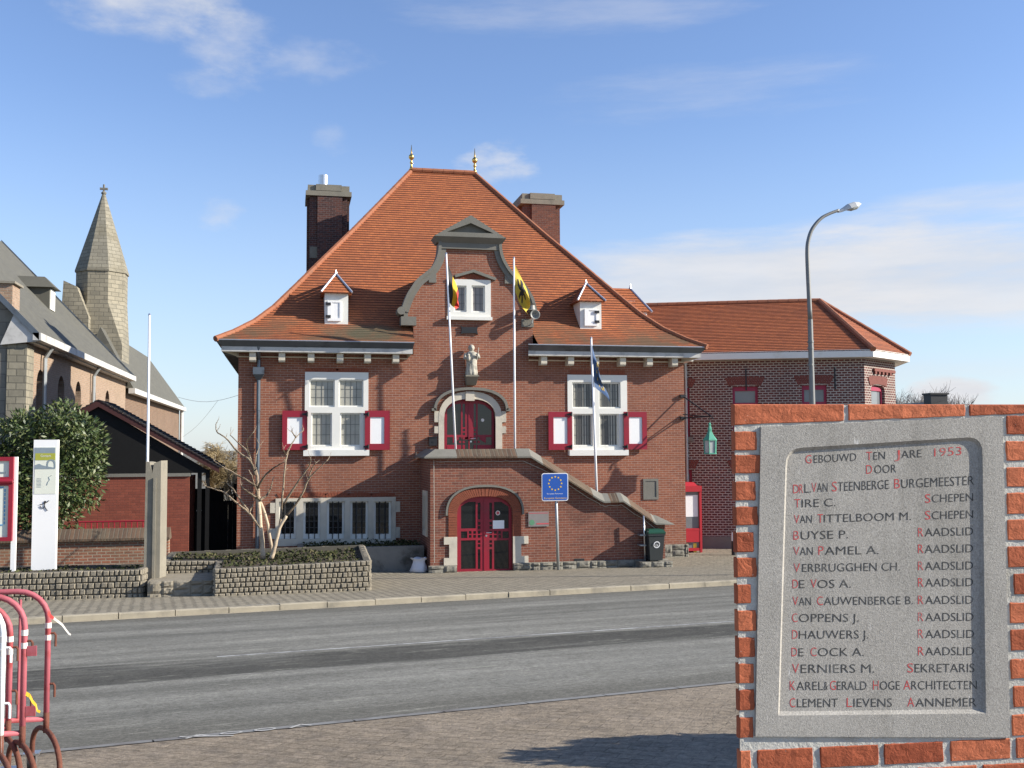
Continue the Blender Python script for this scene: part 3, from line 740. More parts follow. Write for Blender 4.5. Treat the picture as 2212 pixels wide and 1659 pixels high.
b.prism(ped(0, az_), [ped(.42, az_-.26)], fY(YF), -.3, .5); b.prism(ped(.40, az_-.25), [], fY(YF), -.12, .3)
b.build('pediment', M['greystone'], th)
# windows
def bars(b, r, nx, nz, y, w=.008):
    for i in range(1, nx): x = r[0]+(r[1]-r[0])*i/nx; b.box(x-w, x+w, y-.008, y, r[2], r[3])
    for i in range(1, nz): z = r[2]+(r[3]-r[2])*i/nz; b.box(r[0], r[1], y-.0075, y-.0005, z-w, z+w)
def cross_window(hole, panes, sill, gm_, nx, sillh):
    fr = MB(); fr.prism(rp(hole), [rp(p) for p in panes], fn, -.03, .12)
    f = fr.build('window', M['white'], th)
    for p in panes:
        fr2 = MB(); fr2.prism(rp((p[0]+.002, p[1]-.002, p[2]+.002, p[3]-.002)), [rp(ins(p, .045))], fn, .03, .1); fr2.build('sash', M['white'], f)
        q = ins(p, .04); pb = MB(); pb.box(q[0], q[1], YF+.075, YF+.08, q[2], q[3]); pb.build('pane', gm_, f)
        lb = MB(); bars(lb, q, nx, 3, YF+.073, .006); lb.build('lead_came', M['lead'], f)
    s = MB(); sr = rect(*sill)
    s.box(sr[0], sr[1], YF-.16, YF-.032, sr[2], sr[3], tap=0); s.build('sill', M['white'], f)
    return f
cross_window(wl, [rect(668, 820, 723, 879), rect(731.5, 820, 785, 879), rect(672, 892, 717, 964), rect(734.5, 892, 780, 964)], (655, 972, 797, 984.5), M['curtain'], 4, .1)
M['blind'] = bpy.data.materials.new('vertical blind'); M['blind'].use_nodes = True
t = NT(M['blind'].node_tree); bs = t.n['Principled BSDF']; px_, py_, pz_ = t.sep(t.new('ShaderNodeNewGeometry').outputs['Position'])
st_ = t.ss(t.m('ABSOLUTE', t.m('SUBTRACT', t.m('FRACT', t.m('MULTIPLY', px_, 11.)), .5)), .2, .3)
blank = t.ss(t.noise(t.comb(px_, 0, 0), 1.5, 2), .42, .5)
t.l.new(t.mix(t.m('MULTIPLY', st_, blank), (.035, .035, .035, 1), (.33, .32, .27, 1)), bs.inputs['Base Color']); bs.inputs['Roughness'].default_value = .5; bs.inputs['Coat Weight'].default_value = .6; bs.inputs['Coat Roughness'].default_value = .04
cross_window(wr, [rect(1236, 826, 1283, 882), rect(1293, 826, 1340, 882), rect(1237.5, 894, 1280, 964), rect(1294.5, 894, 1336.5, 964)], (1228, 972, 1355, 984), M['blind'], 4, .1)
fr = MB(); pn = [rect(980, 617, 1007.5, 674), rect(1018.5, 617, 1047.5, 675)]
fr.prism(rp(wg), [rp(p) for p in pn], fn, -.03, .12); f = fr.build('window', M['white'], th)
for p in pn:
    b = MB(); b.prism(rp((p[0]+.002, p[1]-.002, p[2]+.002, p[3]-.002)), [rp(ins(p, .05))], fn, .03, .1); b.build('sash', M['white'], f)
    b = MB(); b.box(p[0], p[1], YF+.08, YF+.085, p[2], p[3]); b.build('pane', M['grey_glass'], f)
    b = MB(); bars(b, p, 3, 3, YF+.078, .007); b.build('lead_came', M['lead'], f)
sr = rect(964, 685, 1062, 692); b = MB(); b.box(sr[0], sr[1], YF-.14, YF-.032, sr[2], sr[3]); b.build('sill', M['white'], f)
# drip mould over the gable window
b = MB(); pl = [FX(981, 594.5), FX(1022, 583.5), FX(1071, 601.5)]; band(b, pl, .09, -1, YF-.12, YF+.02); b.build('drip_mould', M['greystone'], th)
# brick arches over windows
def arcs(groups, name='relieving_arch'):
    b = MB(); j = MB()
    for (x0, x1, yb, yt, bow) in groups:
        a0, zb = FX(x0, yb); a1, _ = FX(x1, yb); zt = FX((x0+x1)/2, yt)[1]; h = zt-zb; n = max(6, int((a1-a0)/.075)); bo = bow*h
        for k in range(n):
            s0, s1 = k/n, (k+1)/n-.12/n; fan = .16*(1 if bow else 0)
            def pt(s, top): 
                c = 2*s-1; return (a0+(a1-a0)*s+(fan*c*.5 if top else 0), YF, (zt if top else zb)-bo*c*c+(0 if top else 0))
            q = [pt(s0, 0), pt(s1, 0), pt(s1, 1), pt(s0, 1)]
            b.add([(p[0], YF-.022, p[2]) for p in q]+[(p[0], YF+.01, p[2]) for p in q], [(0, 1, 2, 3), (0, 4, 5, 1), (1, 5, 6, 2), (2, 6, 7, 3), (3, 7, 4, 0)])
    return b.build(name, M['voussoir'], th)
arcs([(663, 727, 803, 794.5, .25), (730, 793, 803, 794.5, .25)]); arcs([(1231, 1350, 809, 800, 0)]); arcs([(984, 1044, 601.5, 592, .55)])
arcs([(603, 652, 1072, 1063.5, .35), (656, 702, 1072, 1063.5, .35), (706, 752, 1072, 1063.5, .35), (756, 801, 1072, 1063.5, .35), (805, 850, 1072, 1063.5, .35)])
# shutters
for hx, x0, x1, y0, y1, p0, p1, hinge in ((0, 609.6, 664, 887, 972, 620.5, 653, 660), (0, 788, 842, 887, 972, 799.5, 830, 792), (0, 1184.6, 1235.5, 889.5, 972, 1195.4, 1225.5, 1231), (0, 1347.5, 1397, 889.5, 971, 1358.5, 1387, 1351)):
    r = rect(x0, y0, x1, y1, YF-.1); p = rect(p0, 901, p1, 958.5, YF-.1)
    b = MB(); b.prism(rp(r), [rp(p)], fY(YF), -.13, -.075); s = b.build('shutter', M['red'], th)
    b = MB(); b.box(p[0], p[1], YF-.1, YF-.08, p[2], p[3]); b.build('panel', M['white_clean'], s)
    b = MB()
    for yy in (895, 965):
        hx_, hz_ = FX(hinge, yy, YF-.13); b.box(hx_-.1, hx_+.06, YF-.155, YF-.131, hz_-.03, hz_+.03); b.tube([(hx_+.05, YF-.17, hz_-.07), (hx_+.05, YF-.17, hz_+.07)], .03, 8)
    b.build('hinge', M['iron'], s)
# basement window strip
pan = [rect(x0, 1083, x1, 1164) for x0, x1 in ((602.5, 640), (655, 692), (706, 744), (756.5, 795), (807, 845))]
b = MB(); b.prism(rp(bw_), [rp(p) for p in pan], fn, -.05, .2)
for x0, x1, y0, y1 in ((583.5, 594.6, 1086, 1108), (583.5, 594.6, 1142, 1164), (855, 864, 1083, 1106), (855, 864, 1138.5, 1161.5)): blk(b, x0, y0, x1, y1, -.045, .1)
f = b.build('basement_window', M['stone'], th)
for p in pan:
    b = MB(); q = ins(p, .002); b.prism(rp(q), [rp((p[0]+.07, p[1]-.07, p[2]+.15, p[3]-.04))], fn, .06, .14); b.build('sash', M['white'], f)
    b = MB(); b.box(p[0], p[1], YF+.11, YF+.115, p[2], p[3]); b.build('pane', M['glass'], f)
    q = (p[0]+.07, p[1]-.07, p[2]+.15, p[3]-.04); b = MB(); bars(b, q, 3, 5, YF+.108, .006); b.build('lead_came', M['lead'], f)
    b = MB()
    for s_ in (.33, .67): x = p[0]+(p[1]-p[0])*s_; b.tube([(x, YF+.03, p[2]-.01), (x, YF+.03, p[3]+.0)], .016, 6)
    b.build('security_bar', M['iron'], f)

# upper door with stone surround
def lattice(cx, fx, big, nar, sq, row, low, lownar, arch_f):
    pass
def door_leaf_holes(c, maps, side):
    return [[(c+(x-c)*side if side < 0 else x, y) for x, y in rect_] for rect_ in maps]
def to_px(ox, oy, k, lst): return [(ox+a/k, oy+b_/k, ox+c/k, oy+d/k) for a, b_, c, d in lst]
def make_door(parent, out, holes_px, cx_px, Y, archfn, handle_y, glassmat, name='door'):
    fy = fY(Y); hs = []
    for (x0, y0, x1, y1) in holes_px:
        for sd in (1, -1):
            a, c = (x0, x1) if sd > 0 else (2*cx_px-x1, 2*cx_px-x0)
            r = rect(a, y0, c, y1, Y); top = archfn((r[0]+r[1])/2)
            za, zc = archfn(r[0])-.1, archfn(r[1])-.1
            if min(za, zc) < r[3]: hs.append([(r[0], r[2]), (r[1], r[2]), (r[1], max(r[2]+.05, min(r[3], zc))), ((r[0]+r[1])/2, min(r[3], archfn((r[0]+r[1])/2)-.1)), (r[0], max(r[2]+.05, min(r[3], za)))])
            else: hs.append(rp(r))
    b = MB(); b.prism(out, hs, fy, 0, .06); d = b.build(name, M['red'], parent)
    xs_ = [p[0] for p in out]; zs_ = [p[1] for p in out]; x0, x1 = min(xs_), max(xs_)
    b = MB(); b.prism([(x0+(p[0]-x0)*.97+.02, p[1]-.02 if p[1] > zs_[0]+.1 else p[1]+.02) for p in out], [], fy, .03, .036); b.build('glass', glassmat, d)
    xm = (x0+x1)/2; b = MB(); b.box(xm-.018, xm+.018, Y-.015, Y-.001, min(zs_)+.03, max(zs_)-.08); b.build('meeting_stile', M['red'], d)
    hz = FX(cx_px, handle_y, Y)[1]; b = MB(); b.tube([(xm+.06, Y-.002, hz), (xm+.06, Y-.06, hz)], .012, 8); b.tube([(xm+.05, Y-.055, hz), (xm+.21, Y-.055, hz+.005)], .012, 8)
    b.lathe([(.03, 0), (.03, .012)], (xm+.06, Y-.001, hz-.09), 10, M=Matrix.Rotation(R(90), 3, 'X')); b.build('handle', M['steel'], d)
    return d
def ell(cx, h, zs, zt, pw=2.5): return lambda x: zs+(zt-zs)*max(0., 1-min(1, abs(x-cx)/h)**pw)**(1/pw)
YD = YF+.16
def shrink(o, d, cx): return o
dout = arch(X0+.002, X1-.002, dz0, dz1, dzt-.002); dcx = (X0+X1)/2
holes = to_px(884, 674.2, 5.274, [(430, 1040, 590, 1398), (608, 1045, 636, 1312), (608, 1330, 636, 1357), (608, 1374, 636, 1402), (430, 1424, 497, 1492), (566, 1424, 592, 1450), (608, 1424, 636, 1450), (566, 1466, 592, 1492), (608, 1466, 636, 1492), (430, 1512, 592, 1800), (608, 1512, 636, 1800)])
make_door(th, dout, holes, 884+685/5.274, YD, ell(dcx, (X1-X0)/2, dz1, dzt), 674.2+1443/5.274, M['glass'])
def arch_ring(ax0, ax1, az0, azs, azt, bx0, bx1, bz0, bzs, bzt, n=18, pw=2.5):
    a = arch(ax0, ax1, az0, azs, azt, n, pw); c = arch(bx0, bx1, bz0, bzs, bzt, n, pw); return a, c
b = MB()
ox0, ox1 = FX(947, 900)[0], FX(1084, 900)[0]; otop = FX(1014, 846)[1]; osp = FX(1014, 905)[1]
b.prism(arch(ox0, ox1, dz0-.02, osp, otop, 18, 2.3), [door_hole], fn, -.06, .16)
for x0, x1, y0, y1 in ((938, 947.3, 888, 912), (938, 947.3, 921, 936), (1083.6, 1092.6, 888, 912), (1083.6, 1092.6, 921, 936)): blk(b, x0, y0, x1, y1, -.055, .1)
blk(b, 1005, 846, 1024, 866, -.1, .0)
b.build('door_surround', M['stone'], th)
b = MB(); n = 20; hood = []
hx0, hx1, hzs, hzt = FX(942, 890)[0], FX(1091, 890)[0], FX(1014, 886)[1], FX(1014, 843)[1]
hp = arch(hx0, hx1, 0, hzs, hzt, 22, 2.3)[2:]; hp = [(hx1+.16, hzs-.03), (hx1+.02, hzs-.03)]+hp+[(hx0-.02, hzs-.03), (hx0-.16, hzs-.03)]
band(b, hp, .09, -1, YF-.17, YF+.02); b.build('hood_mould', M['greystone'], th)
b = MB(); cx_, cz_ = FX(884+838/5.274, 674.2+1230/5.274, YD); b.lathe([(.055, 0), (.055, .004)], (cx_, YD+.026, cz_), 16, M=Matrix.Rotation(R(90), 3, 'X')); b.build('door_sticker', M['tape_white'], th)
# dark shield and iron fittings, stone tablet
b = MB(); r = rect(999, 707, 1028, 720); b.prism([(r[0]-.06, r[2]-.04), (r[0]+.02, r[2]), (r[1]-.02, r[2]), (r[1]+.06, r[2]-.04), (r[1]+.03, (r[2]+r[3])/2), (r[1]+.06, r[3]+.04), (r[1]-.02, r[3]), (r[0]+.02, r[3]), (r[0]-.06, r[3]+.04), (r[0]-.03, (r[2]+r[3])/2)], [], fn, -.06, .01)
b.build('iron_shield', M['iron'], th)
b = MB(); r = rect(1389, 1034, 1422, 1079); b.prism(rp(r), [rp(ins(r, .08))], fn, -.03, .01); b.box(r[0]+.07, r[1]-.07, YF-.012, YF+.008, r[2]+.07, r[3]-.07); b.build('stone_tablet', M['greystone'], th)
# downpipe with hopper
hx_, hz_ = FX(559, 790, YF-.1); b = MB()
b.tube([(hx_, 33.02, 6.9), (hx_, 33.05, 6.72), (hx_, YF-.12, 6.5), (hx_, YF-.12, 6.2)], .055, 8); b.box(hx_-.17, hx_+.17, YF-.26, YF-.02, 6.02, 6.24)
b.add([(hx_-.17, YF-.26, 6.018), (hx_+.17, YF-.26, 6.018), (hx_+.17, YF-.02, 6.018), (hx_-.17, YF-.02, 6.018), (hx_-.06, YF-.16, 5.85), (hx_+.06, YF-.16, 5.85), (hx_+.06, YF-.04, 5.85), (hx_-.06, YF-.04, 5.85)], [(0, 1, 5, 4), (1, 2, 6, 5), (2, 3, 7, 6), (3, 0, 4, 7), (4, 5, 6, 7)])
b.tube([(hx_, YF-.1, 5.86), (hx_, YF-.1, .3)], .06, 8)
for z in (4.9, 3.7, 2.3): b.tube([(hx_, YF-.1, z), (hx_, YF-.1, z+.05)], .072, 8)
b.build('downpipe', M['zinc'], th)
# dormers
def dormer(xa, xb, yt, yb, apex, hinge_left):
    # front stands where its sill meets the tiles
    for k in range(0, 300):
        d = k*.01; Y = RYF+d; z = None
        for i in range(len(prof)-1):
            if prof[i][0] <= d <= prof[i+1][0]: z = prof[i][1]+(prof[i+1][1]-prof[i][1])*(d-prof[i][0])/(prof[i+1][0]-prof[i][0])
        q = P((xa+xb)/2, yb, Y)
        if z and z >= q.z: break
    Y -= .05
    r = rect(xa, yt, xb, yb, Y); dm = MB(); w = r[1]-r[0]
    dm.box(r[0], r[1], Y, Y+1.7, r[2]-.25, r[3])
    o = dm.build('dormer', M['white'], th)
    b = MB(); hr = (r[0]+w*(.12 if hinge_left else .2), r[1]-w*(.3 if hinge_left else .2), r[2]+.08, r[3]-.25)
    b.prism(rp((hr[0], hr[1], hr[2], hr[3])), [rp((hr[0]+.14, hr[1]-.05, hr[2]+.1, hr[3]-.05))], fY(Y), -.05, -.003); b.box(hr[0]+.1, hr[1]-.04, Y-.03, Y-.004, hr[2]+.05, hr[3]-.03)
    b.build('hatch', M['white_clean'], o)
    b = MB()
    for zz in (hr[2]+.14, hr[3]-.1):
        x = hr[0] if hinge_left else hr[1]; b.box(x-.06, x+.1, Y-.075, Y-.052, zz-.045, zz+.045) if hinge_left else b.box(x-.1, x+.06, Y-.075, Y-.052, zz-.045, zz+.045)
    b.build('hinge', M['iron'], o)
    ap = P(apex[0], apex[1], Y+.55); x0, x1 = r[0]-.12, r[1]+.12; zb = r[3]
    yb_ = Y+1.9; cxm = (x0+x1)/2; A = Vector((cxm, Y+.55, ap.z)); Bk = Vector((cxm, Y+2.6, ap.z-.1))
    L = [Vector((x0, Y-.14, zb)), Vector((x1, Y-.14, zb)), Vector((x1, yb_, zb)), Vector((x0, yb_, zb))]
    b = MB(); Lh = .12
    def face(p, q, s, e):
        n = 7
        for i in range(n):
            a, c = i/n, (i+1)/n; l0, l1 = p.lerp(s, a), q.lerp(e, a); h0, h1 = p.lerp(s, c), q.lerp(e, c)
            ax_ = (q-p).normalized(); up_ = Vector((0, 0, .015))
            b.quad(l0+up_, l1+up_, h1, h0, 0, [(l0.dot(ax_), i*TH), (l1.dot(ax_), i*TH), (h1.dot(ax_), (i+1)*TH), (h0.dot(ax_), (i+1)*TH)])
    face(L[0], L[1], A, A); face(L[1], L[2], A, Bk); face(L[3], L[0], Bk, A); b.add([L[0], L[1], L[2], L[3]], [(3, 2, 1, 0)])
    b.build('dormer_roof', M['tile'], o)
    b = MB(); b.tube([L[0]+Vector((0, 0, .03)), A+Vector((0, 0, .02))], .035, 6); b.tube([L[1]+Vector((0, 0, .03)), A+Vector((0, 0, .02))], .035, 6); b.tube([A, A+Vector((0, 0, .14))], [.05, .01], 6)
    b.build('flashing', M['lead_sheet'], o)
dormer(701.5, 752, 634, 699, (728, 592), True)
dormer(1253, 1299, 652, 709, (1274, 613), False)
# dormer on the right-hand slope, seen past the hip
b = MB(); b.box(10.8, 12.55, 35.55, 36.85, 7.25, 8.55); o = b.build('dormer', M['white'], th)
b = MB(); q = [Vector(k) for k in ((12.7, 35.42, 8.55), (12.7, 36.98, 8.55), (10.2, 36.98, 8.55), (10.2, 35.42, 8.55), (12.15, 36.2, 9.5), (9.8, 36.2, 9.5))]
for l0, l1, h1, h0 in ((q[0], q[1], q[4], q[4]), (q[3], q[0], q[4], q[5]), (q[1], q[2], q[5], q[4])):
    ax_ = (l1-l0).normalized()
    for i in range(9):
        a, c = i/9, (i+1)/9; p_ = [l0.lerp(h0, a)+Vector((0, 0, .015)), l1.lerp(h1, a)+Vector((0, 0, .015)), l1.lerp(h1, c), l0.lerp(h0, c)]
        b.quad(*p_, 0, [(k.dot(ax_), (i+(n_ > 1))*TH) for n_, k in enumerate(p_)])
b.build('dormer_roof', M['tile'], o, norm=False)
b = MB(); b.tube([q[0], q[4]], .04, 6); b.tube([q[1], q[4]], .04, 6); b.tube([q[4], q[4]+Vector((0, 0, .18))], [.05, .01], 6); b.build('flashing', M['lead_sheet'], o)
# chimneys
def chimney(x0, x1, Y, ztop, pot):
    b = MB(); w = x1-x0; dp = w*1.05
    b.box(x0+.1, x1-.1, Y, Y+dp, 7, ztop-.55); b.box(x0+w*.24, x1-w*.18, Y-.12, Y+dp+.12, 7, ztop-.55); b.box(x0, x1, Y+dp*.25, Y+dp*.75, 7, ztop-.55)
    o = b.build('chimney', M['chimney_brick' if pot else 'chimney_brown'], th)
    b = MB(); b.box(x0-.06, x1+.06, Y-.15, Y+dp+.15, ztop-.548, ztop-.36); b.box(x0+.02, x1-.02, Y-.07, Y+dp+.07, ztop-.36, ztop-.12); b.box(x0+w*.2, x1-w*.2, Y-.14, Y+dp+.1, ztop-.34, ztop-.1)
    b.build('chimney_cap', M['concrete'], o)
    for xa in (x0+.1, x1-.44): b = MB(); b.box(xa, xa+.36, Y-.03, Y+.3, ztop-3.0, ztop-2.55); b.build('stone_block', M['concrete'], o)
    if pot:
        b = MB(); xm = x0+w*.38; b.lathe([(.19, 0), (.19, .52), (.165, .52), (.16, .3)], (xm, Y+.5, ztop-.11), 16); b.build('flue', M['steel'], o, smooth=False)
q0, q1 = P(664, 393, 41), P(756, 393, 41); chimney(q0.x, q1.x, 41, q0.z, True)
q0, q1 = P(1126, 412, 41), P(1214, 412, 41); chimney(q0.x, q1.x, 41, q0.z, False)
b = MB(); x, z = FX(934.5, 954); b.box(x-.13, x+.13, YF-.14, YF-.002, z-.13, z+.13); b.box(x-.14, x+.14, YF-.16, YF, z+.131, z+.16); b.box(x-.03, x+.03, YF-.15, YF-.141, z-.03, z); b.build('letter_box', M['iron'], th)

# ------------------------------------------------------------------ stair porch in front of the hall
YP = 31.
def F3(x, y): return FX(x, y, YP)
PXL, PXR = F3(929.5, 1100)[0], F3(1437, 1180)[0]
cp = [F3(x, y) for x, y in ((929.5, 990), (1144, 990), (1292, 1081), (1303, 1086), (1343, 1084), (1414, 1133), (1440, 1133))]
ztop = cp[0][1]; cp[1] = (cp[1][0], ztop)
LX0, LX1, _, _ = rect(987.4, 1150, 1107.6, 1230, YP); lzs, lzt = F3(1047, 1112)[1], F3(1047, 1072)[1]
low_hole = arch(LX0, LX1, -.3, lzs, lzt)
b = MB(); b.prism([(PXL, -.3), (PXR, -.3), (PXR, cp[-1][1]+.02)]+[(p[0], p[1]+.02) for p in cp[::-1][1:]], [low_hole], fY(YP), 0, .32)
b.box(PXL, PXL+.3, YP+.32, YF-.002, -.3, ztop+.02)
b.box(PXL+.3, cp[1][0]+.2, YP+.322, YF-.002, 2.62, 2.78)          # landing
ns = 14
for i in range(ns):
    xa = cp[1][0]+.2+(PXR-cp[1][0]-.2)*(i+1)/ns; b.box(cp[1][0]+.201, xa, YP+.33, YF-.002, 2.6-2.6*(i+1)/ns, 2.6-2.6*i/ns-.003)
b.build('porch_wall', M['porch_brick'], th)
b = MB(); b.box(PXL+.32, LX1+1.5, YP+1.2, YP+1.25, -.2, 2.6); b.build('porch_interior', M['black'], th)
# sloping coping of bricks on edge with stone ends
def cap_run(b, pts, y0, y1, hgt, out=.19):
    """roof-like cap: overhanging foot at the front, ridge behind"""
    n = len(pts); vs = []
    for x, z in pts: vs += [(x, y0-out, z), (x, y0-out, z+.05), (x, y0+.13, z+hgt), (x, y1+.02, z+hgt), (x, y1+out, z+.05), (x, y1+out, z)]
    fs = []
    for i in range(n-1):
        for k in range(6):
            k2 = (k+1) % 6; fs.append((i*6+k, i*6+k2, (i+1)*6+k2, (i+1)*6+k))
    fs += [tuple(range(6))[::-1], tuple(range((n-1)*6, n*6))]
    b.add(vs, fs)
def along(p, q, d):
    v = Vector(q)-Vector(p); return tuple(Vector(p)+v.normalized()*d)
HC = .27
b = MB()
cap_run(b, [(PXL+.78, ztop), (cp[1][0]-.42, ztop)], YP, YP+.3, HC)
b.build('brick_coping', M['coping'], th); b = MB(); cap_run(b, [along(cp[1], cp[2], .45), along(cp[2], cp[1], .25)], YP, YP+.3, HC)
b.build('brick_coping', M['coping'], th); b = MB(); cap_run(b, [along(cp[3], cp[4], .18), along(cp[4], cp[3], .14)], YP, YP+.3, HC)
b.build('brick_coping', M['coping'], th); b = MB(); cap_run(b, [along(cp[4], cp[5], .28), along(cp[5], cp[4], .12)], YP, YP+.3, HC)
b.build('brick_coping', M['coping'], th)
b = MB()
cap_run(b, [along(cp[1], cp[0], .42), cp[1], along(cp[1], cp[2], .45)], YP, YP+.3, HC+.004); b.build('stone_coping', M['greystone'], th); b = MB()
cap_run(b, [along(cp[2], cp[1], .25), cp[2], cp[3], along(cp[3], cp[4], .18)], YP, YP+.3, HC+.004); b.build('stone_coping', M['greystone'], th); b = MB()
cap_run(b, [along(cp[4], cp[3], .14), cp[4], along(cp[4], cp[5], .28)], YP, YP+.3, HC+.004); b.build('stone_coping', M['greystone'], th); b = MB()
e0 = along(cp[5], cp[4], .12)
cap_run(b, [e0, cp[5], (cp[5][0]+.1, cp[5][1])], YP, YP+.3, HC+.004)
x, z = cp[5][0]+.1, cp[5][1]; xe = F3(1454, 1133)[0]
b.add([(x, YP-.19, z), (x, YP-.19, z+.05), (x, YP+.13, z+HC), (x, YP+.32, z+HC), (x, YP+.43, z+.05), (x, YP+.43, z), (xe, YP-.19, z), (xe, YP+.43, z)], [(0, 1, 6), (1, 2, 6), (2, 3, 7, 6), (3, 4, 7), (4, 5, 7), (0, 6, 7, 5)])
b.build('stone_coping', M['greystone'], th); b = MB()
# left corner, hipped, and the return along the side
xl = PXL-.2
b.add([(xl, YP-.2, ztop), (PXL+.78, YP-.19, ztop), (PXL+.78, YP-.19, ztop+.05), (xl, YP-.2, ztop+.05), (PXL+.16, YP+.13, ztop+HC), (PXL+.78, YP+.13, ztop+HC), (PXL+.78, YP+.32, ztop+HC), (PXL+.16, YF, ztop+HC), (xl, YF, ztop+.05), (xl, YF, ztop), (PXL+.4, YF, ztop+HC), (PXL+.4, YP+.32, ztop+HC)],
      [(0, 1, 2, 3), (3, 2, 5, 4), (4, 5, 6, 11), (4, 11, 10, 7), (3, 4, 7, 8), (0, 3, 8, 9), (0, 9, 1)])
b.build('stone_coping', M['greystone'], th)
b = MB(); r = rect(898, 977, 928, 991); b.box(r[0], PXL-.145, YF-.3, YF, r[2], r[3]); b.build('coping_pad', M['stone'], th)
# brick arch of the lower door
b = MB(); k0 = arch(LX0, LX1, 0, lzs, lzt, 46)[2:]; hx = (LX1-LX0)/2; k1 = arch(LX0-.27, LX1+.27, 0, lzs, lzt+.25, 46)[2:]
for i in range(46):
    a, c, d, e = (Vector(p) for p in (k0[i], k0[i+1], k1[i+1], k1[i])); a2 = a.lerp(c, .08); c2 = a.lerp(c, .9); e2 = e.lerp(d, .08); d2 = e.lerp(d, .9)
    b.add([(p.x, YP-.03, p.y) for p in (a2, c2, d2, e2)]+[(p.x, YP+.02, p.y) for p in (a2, c2, d2, e2)], [(0, 1, 2, 3), (0, 4, 5, 1), (1, 5, 6, 2), (2, 6, 7, 3), (3, 7, 4, 0)])
for sx, x0 in ((-1, LX0), (1, LX1)):
    z = F3(1047, 1160)[1]
    while z < lzs-.04: b.box(min(x0, x0+sx*.26), max(x0, x0+sx*.26), YP-.028, YP+.02, z, z+.066); z += .076
b.build('door_arch', M['voussoir'], th)
b = MB(); k2 = arch(LX0-.29, LX1+.29, 0, lzs, lzt+.28, 30)[2:]; band(b, k2, .06, -1, YP-.07, YP+.02); b.build('arch_moulding', M['greystone'], th)
b = MB()
for x0, x1, y0, y1 in ((970, 987.2, 1176, 1205), (958.6, 987.2, 1159.8, 1176), (958.6, 987.2, 1205, 1221), (1107.8, 1125.5, 1174.5, 1201), (1107.8, 1141, 1158, 1174.5), (1107.8, 1141, 1201, 1218)):
    b = MB(); blk(b, x0, y0, x1, y1, -.04, .3, YP); b.build('door_quoin', M['stone'], th)
lout = arch(LX0+.003, LX1-.003, .0, lzs, lzt-.003); lcx = (LX0+LX1)/2
lh = to_px(861.4, 711.6, 2.953, [(397, 1100, 491, 1270), (504, 1105, 521, 1212), (504, 1228, 521, 1246), (504, 1254, 521, 1272), (397, 1288, 437, 1332), (447, 1286, 464, 1304), (475, 1286, 492, 1304), (504, 1286, 521, 1304), (447, 1311, 464, 1329), (475, 1311, 492, 1329), (504, 1311, 521, 1329), (397, 1345, 491, 1528), (504, 1345, 521, 1362), (504, 1370, 521, 1388), (504, 1402, 521, 1528)])
YD2 = YP+.12
ld = make_door(th, lout, lh, 861.4+549.5/2.953, YD2, ell(lcx, (LX1-LX0)/2, lzs, lzt), 711.6+1297/2.953, M['glass'])
b = MB(); r = rect(1064.5, 1124, 1089, 1142, YD2); b.box(r[0], r[1], YD2-.008, YD2-.002, r[2], r[3]); b.build('notice', M['white_clean'], ld)
b = MB(); x, z = F3(1077, 1108.5); b.lathe([(.07, 0), (.07, .004)], (x, YD2-.002, z), 16, M=Matrix.Rotation(R(90), 3, 'X')); b.build('door_sticker', M['tape_white'], ld)
b = MB(); b.lathe([(.05, 0), (.05, .002)], (x, YD2-.0065, z), 16, M=Matrix.Rotation(R(90), 3, 'X')); b.box(x-.045, x+.045, YD2-.0105, YD2-.0085, z-.01, z+.01); b.build('sticker_print', M['pink_print'], ld)
# porch plinth of rough stone
rnd = random.Random(5); b = MB()
zl, zr_ = F3(960, 1221.5)[1], F3(1380, 1208)[1]
rocky(b, PXL-.06, LX0-.01, YP-.07, YP+.01, -.12, zl, 1, rnd); b.build('plinth', M['plinth'], th); b = MB(); rocky(b, LX1+.01, PXR+.06, YP-.07, YP+.01, -.12, zr_, 1, rnd)
b.build('plinth', M['plinth'], th); b = MB(); rocky(b, 10.45, PXR+.06, YP-.5, YP-.08, -.1, .2, 1, rnd); b.box(10.46, PXR+.05, YP-.5, YP-.08, .12, .198)
b.build('plinth', M['plinth'], th)
# narrow side window of the porch
b = MB(); xs_ = PXL-.02; b.prism([(31.6, 1.02), (32.5, 1.02), (32.5, 2.4), (31.6, 2.4)], [[(31.75, 1.2), (32.0, 1.2), (32.0, 2.25), (31.75, 2.25)], [(32.1, 1.2), (32.35, 1.2), (32.35, 2.25), (32.1, 2.25)]], lambda a, c, d: Vector((PXL-.05+d, a, c)), 0, .05)
o = b.build('side_window', M['stone'], th); b = MB(); b.box(PXL-.012, PXL-.004, 31.7, 32.4, 1.15, 2.3); b.build('pane', M['glass'], o)
b = MB(); r = rect(1231/1.0, 1200, 1245, 1204, YP)
r = rect(1242, 1211.5, 1263, 1217, YP) if False else rect(1241, 1207, 1262, 1213, YP); b.box(r[0], r[1], YP-.012, YP-.002, r[2], r[3]); b.build('air_vent', M['iron'], th)

# ------------------------------------------------------------------ lettering
def text_polys(s):
    cu = bpy.data.curves.new('txt', 'FONT'); cu.body = s; cu.size = 1; cu.resolution_u = 3; cu.offset = -.008
    o = bpy.data.objects.new('txt', cu); me = bpy.data.meshes.new_from_object(o)
    v = [(p.co.x, p.co.y) for p in me.vertices]; f = [tuple(p.vertices) for p in me.polygons]
    bpy.data.objects.remove(o); bpy.data.curves.remove(cu); bpy.data.meshes.remove(me)
    return v, f
def put_text(b, s, fn_, x0, x1, z0, h, thin=0):
    """s stretched between x0 and x1, cap height h from base line z0; fn_(x, z) -> point"""
    v, f = text_polys(s)
    if not v: return
    xa, xb = min(p[0] for p in v), max(p[0] for p in v); H = .73
    b.add([fn_(x0+(p[0]-xa)/(xb-xa)*(x1-x0), z0+p[1]/H*h) for p in v], f)

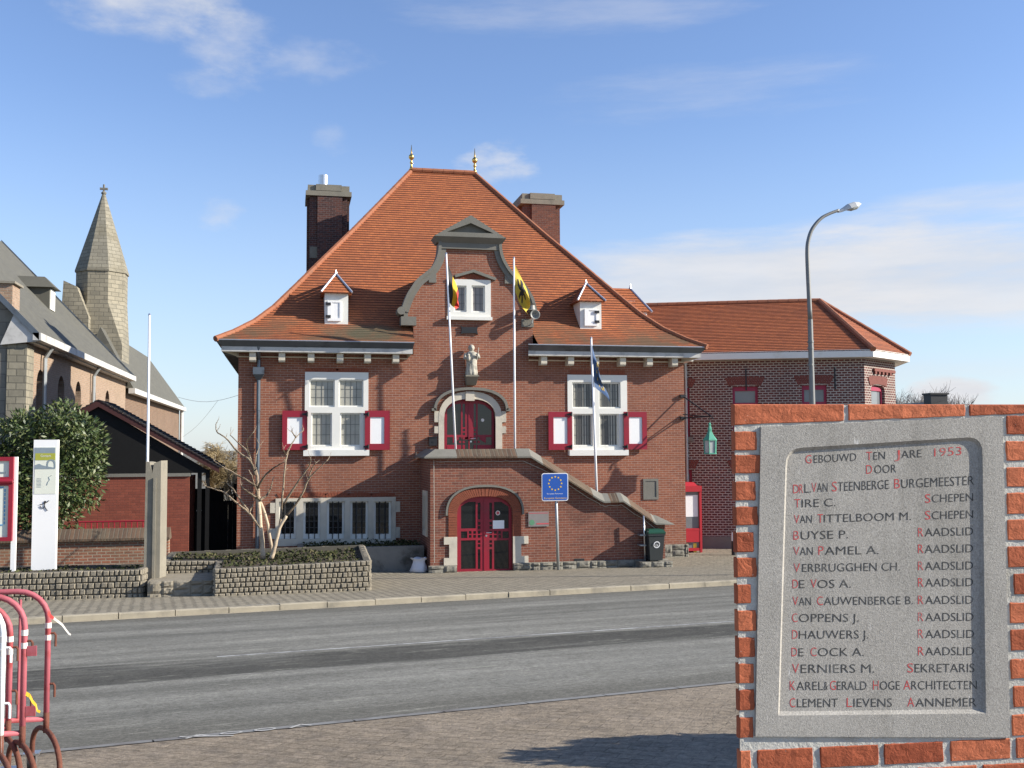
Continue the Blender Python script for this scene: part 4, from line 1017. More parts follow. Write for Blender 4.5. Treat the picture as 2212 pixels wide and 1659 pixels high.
# ------------------------------------------------------------------ things on and by the hall
# statue on its bracket: one continuous carved figure
def make_statue():
    x, z0 = FX(1016.5, 832); k = lambda y: FX(1016, y)[1]
    o = thing('statue', (x, YF, z0), 'weathered stone figure with a long robe on a bracket above the upper red door', 'statue')
    b = MB(); w = .2
    b.add([(x-.16, YF+.02, z0), (x+.16, YF+.02, z0), (x+.16, YF-.14, z0), (x-.16, YF-.14, z0), (x-.2, YF+.02, k(815)), (x+.2, YF+.02, k(815)), (x+.2, YF-.36, k(815)), (x-.2, YF-.36, k(815))], [(0, 1, 2, 3), (7, 6, 5, 4), (0, 4, 5, 1), (1, 5, 6, 2), (2, 6, 7, 3), (3, 7, 4, 0)])
    b.box(x-.22, x+.22, YF-.38, YF+.01, k(815)+.002, k(811.5)); b.build('bracket', M['concrete'], o)
    zb, zt = k(811.5), k(748); Hh = zt-zb; cy = YF-.19
    b = MB(); pf = [(0, .19, .14), (.08, .2, .15), (.2, .185, .14), (.35, .175, .13), (.5, .18, .125), (.62, .2, .12), (.72, .205, .11), (.78, .15, .09), (.82, .06, .06), (.85, .055, .06)]
    vs = []; n = 28
    for t, rx, ry in pf:
        for i in range(n):
            a = 2*math.pi*i/n; fold = 1+(.13*math.sin(a*9+t*5)*max(0, .75-t)); vs.append((x+rx*fold*math.cos(a), cy+ry*fold*math.sin(a), zb+t*Hh))
    fs = [(i*n+j, i*n+(j+1) % n, (i+1)*n+(j+1) % n, (i+1)*n+j) for i in range(len(pf)-1) for j in range(n)]+[tuple(range(n))[::-1], tuple(range((len(pf)-1)*n, len(pf)*n))]
    b.add(vs, fs)
    def ball(c, rx, ry, rz, s=12): b.lathe([(max(.002, math.sin(math.pi*i/8)), -math.cos(math.pi*i/8)*rz) for i in range(9)], c, s, sx=rx, sy=ry)
    ball((x, cy-.02, zb+.915*Hh), .085, .095, .1); ball((x, cy+.02, zb+.93*Hh), .11, .1, .11); b.box(x-.012, x+.012, cy-.135, cy-.09, zb+.9*Hh, zb+.93*Hh)
    b.tube([(x-.19, cy, zb+.72*Hh), (x-.23, cy-.06, zb+.56*Hh), (x-.13, cy-.17, zb+.55*Hh)], [.06, .055, .045], 8); b.tube([(x+.19, cy, zb+.72*Hh), (x+.23, cy-.08, zb+.6*Hh), (x+.15, cy-.18, zb+.7*Hh)], [.06, .055, .045], 8)
    ball((x-.13, cy-.17, zb+.66*Hh), .05, .05, .055); ball((x-.12, cy-.16, zb+.56*Hh), .06, .055, .09)
    b.tube([(x+.16, cy-.19, zb+.5*Hh), (x+.2, cy-.18, zb+.93*Hh)], .018, 6)
    f = b.build('figure', M['statue_stone'], o, smooth=True)
    rm = f.modifiers.new('Remesh', 'REMESH'); rm.mode = 'VOXEL'; rm.voxel_size = .014; rm.use_smooth_shade = True
make_statue()
# loudspeaker on the right foot of the gable
x, z = FX(1155, 680, YF-.35)
o = thing('loudspeaker', (x, YF, z), 'grey horn loudspeaker fixed to the right shoulder of the gable', 'loudspeaker')
q = Quaternion((1, 0, 0), R(90)).to_matrix()
b = MB(); b.lathe([(.04, -.24), (.06, -.16), (.1, -.07), (.15, .0), (.165, .015), (.15, .015), (.07, -.08), (.03, -.1)], (x, YF-.4, z), 16, M=q); b.build('horn', M['speaker'], o, smooth=True)
b = MB(); b.lathe([(.17, 0), (.13, .02), (.11, .16), (.16, .2), (.17, .2)], (x-.08, YF-.25, z+.16), 14); b.build('driver', M['speaker'], o)
b = MB(); b.tube([(x, YF-.2, z), (x-.05, YF-.15, z-.25), (x-.12, YF+.0, z-.35)], .02, 6); b.build('bracket', M['galv'], o)
# lantern on a wrought bracket at the right corner
a1, a2 = P(1478, 855.5, YF-.05), P(1478, 903, YF-.05); tip = P(1537, 897, YF-1.02)
tip.y = YF-1.02
o = thing('wall_lantern', (XR, YF, a2.z), 'green copper lantern hanging from a black iron bracket at the right corner of the hall', 'lantern')
b = MB(); A1 = Vector((XR-.06, YF-.03, a1.z)); A2 = Vector((XR-.06, YF-.03, a2.z)); TP = Vector((tip.x, YF-1.0, a2.z+.03))
b.tube([A1, TP], .022, 6); b.tube([A2, TP], .022, 6); b.tube([A2+Vector((0, 0, .12)), TP.lerp(A2, .1)], .018, 6)
for p in (A1, A2): b.box(p.x-.1, p.x+.09, YF-.09, YF-.002, p.z-.05, p.z+.05)
b.tube([TP, TP+Vector((.08, -.04, -.1)), TP+Vector((.05, -.02, -.04))], .02, 6); hk = TP.lerp(A2, .06); b.tube([hk, hk-Vector((0, 0, .3))], .012, 6)
b.build('bracket', M['iron'], o)
lx = hk; zt = lx.z-.2
b = MB(); b.lathe([(.02, 0), (.05, -.06), (.04, -.12), (.07, -.2), (.07, -.3), (.13, -.42), (.24, -.56), (.25, -.6), (.22, -.6)], (lx.x, lx.y, zt), 6); 
for k in range(6):
    a = math.pi*k/3; b.tube([(lx.x+.215*math.cos(a), lx.y+.215*math.sin(a), zt-.6), (lx.x+.2*math.cos(a), lx.y+.2*math.sin(a), zt-1.02)], .018, 5)
b.lathe([(.225, -1.05), (.225, -1.01), (.2, -1.01)], (lx.x, lx.y, zt), 6); b.build('lantern_body', M['verdigris'], o)
b = MB(); b.lathe([(.205, -.6), (.19, -1.01)], (lx.x, lx.y, zt), 6); b.build('lantern_glass', M['lamp_glass'], o)
# nameplate by the lower door
r = rect(1141, 1105.5, 1185, 1137, YP)
o = thing('nameplate_sign', (r[0], YP, r[2]), 'clear grey nameplate with a red line beside the lower red door', 'sign')
b = MB(); b.box(r[0], r[1], YP-.03, YP-.02, r[2], r[3]); b.build('plate', M['grey_glass'], o)
b = MB(); b.box(r[0]+.25, r[1], YP-.0335, YP-.031, r[2]+.06, r[2]+.1); b.box(r[0]+.02, r[1]-.02, YP-.0335, YP-.031, r[3]-.05, r[3]-.03); b.build('red_line', M['pink_print'], o)
b = MB(); b.lathe([(.085, 0), (.085, .002)], (r[0]+.11, YP-.031, r[2]+.12), 16, M=Matrix.Rotation(R(90), 3, 'X')); b.build('emblem', M['green_print'], o)

# flagpoles and their flags
def flagpole(base, top, label, r=.035):
    o = thing('flagpole', base, label, 'flagpole', 'flagpoles')
    b = MB(); base, top = Vector(base), Vector(top); b.tube([base, base.lerp(top, .5), top], [r, r*.95, r*.8], 10); b.build('pole', M['alu'], o, smooth=True)
    b = MB(); d = (top-base).normalized(); b.tube([top+d*.003, top+d*.05], [r*1.1, r*.5], 10); b.build('cap', M['steel'], o)
    return o
yp = 32.2
p1b, p1t = P(985.5, 990, yp), P(964, 549, yp-.35); p1b.z = 2.78; k = (P(985.5, 968, yp)-p1b)
flagpole(tuple(P(987, 1010, yp).xy)+(2.78,), p1t, 'white flagpole leaning left, with the black, yellow and red flag')
flagpole(tuple(P(1112.5, 1010, yp).xy)+(2.78,), P(1110, 558, yp), 'straight white flagpole right of the gable window, with the yellow flag')
p3 = P(1289.5, 1060, 31.7); flagpole((p3.x+.01, 31.7, 1.55), P(1277, 731, 31.7), 'white flagpole rising from the stairs, with the blue starred flag', .04)
gl_ = P(317, 1130, 27.6); flagpole((gl_.x, 27.6, gz(0, 27.6)), P(323, 681, 27.6), 'bare white flagpole with no flag, left of the hall by the concrete post')

def flagmat(name, stops):
    m = bpy.data.materials.new(name); m.use_nodes = True; t_ = NT(m.node_tree); bb = t_.n['Principled BSDF']
    u = t_.sep(t_.new('ShaderNodeTexCoord').outputs['UV'])[0]; cr = t_.new('ShaderNodeValToRGB'); cr.color_ramp.interpolation = 'CONSTANT'
    t_.l.new(u, cr.inputs[0]); e = cr.color_ramp.elements
    while len(e) < len(stops): e.new(.5)
    for i, (p_, c) in enumerate(stops): e[i].position = p_; e[i].color = (*c, 1)
    if len(stops) == 1: e[1].color = (*stops[0][1], 1)
    t_.l.new(cr.outputs[0], bb.inputs['Base Color']); bb.inputs['Roughness'].default_value = .8
    bb.inputs['Transmission Weight'].default_value = .0
    return m
def flag(name, fnp, m, label, motifs=(), nu=40, nv=26):
    b = MB(); pts = [[fnp(i/nu, j/nv) for j in range(nv+1)] for i in range(nu+1)]
    for i in range(nu):
        for j in range(nv): b.quad(pts[i][j], pts[i+1][j], pts[i+1][j+1], pts[i][j+1], 0, [(i/nu, j/nv), ((i+1)/nu, j/nv), ((i+1)/nu, (j+1)/nv), (i/nu, (j+1)/nv)])
    o = b.build(name, m, smooth=True, norm=False); tag(o, label, 'flag', 'flags on the poles')
    for polys, mm, nm in motifs:
        b = MB()
        for pl in polys:
            # dense polygon, laid on both faces of the cloth
            tr = tessellate_polygon([[Vector((p[0], p[1], 0)) for p in pl]])
            for tri in tr:
                N = 4
                A, B_, Cc = (Vector(pl[i]) for i in tri)
                grid = {}
                for sgn in (1, -1):
                    base = len(b.v); idx = {}
                    for i in range(N+1):
                        for j in range(N+1-i):
                            q = A+(B_-A)*(i/N)+(Cc-A)*(j/N); e = .01
                            p_ = fnp(q.x, q.y); n_ = (fnp(q.x+e, q.y)-fnp(q.x-e, q.y)).cross(fnp(q.x, q.y+e)-fnp(q.x, q.y-e)).normalized()
                            idx[(i, j)] = len(b.v); b.v.append(tuple(p_+n_*.008*sgn))
                    for i in range(N):
                        for j in range(N-i):
                            b.f.append([idx[(i, j)], idx[(i+1, j)], idx[(i, j+1)]]); b.mi.append(0)
                            if i+j < N-1: b.f.append([idx[(i+1, j)], idx[(i+1, j+1)], idx[(i, j+1)]]); b.mi.append(0)
        b.build(nm, mm, o, norm=False)
    return o
def limp(top, bot, tip_top, tip_bot, amp, nf, ph=0):
    """cloth hung from a leaning hoist; (s, t): s along the fly, t down the hoist"""
    top, bot, tt, tb = (Vector(p) for p in (top, bot, tip_top, tip_bot))
    def f(s, t_):
        h = top.lerp(bot, t_); e = tt.lerp(tb, t_); p = h.lerp(e, s)
        w = math.sin(nf*t_*math.pi+s*3+ph)*amp*min(1, s*2.2); w2 = math.sin((s*2.2+t_*1.3)*math.pi+ph)*amp*.5*s
        return p+Vector((w*.35+.06*math.sin(s*math.pi), w+w2, .05*math.sin(s*6)*s))
    return f
yq = yp-.3
f1 = limp(P(966, 568, yq), P(970, 655, yq), P(983, 655, yq+.1), P(977, 668, yq), .13, 3.)
# colours run from hoist to fly; in the limp cloth that reads top to bottom
def belg(s, t_):
    A, B_ = P(965.5, 566, yq), P(969.5, 652, yq)
    h = A.lerp(B_, t_*(1-.0)); fx = Vector((.02, 0, 0))
    drop = s*(1.25-.95*t_)
    x = .44*math.sin(min(1, s*1.2)*math.pi*.5)*(.45+.55*min(1, (1-t_)*.6+.5*s))
    z_ = -drop
    w = .12*math.sin(4.5*s+7*t_)*min(1, 3*s)
    return Vector((h.x+x*.8+.05*math.sin(9*t_+4*s)*s, h.y+w, h.z+z_))
flag('flag', belg, flagmat('black yellow red', [(0, (.02, .02, .02)), (.333, (.68, .42, .02)), (.667, (.62, .045, .03))]), 'limp black, yellow and red striped flag on the leaning flagpole')
def flem(s, t_):
    A, B_ = P(1112, 572, yp), P(1113, 632, yp)
    h = A.lerp(B_, t_); x = .5*s+.06*math.sin(s*math.pi)*(1-t_); z_ = -1.12*s*(1.0-.45*t_)-.1*s*s
    w = .13*math.sin(5*s+6*t_)*min(1, 2.5*s)
    return Vector((h.x+x-.15*t_*s+.04*math.sin(8*t_+5*s)*s, h.y+w-.05*s, h.z+z_))
lion = [(.3, .16), (.38, .1), (.46, .14), (.46, .24), (.54, .26), (.62, .2), (.68, .24), (.62, .33), (.52, .36), (.54, .46), (.64, .44), (.72, .5), (.66, .56), (.54, .55), (.5, .64), (.58, .7), (.66, .78), (.6, .86), (.52, .78), (.42, .7), (.38, .8), (.42, .9), (.3, .9), (.3, .76), (.34, .62), (.26, .66), (.16, .58), (.2, .48), (.14, .36), (.2, .3), (.26, .4), (.3, .54), (.34, .44), (.33, .3)]
flag('flag', flem, flagmat('flag yellow', [(0, (.5, .36, .04))]), 'yellow flag with a black rampant lion hanging right of the gable window', [([lion], M['black_print'], 'lion_emblem')])
def star(cx, cy, r, a0=0): return [(cx+(r if k % 2 == 0 else r*.42)*math.cos(math.pi*k/5+a0), cy+(r if k % 2 == 0 else r*.42)*1.4*math.sin(math.pi*k/5+a0)) for k in range(10)]
def euf(s, t_):
    A, B_ = P(1278.5, 742, 31.65), P(1284, 835, 31.65)
    h = A.lerp(B_, t_); x = .62*s*(.45+.55*t_)*(1-.12*s); z_ = -1.05*s*(1-.5*t_)
    w = .12*math.sin(4*s+7*t_+1)*min(1, 2.5*s)
    return Vector((h.x+x+.05*math.sin(6*t_+5*s)*s, h.y+w, h.z+z_))
st = [star(.5+.22*math.cos(2*math.pi*k/12), .5+.33*math.sin(2*math.pi*k/12), .05) for k in range(12)]
flag('flag', euf, flagmat('flag blue', [(0, (.05, .095, .19))]), 'dark blue flag with yellow stars hanging in front of the right window', [(st, M['yellow'], 'star_emblem')])

# blue municipal sign on its post
gp = P(1206, 1234, 30.62); o = thing('road_sign', (gp.x, 30.62, gz(0, 30.62)), 'square blue sign with a ring of yellow stars on a grey post before the porch', 'sign')
tp = P(1198.5, 1082, 30.6)
b = MB(); b.tube([(gp.x, 30.62, -.1), (P(1200, 1060, 30.62).x, 30.62, 2.9)], .045, 10); b.build('post', M['galv'], o, smooth=True)
r = rect(1170, 1022, 1227, 1082, 30.55); rr = .06
def rrect(r, c, n=5):
    pts = []
    for cx_, cz_, a0 in ((r[1]-c, r[3]-c, 0), (r[0]+c, r[3]-c, 90), (r[0]+c, r[2]+c, 180), (r[1]-c, r[2]+c, 270)):
        for i in range(n+1): a = R(a0+90*i/n); pts.append((cx_+c*math.cos(a), cz_+c*math.sin(a)))
    return pts
b = MB(); b.prism(rrect(r, .07), [], fY(30.55), -.02, .01); b.build('panel_edge', M['sign_white'], o)
b = MB(); b.prism(rrect(ins(r, .022), .055), [], fY(30.55), -.024, -.0205); b.build('panel', M['blue'], o)
b = MB(); scx, scz = (r[0]+r[1])/2+.005, r[3]-.31
for k in range(12): b.prism([(x_, z_) for x_, z_ in [(scx+.2*math.cos(R(30*k))+(.036 if j % 2 == 0 else .016)*math.sin(math.pi*j/5), scz+.2*math.sin(R(30*k))+(.036 if j % 2 == 0 else .016)*math.cos(math.pi*j/5)) for j in range(10)]], [], fY(30.55), -.027, -.0245)
put_text(b, 'Europese Gemeente', lambda x, z: (x, 30.525, z), r[0]+.07, r[1]-.05, r[2]+.06, .06); b.build('yellow_lettering', M['yellow'], o)
b = MB(); put_text(b, 'Europees Parlement', lambda x, z: (x, 30.525, z), r[0]+.16, r[1]-.17, r[2]+.2, .042); b.build('white_lettering', M['sign_white'], o)
# slim steel rail post with clamps, and the wheelie bin
gp = P(1394, 1232, 30.75); o = thing('steel_post', (gp.x, 30.75, 0), 'slim shiny steel post clamped to the stair wall left of the wheelie bin', 'post')
b = MB(); tpz = P(1390, 1114, 30.75); b.tube([(gp.x, 30.75, -.05), (tpz.x+.02, 30.75, tpz.z-.6), (tpz.x, 30.75, tpz.z)], .028, 10); b.build('pole', M['steel'], o, smooth=True)
for yy in (1156, 1178): z = P(1390, yy, 30.75).z; b = MB(); b.box(gp.x-.16, gp.x+.03, 30.72, YP-.002, z-.02, z+.02); b.build('clamp', M['galv'], o)
r = rect(1399, 1143, 1439, 1213, 30.5); o = thing('wheelie_bin', ((r[0]+r[1])/2, 30.7, .2), 'dark grey wheelie bin with a green lid at the foot of the stairs', 'bin')
b = MB(); xm = (r[0]+r[1])/2; h = r[3]-.2
def bx(zf, w, y0, y1): return [(xm-w, y0, .2+zf*h), (xm+w, y0, .2+zf*h), (xm+w, y1, .2+zf*h), (xm-w, y1, .2+zf*h)]
vs = bx(.03, .2, 30.56, 30.9)+bx(.8, .25, 30.5, 30.93)+bx(.8, .275, 30.475, 30.95)+bx(.86, .275, 30.475, 30.95)
b.add(vs, [(3, 2, 1, 0), (12, 13, 14, 15)]+[(i*4+k, i*4+(k+1) % 4, (i+1)*4+(k+1) % 4, (i+1)*4+k) for i in range(3) for k in range(4)]); b.build('body', M['bin'], o)
b = MB(); vs = bx(.862, .28, 30.46, 30.96)+bx(.9, .28, 30.46, 30.96)+bx(.99, .22, 30.56, 30.94)
b.add(vs, [(3, 2, 1, 0), (8, 9, 10, 11)]+[(i*4+k, i*4+(k+1) % 4, (i+1)*4+(k+1) % 4, (i+1)*4+k) for i in range(2) for k in range(4)]); b.tube([(xm-.22, 30.97, .2+.93*h), (xm+.22, 30.97, .2+.93*h)], .02, 6); b.build('lid', M['bin_lid'], o)
for s in (-1, 1): b = MB(); b.tube([(xm+s*.2, 30.86, .29), (xm+s*.25, 30.86, .29)], .09, 14); b.build('wheel', M['rubber'], o)
b = MB(); cz = .2+.52*h; q = Matrix.Rotation(R(94), 3, 'X')
ring = [(.105*math.cos(2*math.pi*k/24), .105*math.sin(2*math.pi*k/24)) for k in range(24)]
b.prism(ring, [[(p[0]*.72, p[1]*.72) for p in ring]], lambda a, c, d: Vector((xm+a, 30.524+d+(-.02 if c > 0 else 0)-.08*c, cz+c)), -.008, -.003)
put_text(b, 'a', lambda x, z: (xm+x, 30.51-.08*z, cz+z), -.045, .05, -.05, .12); b.build('emblem', M['bin_white'], o)
# sandbag by the porch
def make_sack():
    c = P(907, 1236, 31.25); b = MB(); pf = [(.0, .2), (.04, .24), (.15, .21), (.27, .16), (.36, .15), (.41, .2), (.43, .21), (.42, .17), (.35, .12)]
    n = 22; vs = []
    for z, r_ in pf:
        for k in range(n):
            a = 2*math.pi*k/n; w = 1+.1*math.sin(3*a+z*9)+.05*math.sin(7*a-z*15); vs.append((c.x+r_*1.15*w*math.cos(a)-.03*math.cos(a*2), 31.3+r_*.8*w*math.sin(a), z+.02*math.sin(4*a)*(z > .1)))
    b.add(vs, [(i*n+k, i*n+(k+1) % n, (i+1)*n+(k+1) % n, (i+1)*n+k) for i in range(len(pf)-1) for k in range(n)]+[tuple(range(n))[::-1], tuple(range((len(pf)-1)*n, len(pf)*n))])
    tag(b.build('sandbag', M['sack'], smooth=True), 'open white sack standing in the shade against the left side of the porch', 'sack')
make_sack()
# cord of lights along the porch
b = MB(); pts = [(PXL+.12, YP-.05, .3), (PXL+.1, YP-.05, ztop-.08)]
for i in range(1, 16): pts.append((PXL+.1+(cp[1][0]-PXL-.3)*i/15, YP-.05, ztop-.09-.025*abs(math.sin(i*1.3))))
for i in range(1, 20):
    s = i/19; k = s*(len(cp)-3); j = min(int(k), len(cp)-4); a, c = Vector(cp[1+j]), Vector(cp[2+j]); p = a.lerp(c, k-j); pts.append((p.x, YP-.05, p.y-.1-.02*math.sin(i*2.1)))
b.tube(pts, .01, 5); tag(b.build('light_cord', M['cable']), 'thin pale cord of lights strung under the coping of the stair porch', 'cord')

# ------------------------------------------------------------------ cobble planters and what stands in them
def cobbles(b, p0, p1, zb, zt, rows, rnd, step=.125, dep=.1):
    """courses of rough cobbles on the vertical face from p0 to p1"""
    p0, p1 = Vector((*p0, 0)), Vector((*p1, 0)); L = (p1-p0).length; t_ = (p1-p0)/L; nrm = Vector((t_.y, -t_.x, 0))
    zb0, zb1 = zb; zt0, zt1 = zt
    for r_ in range(rows):
        u = rnd.uniform(-.06, 0)
        while u < L-.02:
            w = step*rnd.uniform(.8, 1.25); a, c = max(u, 0)+.008, min(u+w, L)-.008; u += w
            if c-a < .03: continue
            f = (a+c)/2/L; lo = zb0+(zb1-zb0)*f; hi = zt0+(zt1-zt0)*f; h = (hi-lo)/rows; z0, z1 = lo+h*r_+.008+rnd.uniform(-.004, .004), lo+h*(r_+1)-.006+rnd.uniform(-.005, .005)
            j = rnd.uniform(0, .025); i_ = .018
            def q(uu, zz, o): v = p0+t_*uu+nrm*o; return (v.x, v.y, zz)
            jj = lambda: rnd.uniform(-.006, .006)
            vs = [q(a, z0, -dep), q(c, z0, -dep), q(c, z1, -dep), q(a, z1, -dep), q(a, z0, .0), q(c, z0, .0), q(c, z1, .0), q(a, z1, .0), q(a+i_+jj(), z0+i_+jj(), .022+j), q(c-i_+jj(), z0+i_+jj(), .022+j*.7), q(c-i_+jj(), z1-i_+jj(), .024+j), q(a+i_+jj(), z1-i_+jj(), .02+j)]
            b.add(vs, [(0, 1, 5, 4), (1, 2, 6, 5), (2, 3, 7, 6), (3, 0, 4, 7), (4, 5, 9, 8), (5, 6, 10, 9), (6, 7, 11, 10), (7, 4, 8, 11), (8, 9, 10, 11)])
def planter(name, pts, ztops, label, soil_drop, rows, rnd):
    """closed plan outline (counter-clockwise), tops per corner"""
    cx = sum(p[0] for p in pts)/len(pts); cy = sum(p[1] for p in pts)/len(pts)
    o = thing(name, (pts[0][0], pts[0][1], gz(*pts[0])), label, 'planter')
    b = MB(); n = len(pts); w = .16
    for i in range(n):
        p, q = pts[i], pts[(i+1) % n]; rws = max(2, round(rows*(ztops[i]-gz(*p))/(ztops[0]-gz(*pts[0]))))
        cobbles(b, p, q, (gz(*p)-.05, gz(*q)-.05), (ztops[i], ztops[(i+1) % n]), rws, rnd)
    b.build('cobble_facing', M['cobble'], o)
    b = MB(); inn = []
    for i in range(n):
        a, p, q = Vector((*pts[i-1], 0)), Vector((*pts[i], 0)), Vector((*pts[(i+1) % n], 0))
        n1 = (p-a).normalized(); n2 = (q-p).normalized(); m = Vector((-n1.y, n1.x, 0))+Vector((-n2.y, n2.x, 0)); m = m/max(.4, m.length)*1.3
        inn.append((p+m*w, p+m*.012))
    vs = [(k[1].x, k[1].y, gz(k[1].x, k[1].y)-.1) for k in inn]+[(k[1].x, k[1].y, ztops[i]-.006) for i, k in enumerate(inn)]+[(k[0].x, k[0].y, ztops[i]-.004) for i, k in enumerate(inn)]+[(k[0].x, k[0].y, ztops[i]-soil_drop-.1) for i, k in enumerate(inn)]
    fs = []
    for i in range(n):
        j = (i+1) % n
        for L in range(3): fs.append((L*n+i, L*n+j, (L+1)*n+j, (L+1)*n+i))
    b.add(vs, fs); b.build('wall_core', M['cobble_joint'], o)
    b = MB(); b.prism([(k[0].x, k[0].y) for k in inn], [], lambda a, c, d: Vector((a, c, sum(ztops)/n-soil_drop+d)), 0, -.05); b.build('soil', M['soil'], o)
    return o
rnd = random.Random(11)
zR = P(463, 1229, 24.79).z
planter('stone_planter', [(-1.67, 24.79), (1.87, 25.05), (1.95, 28.6), (-3.0, 28.3), (-3.0, 26.6), (-1.72, 26.6)], [zR, zR+.07, zR+.12, zR+.08, zR+.02, zR], 'tall cobblestone planter with the pruned tree in front of the hall', .04, 6, rnd)
zL = P(160, 1236, 25.25).z
planter('stone_planter', [(-9.5, 25.5), (-3.3, 25.3), (-3.15, 26.55), (-9.5, 26.9)], [zL-.02, zL+.02, zL+.02, zL], 'long low cobblestone planter holding the information boards at the left', .03, 5, rnd)
b = MB(); rnd = random.Random(4); rocky(b, -3.16, -1.7, 25.12, 25.3, gz(0, 25.1)-.1, gz(0, 25.1)+.36, 2, rnd); b.box(-3.16, -1.7, 25.13, 26.58, gz(0, 25)-.2, gz(0, 25)+.35)
tag(b.build('stone_step', M['cobble']), 'low rough stone ledge joining the two cobblestone planters', 'ledge')
b = MB(); q0, q1 = P(643, 1185, 31.9), P(928, 1185, 31.9); b.box(q0.x, PXL-.09, 31.75, 31.95, -.1, .74); b.box(q0.x, q0.x+.18, 31.95, YF-.06, -.1, .739)
tag(b.build('concrete_planter', M['shade_concrete']), 'low grey concrete planter wall under the basement windows left of the porch', 'planter')
b = MB(); b.box(q0.x+.18, PXL-.09, 31.95, YF-.06, .3, .66); tag(b.build('soil', M['soil']), kind='structure')

def leaf(b, c, d, w, rnd, fold=.0):
    d = Vector(d); s = d.cross(Vector((rnd.uniform(-1, 1), rnd.uniform(-1, 1), rnd.uniform(-1, 1)))).normalized()*w; c = Vector(c)
    b.add([c, c+d*.45+s, c+d, c+d*.45-s], [(0, 1, 2, 3)])
def ivy(name, poly, z0, n, seed, hgt, label, z1=None):
    rnd = random.Random(seed); b = MB(); xs_ = [p[0] for p in poly]; ys_ = [p[1] for p in poly]
    def inside(x, y):
        c = False
        for i in range(len(poly)):
            (x1, y1), (x2, y2) = poly[i-1], poly[i]
            if (y1 > y) != (y2 > y) and x < (x2-x1)*(y-y1)/(y2-y1)+x1: c = not c
        return c
    k = 0
    while k < n:
        x, y = rnd.uniform(min(xs_), max(xs_)), rnd.uniform(min(ys_), max(ys_))
        if not inside(x, y): continue
        k += 1; hh = hgt*(.3+1.4*max(0, noise.noise(Vector((x*1.8, y*1.8, seed)))+.35))
        a = rnd.uniform(0, 6.28); L = rnd.uniform(.05, .1); e = rnd.uniform(-.3, .9)
        leaf(b, (x, y, z0+rnd.uniform(0, hh)), (L*math.cos(a)*math.cos(e), L*math.sin(a)*math.cos(e), L*math.sin(e)), L*.38, rnd)
    return tag(b.build(name, M['ivy'], norm=False), label, 'ground cover', kind='stuff')
ivy('ivy', [(-1.55, 24.98), (1.6, 25.15), (1.7, 28.3), (-2.8, 28.2), (-2.8, 26.8), (-1.55, 26.8)], zR-.02, 2900, 1, .06, 'low green ivy covering the tall cobble planter under the pruned tree')
ivy('ivy', [(-9.4, 25.65), (-3.45, 25.45), (-3.4, 26.4), (-9.4, 26.7)], zL-.05, 1000, 2, .04, 'thin green ivy along the low cobble planter at the left')
ivy('ivy', [(q0.x+.2, 32.0), (PXL-.15, 32.0), (PXL-.15, 33.4), (q0.x+.2, 33.4)], .66, 1600, 3, .14, 'dark ivy in the shaded concrete planter under the basement windows')

# concrete post with a forked top
q0, q1 = P(319, 995, 25.9), P(354, 1243, 25.9); zt = q0.z; zb_ = gz(0, 25.9)+.3
o = thing('concrete_post', ((q0.x+q1.x)/2, 25.9, zb_), 'weathered concrete memorial post with a notched top beside the bare flagpole', 'post')
xm = (q0.x+q1.x)/2; b = MB(); w = .165
b.prism([(-w*1.1, -.2), (w*1.1, -.2), (w*1.05, (zt-zb_)), (w*.1, zt-zb_-.06), (-.02, zt-zb_-.3), (-.08, zt-zb_-.04), (-w, zt-zb_-.02)], [], lambda a, c, d: Vector((xm+a+d*.25, 25.9+d, zb_+c)), -.2, .2)
b.box(xm-.04, xm+.02, 25.66, 25.71, zb_, zt-.4); b.build('shaft', M['concrete'], o)

# white information totem
r = rect(70, 950, 122, 1228, 26.1); zb_ = gz(0, 26.1)+.3
o = thing('information_totem', ((r[0]+r[1])/2, 26.1, zb_), 'tall white information totem with an olive banner in the left planter', 'sign')
b = MB(); b.box(r[0], r[1], 26.1, 26.28, zb_, r[3]); b.build('column', M['white_clean'], o)
def pl(bname, m, x0, y0, x1, y1, off): 
    s = rect(x0, y0, x1, y1, 26.1); b = MB(); b.box(s[0], s[1], 26.1-off, 26.1-off+.004, s[2], s[3]); return b.build(bname, m, o)
pl('panel', M['paper'], 75, 966, 121, 1067, .0065)
pl('panel_head', M['bluegrey_print'], 76.5, 967, 119.5, 979, .011); pl('panel_banner', M['olive_print'], 76.5, 979, 119.5, 994, .0111)
s = rect(76.5, 994, 119.5, 1013, 26.1); b = MB(); zz = lambda f: s[2]+(s[3]-s[2])*f; xx = lambda f: s[0]+(s[1]-s[0])*f
b.prism([(xx(0), zz(0)), (xx(1), zz(0)), (xx(1), zz(.12)), (xx(.6), zz(.3)), (xx(.35), zz(.42)), (xx(.2), zz(.6)), (xx(.12), zz(.55)), (xx(0), zz(.45))], [], fY(26.1), -.0115, -.007)
cx_, cz_ = xx(.8), zz(.35); ar = arch(cx_-.07, cx_+.07, zz(.12), cz_, cz_+.12, 8); b.prism([(p[0]+(p[0]-cx_)*.35, p[1]+(.03 if p[1] > cz_ else 0)) for p in ar], [ar], fY(26.1), -.013, -.0116); b.build('panel_picture', M['bluegrey_print'], o)
b = MB(); s = rect(88, 981, 110, 988, 26.1); put_text(b, 'Gottem', lambda x, z: (x, 26.0855, z), s[0], s[1], s[2]+.01, .06); b.build('lettering', M['sign_white'], o)
b = MB()   # running stick figure
def fig(x, y): s = P(x, y, 26.1); return (s.x, 26.09, s.z)
b.lathe([(.03, 0), (.03, .003)], fig(97.5, 1084.5), 10, M=Matrix.Rotation(R(90), 3, 'X'))
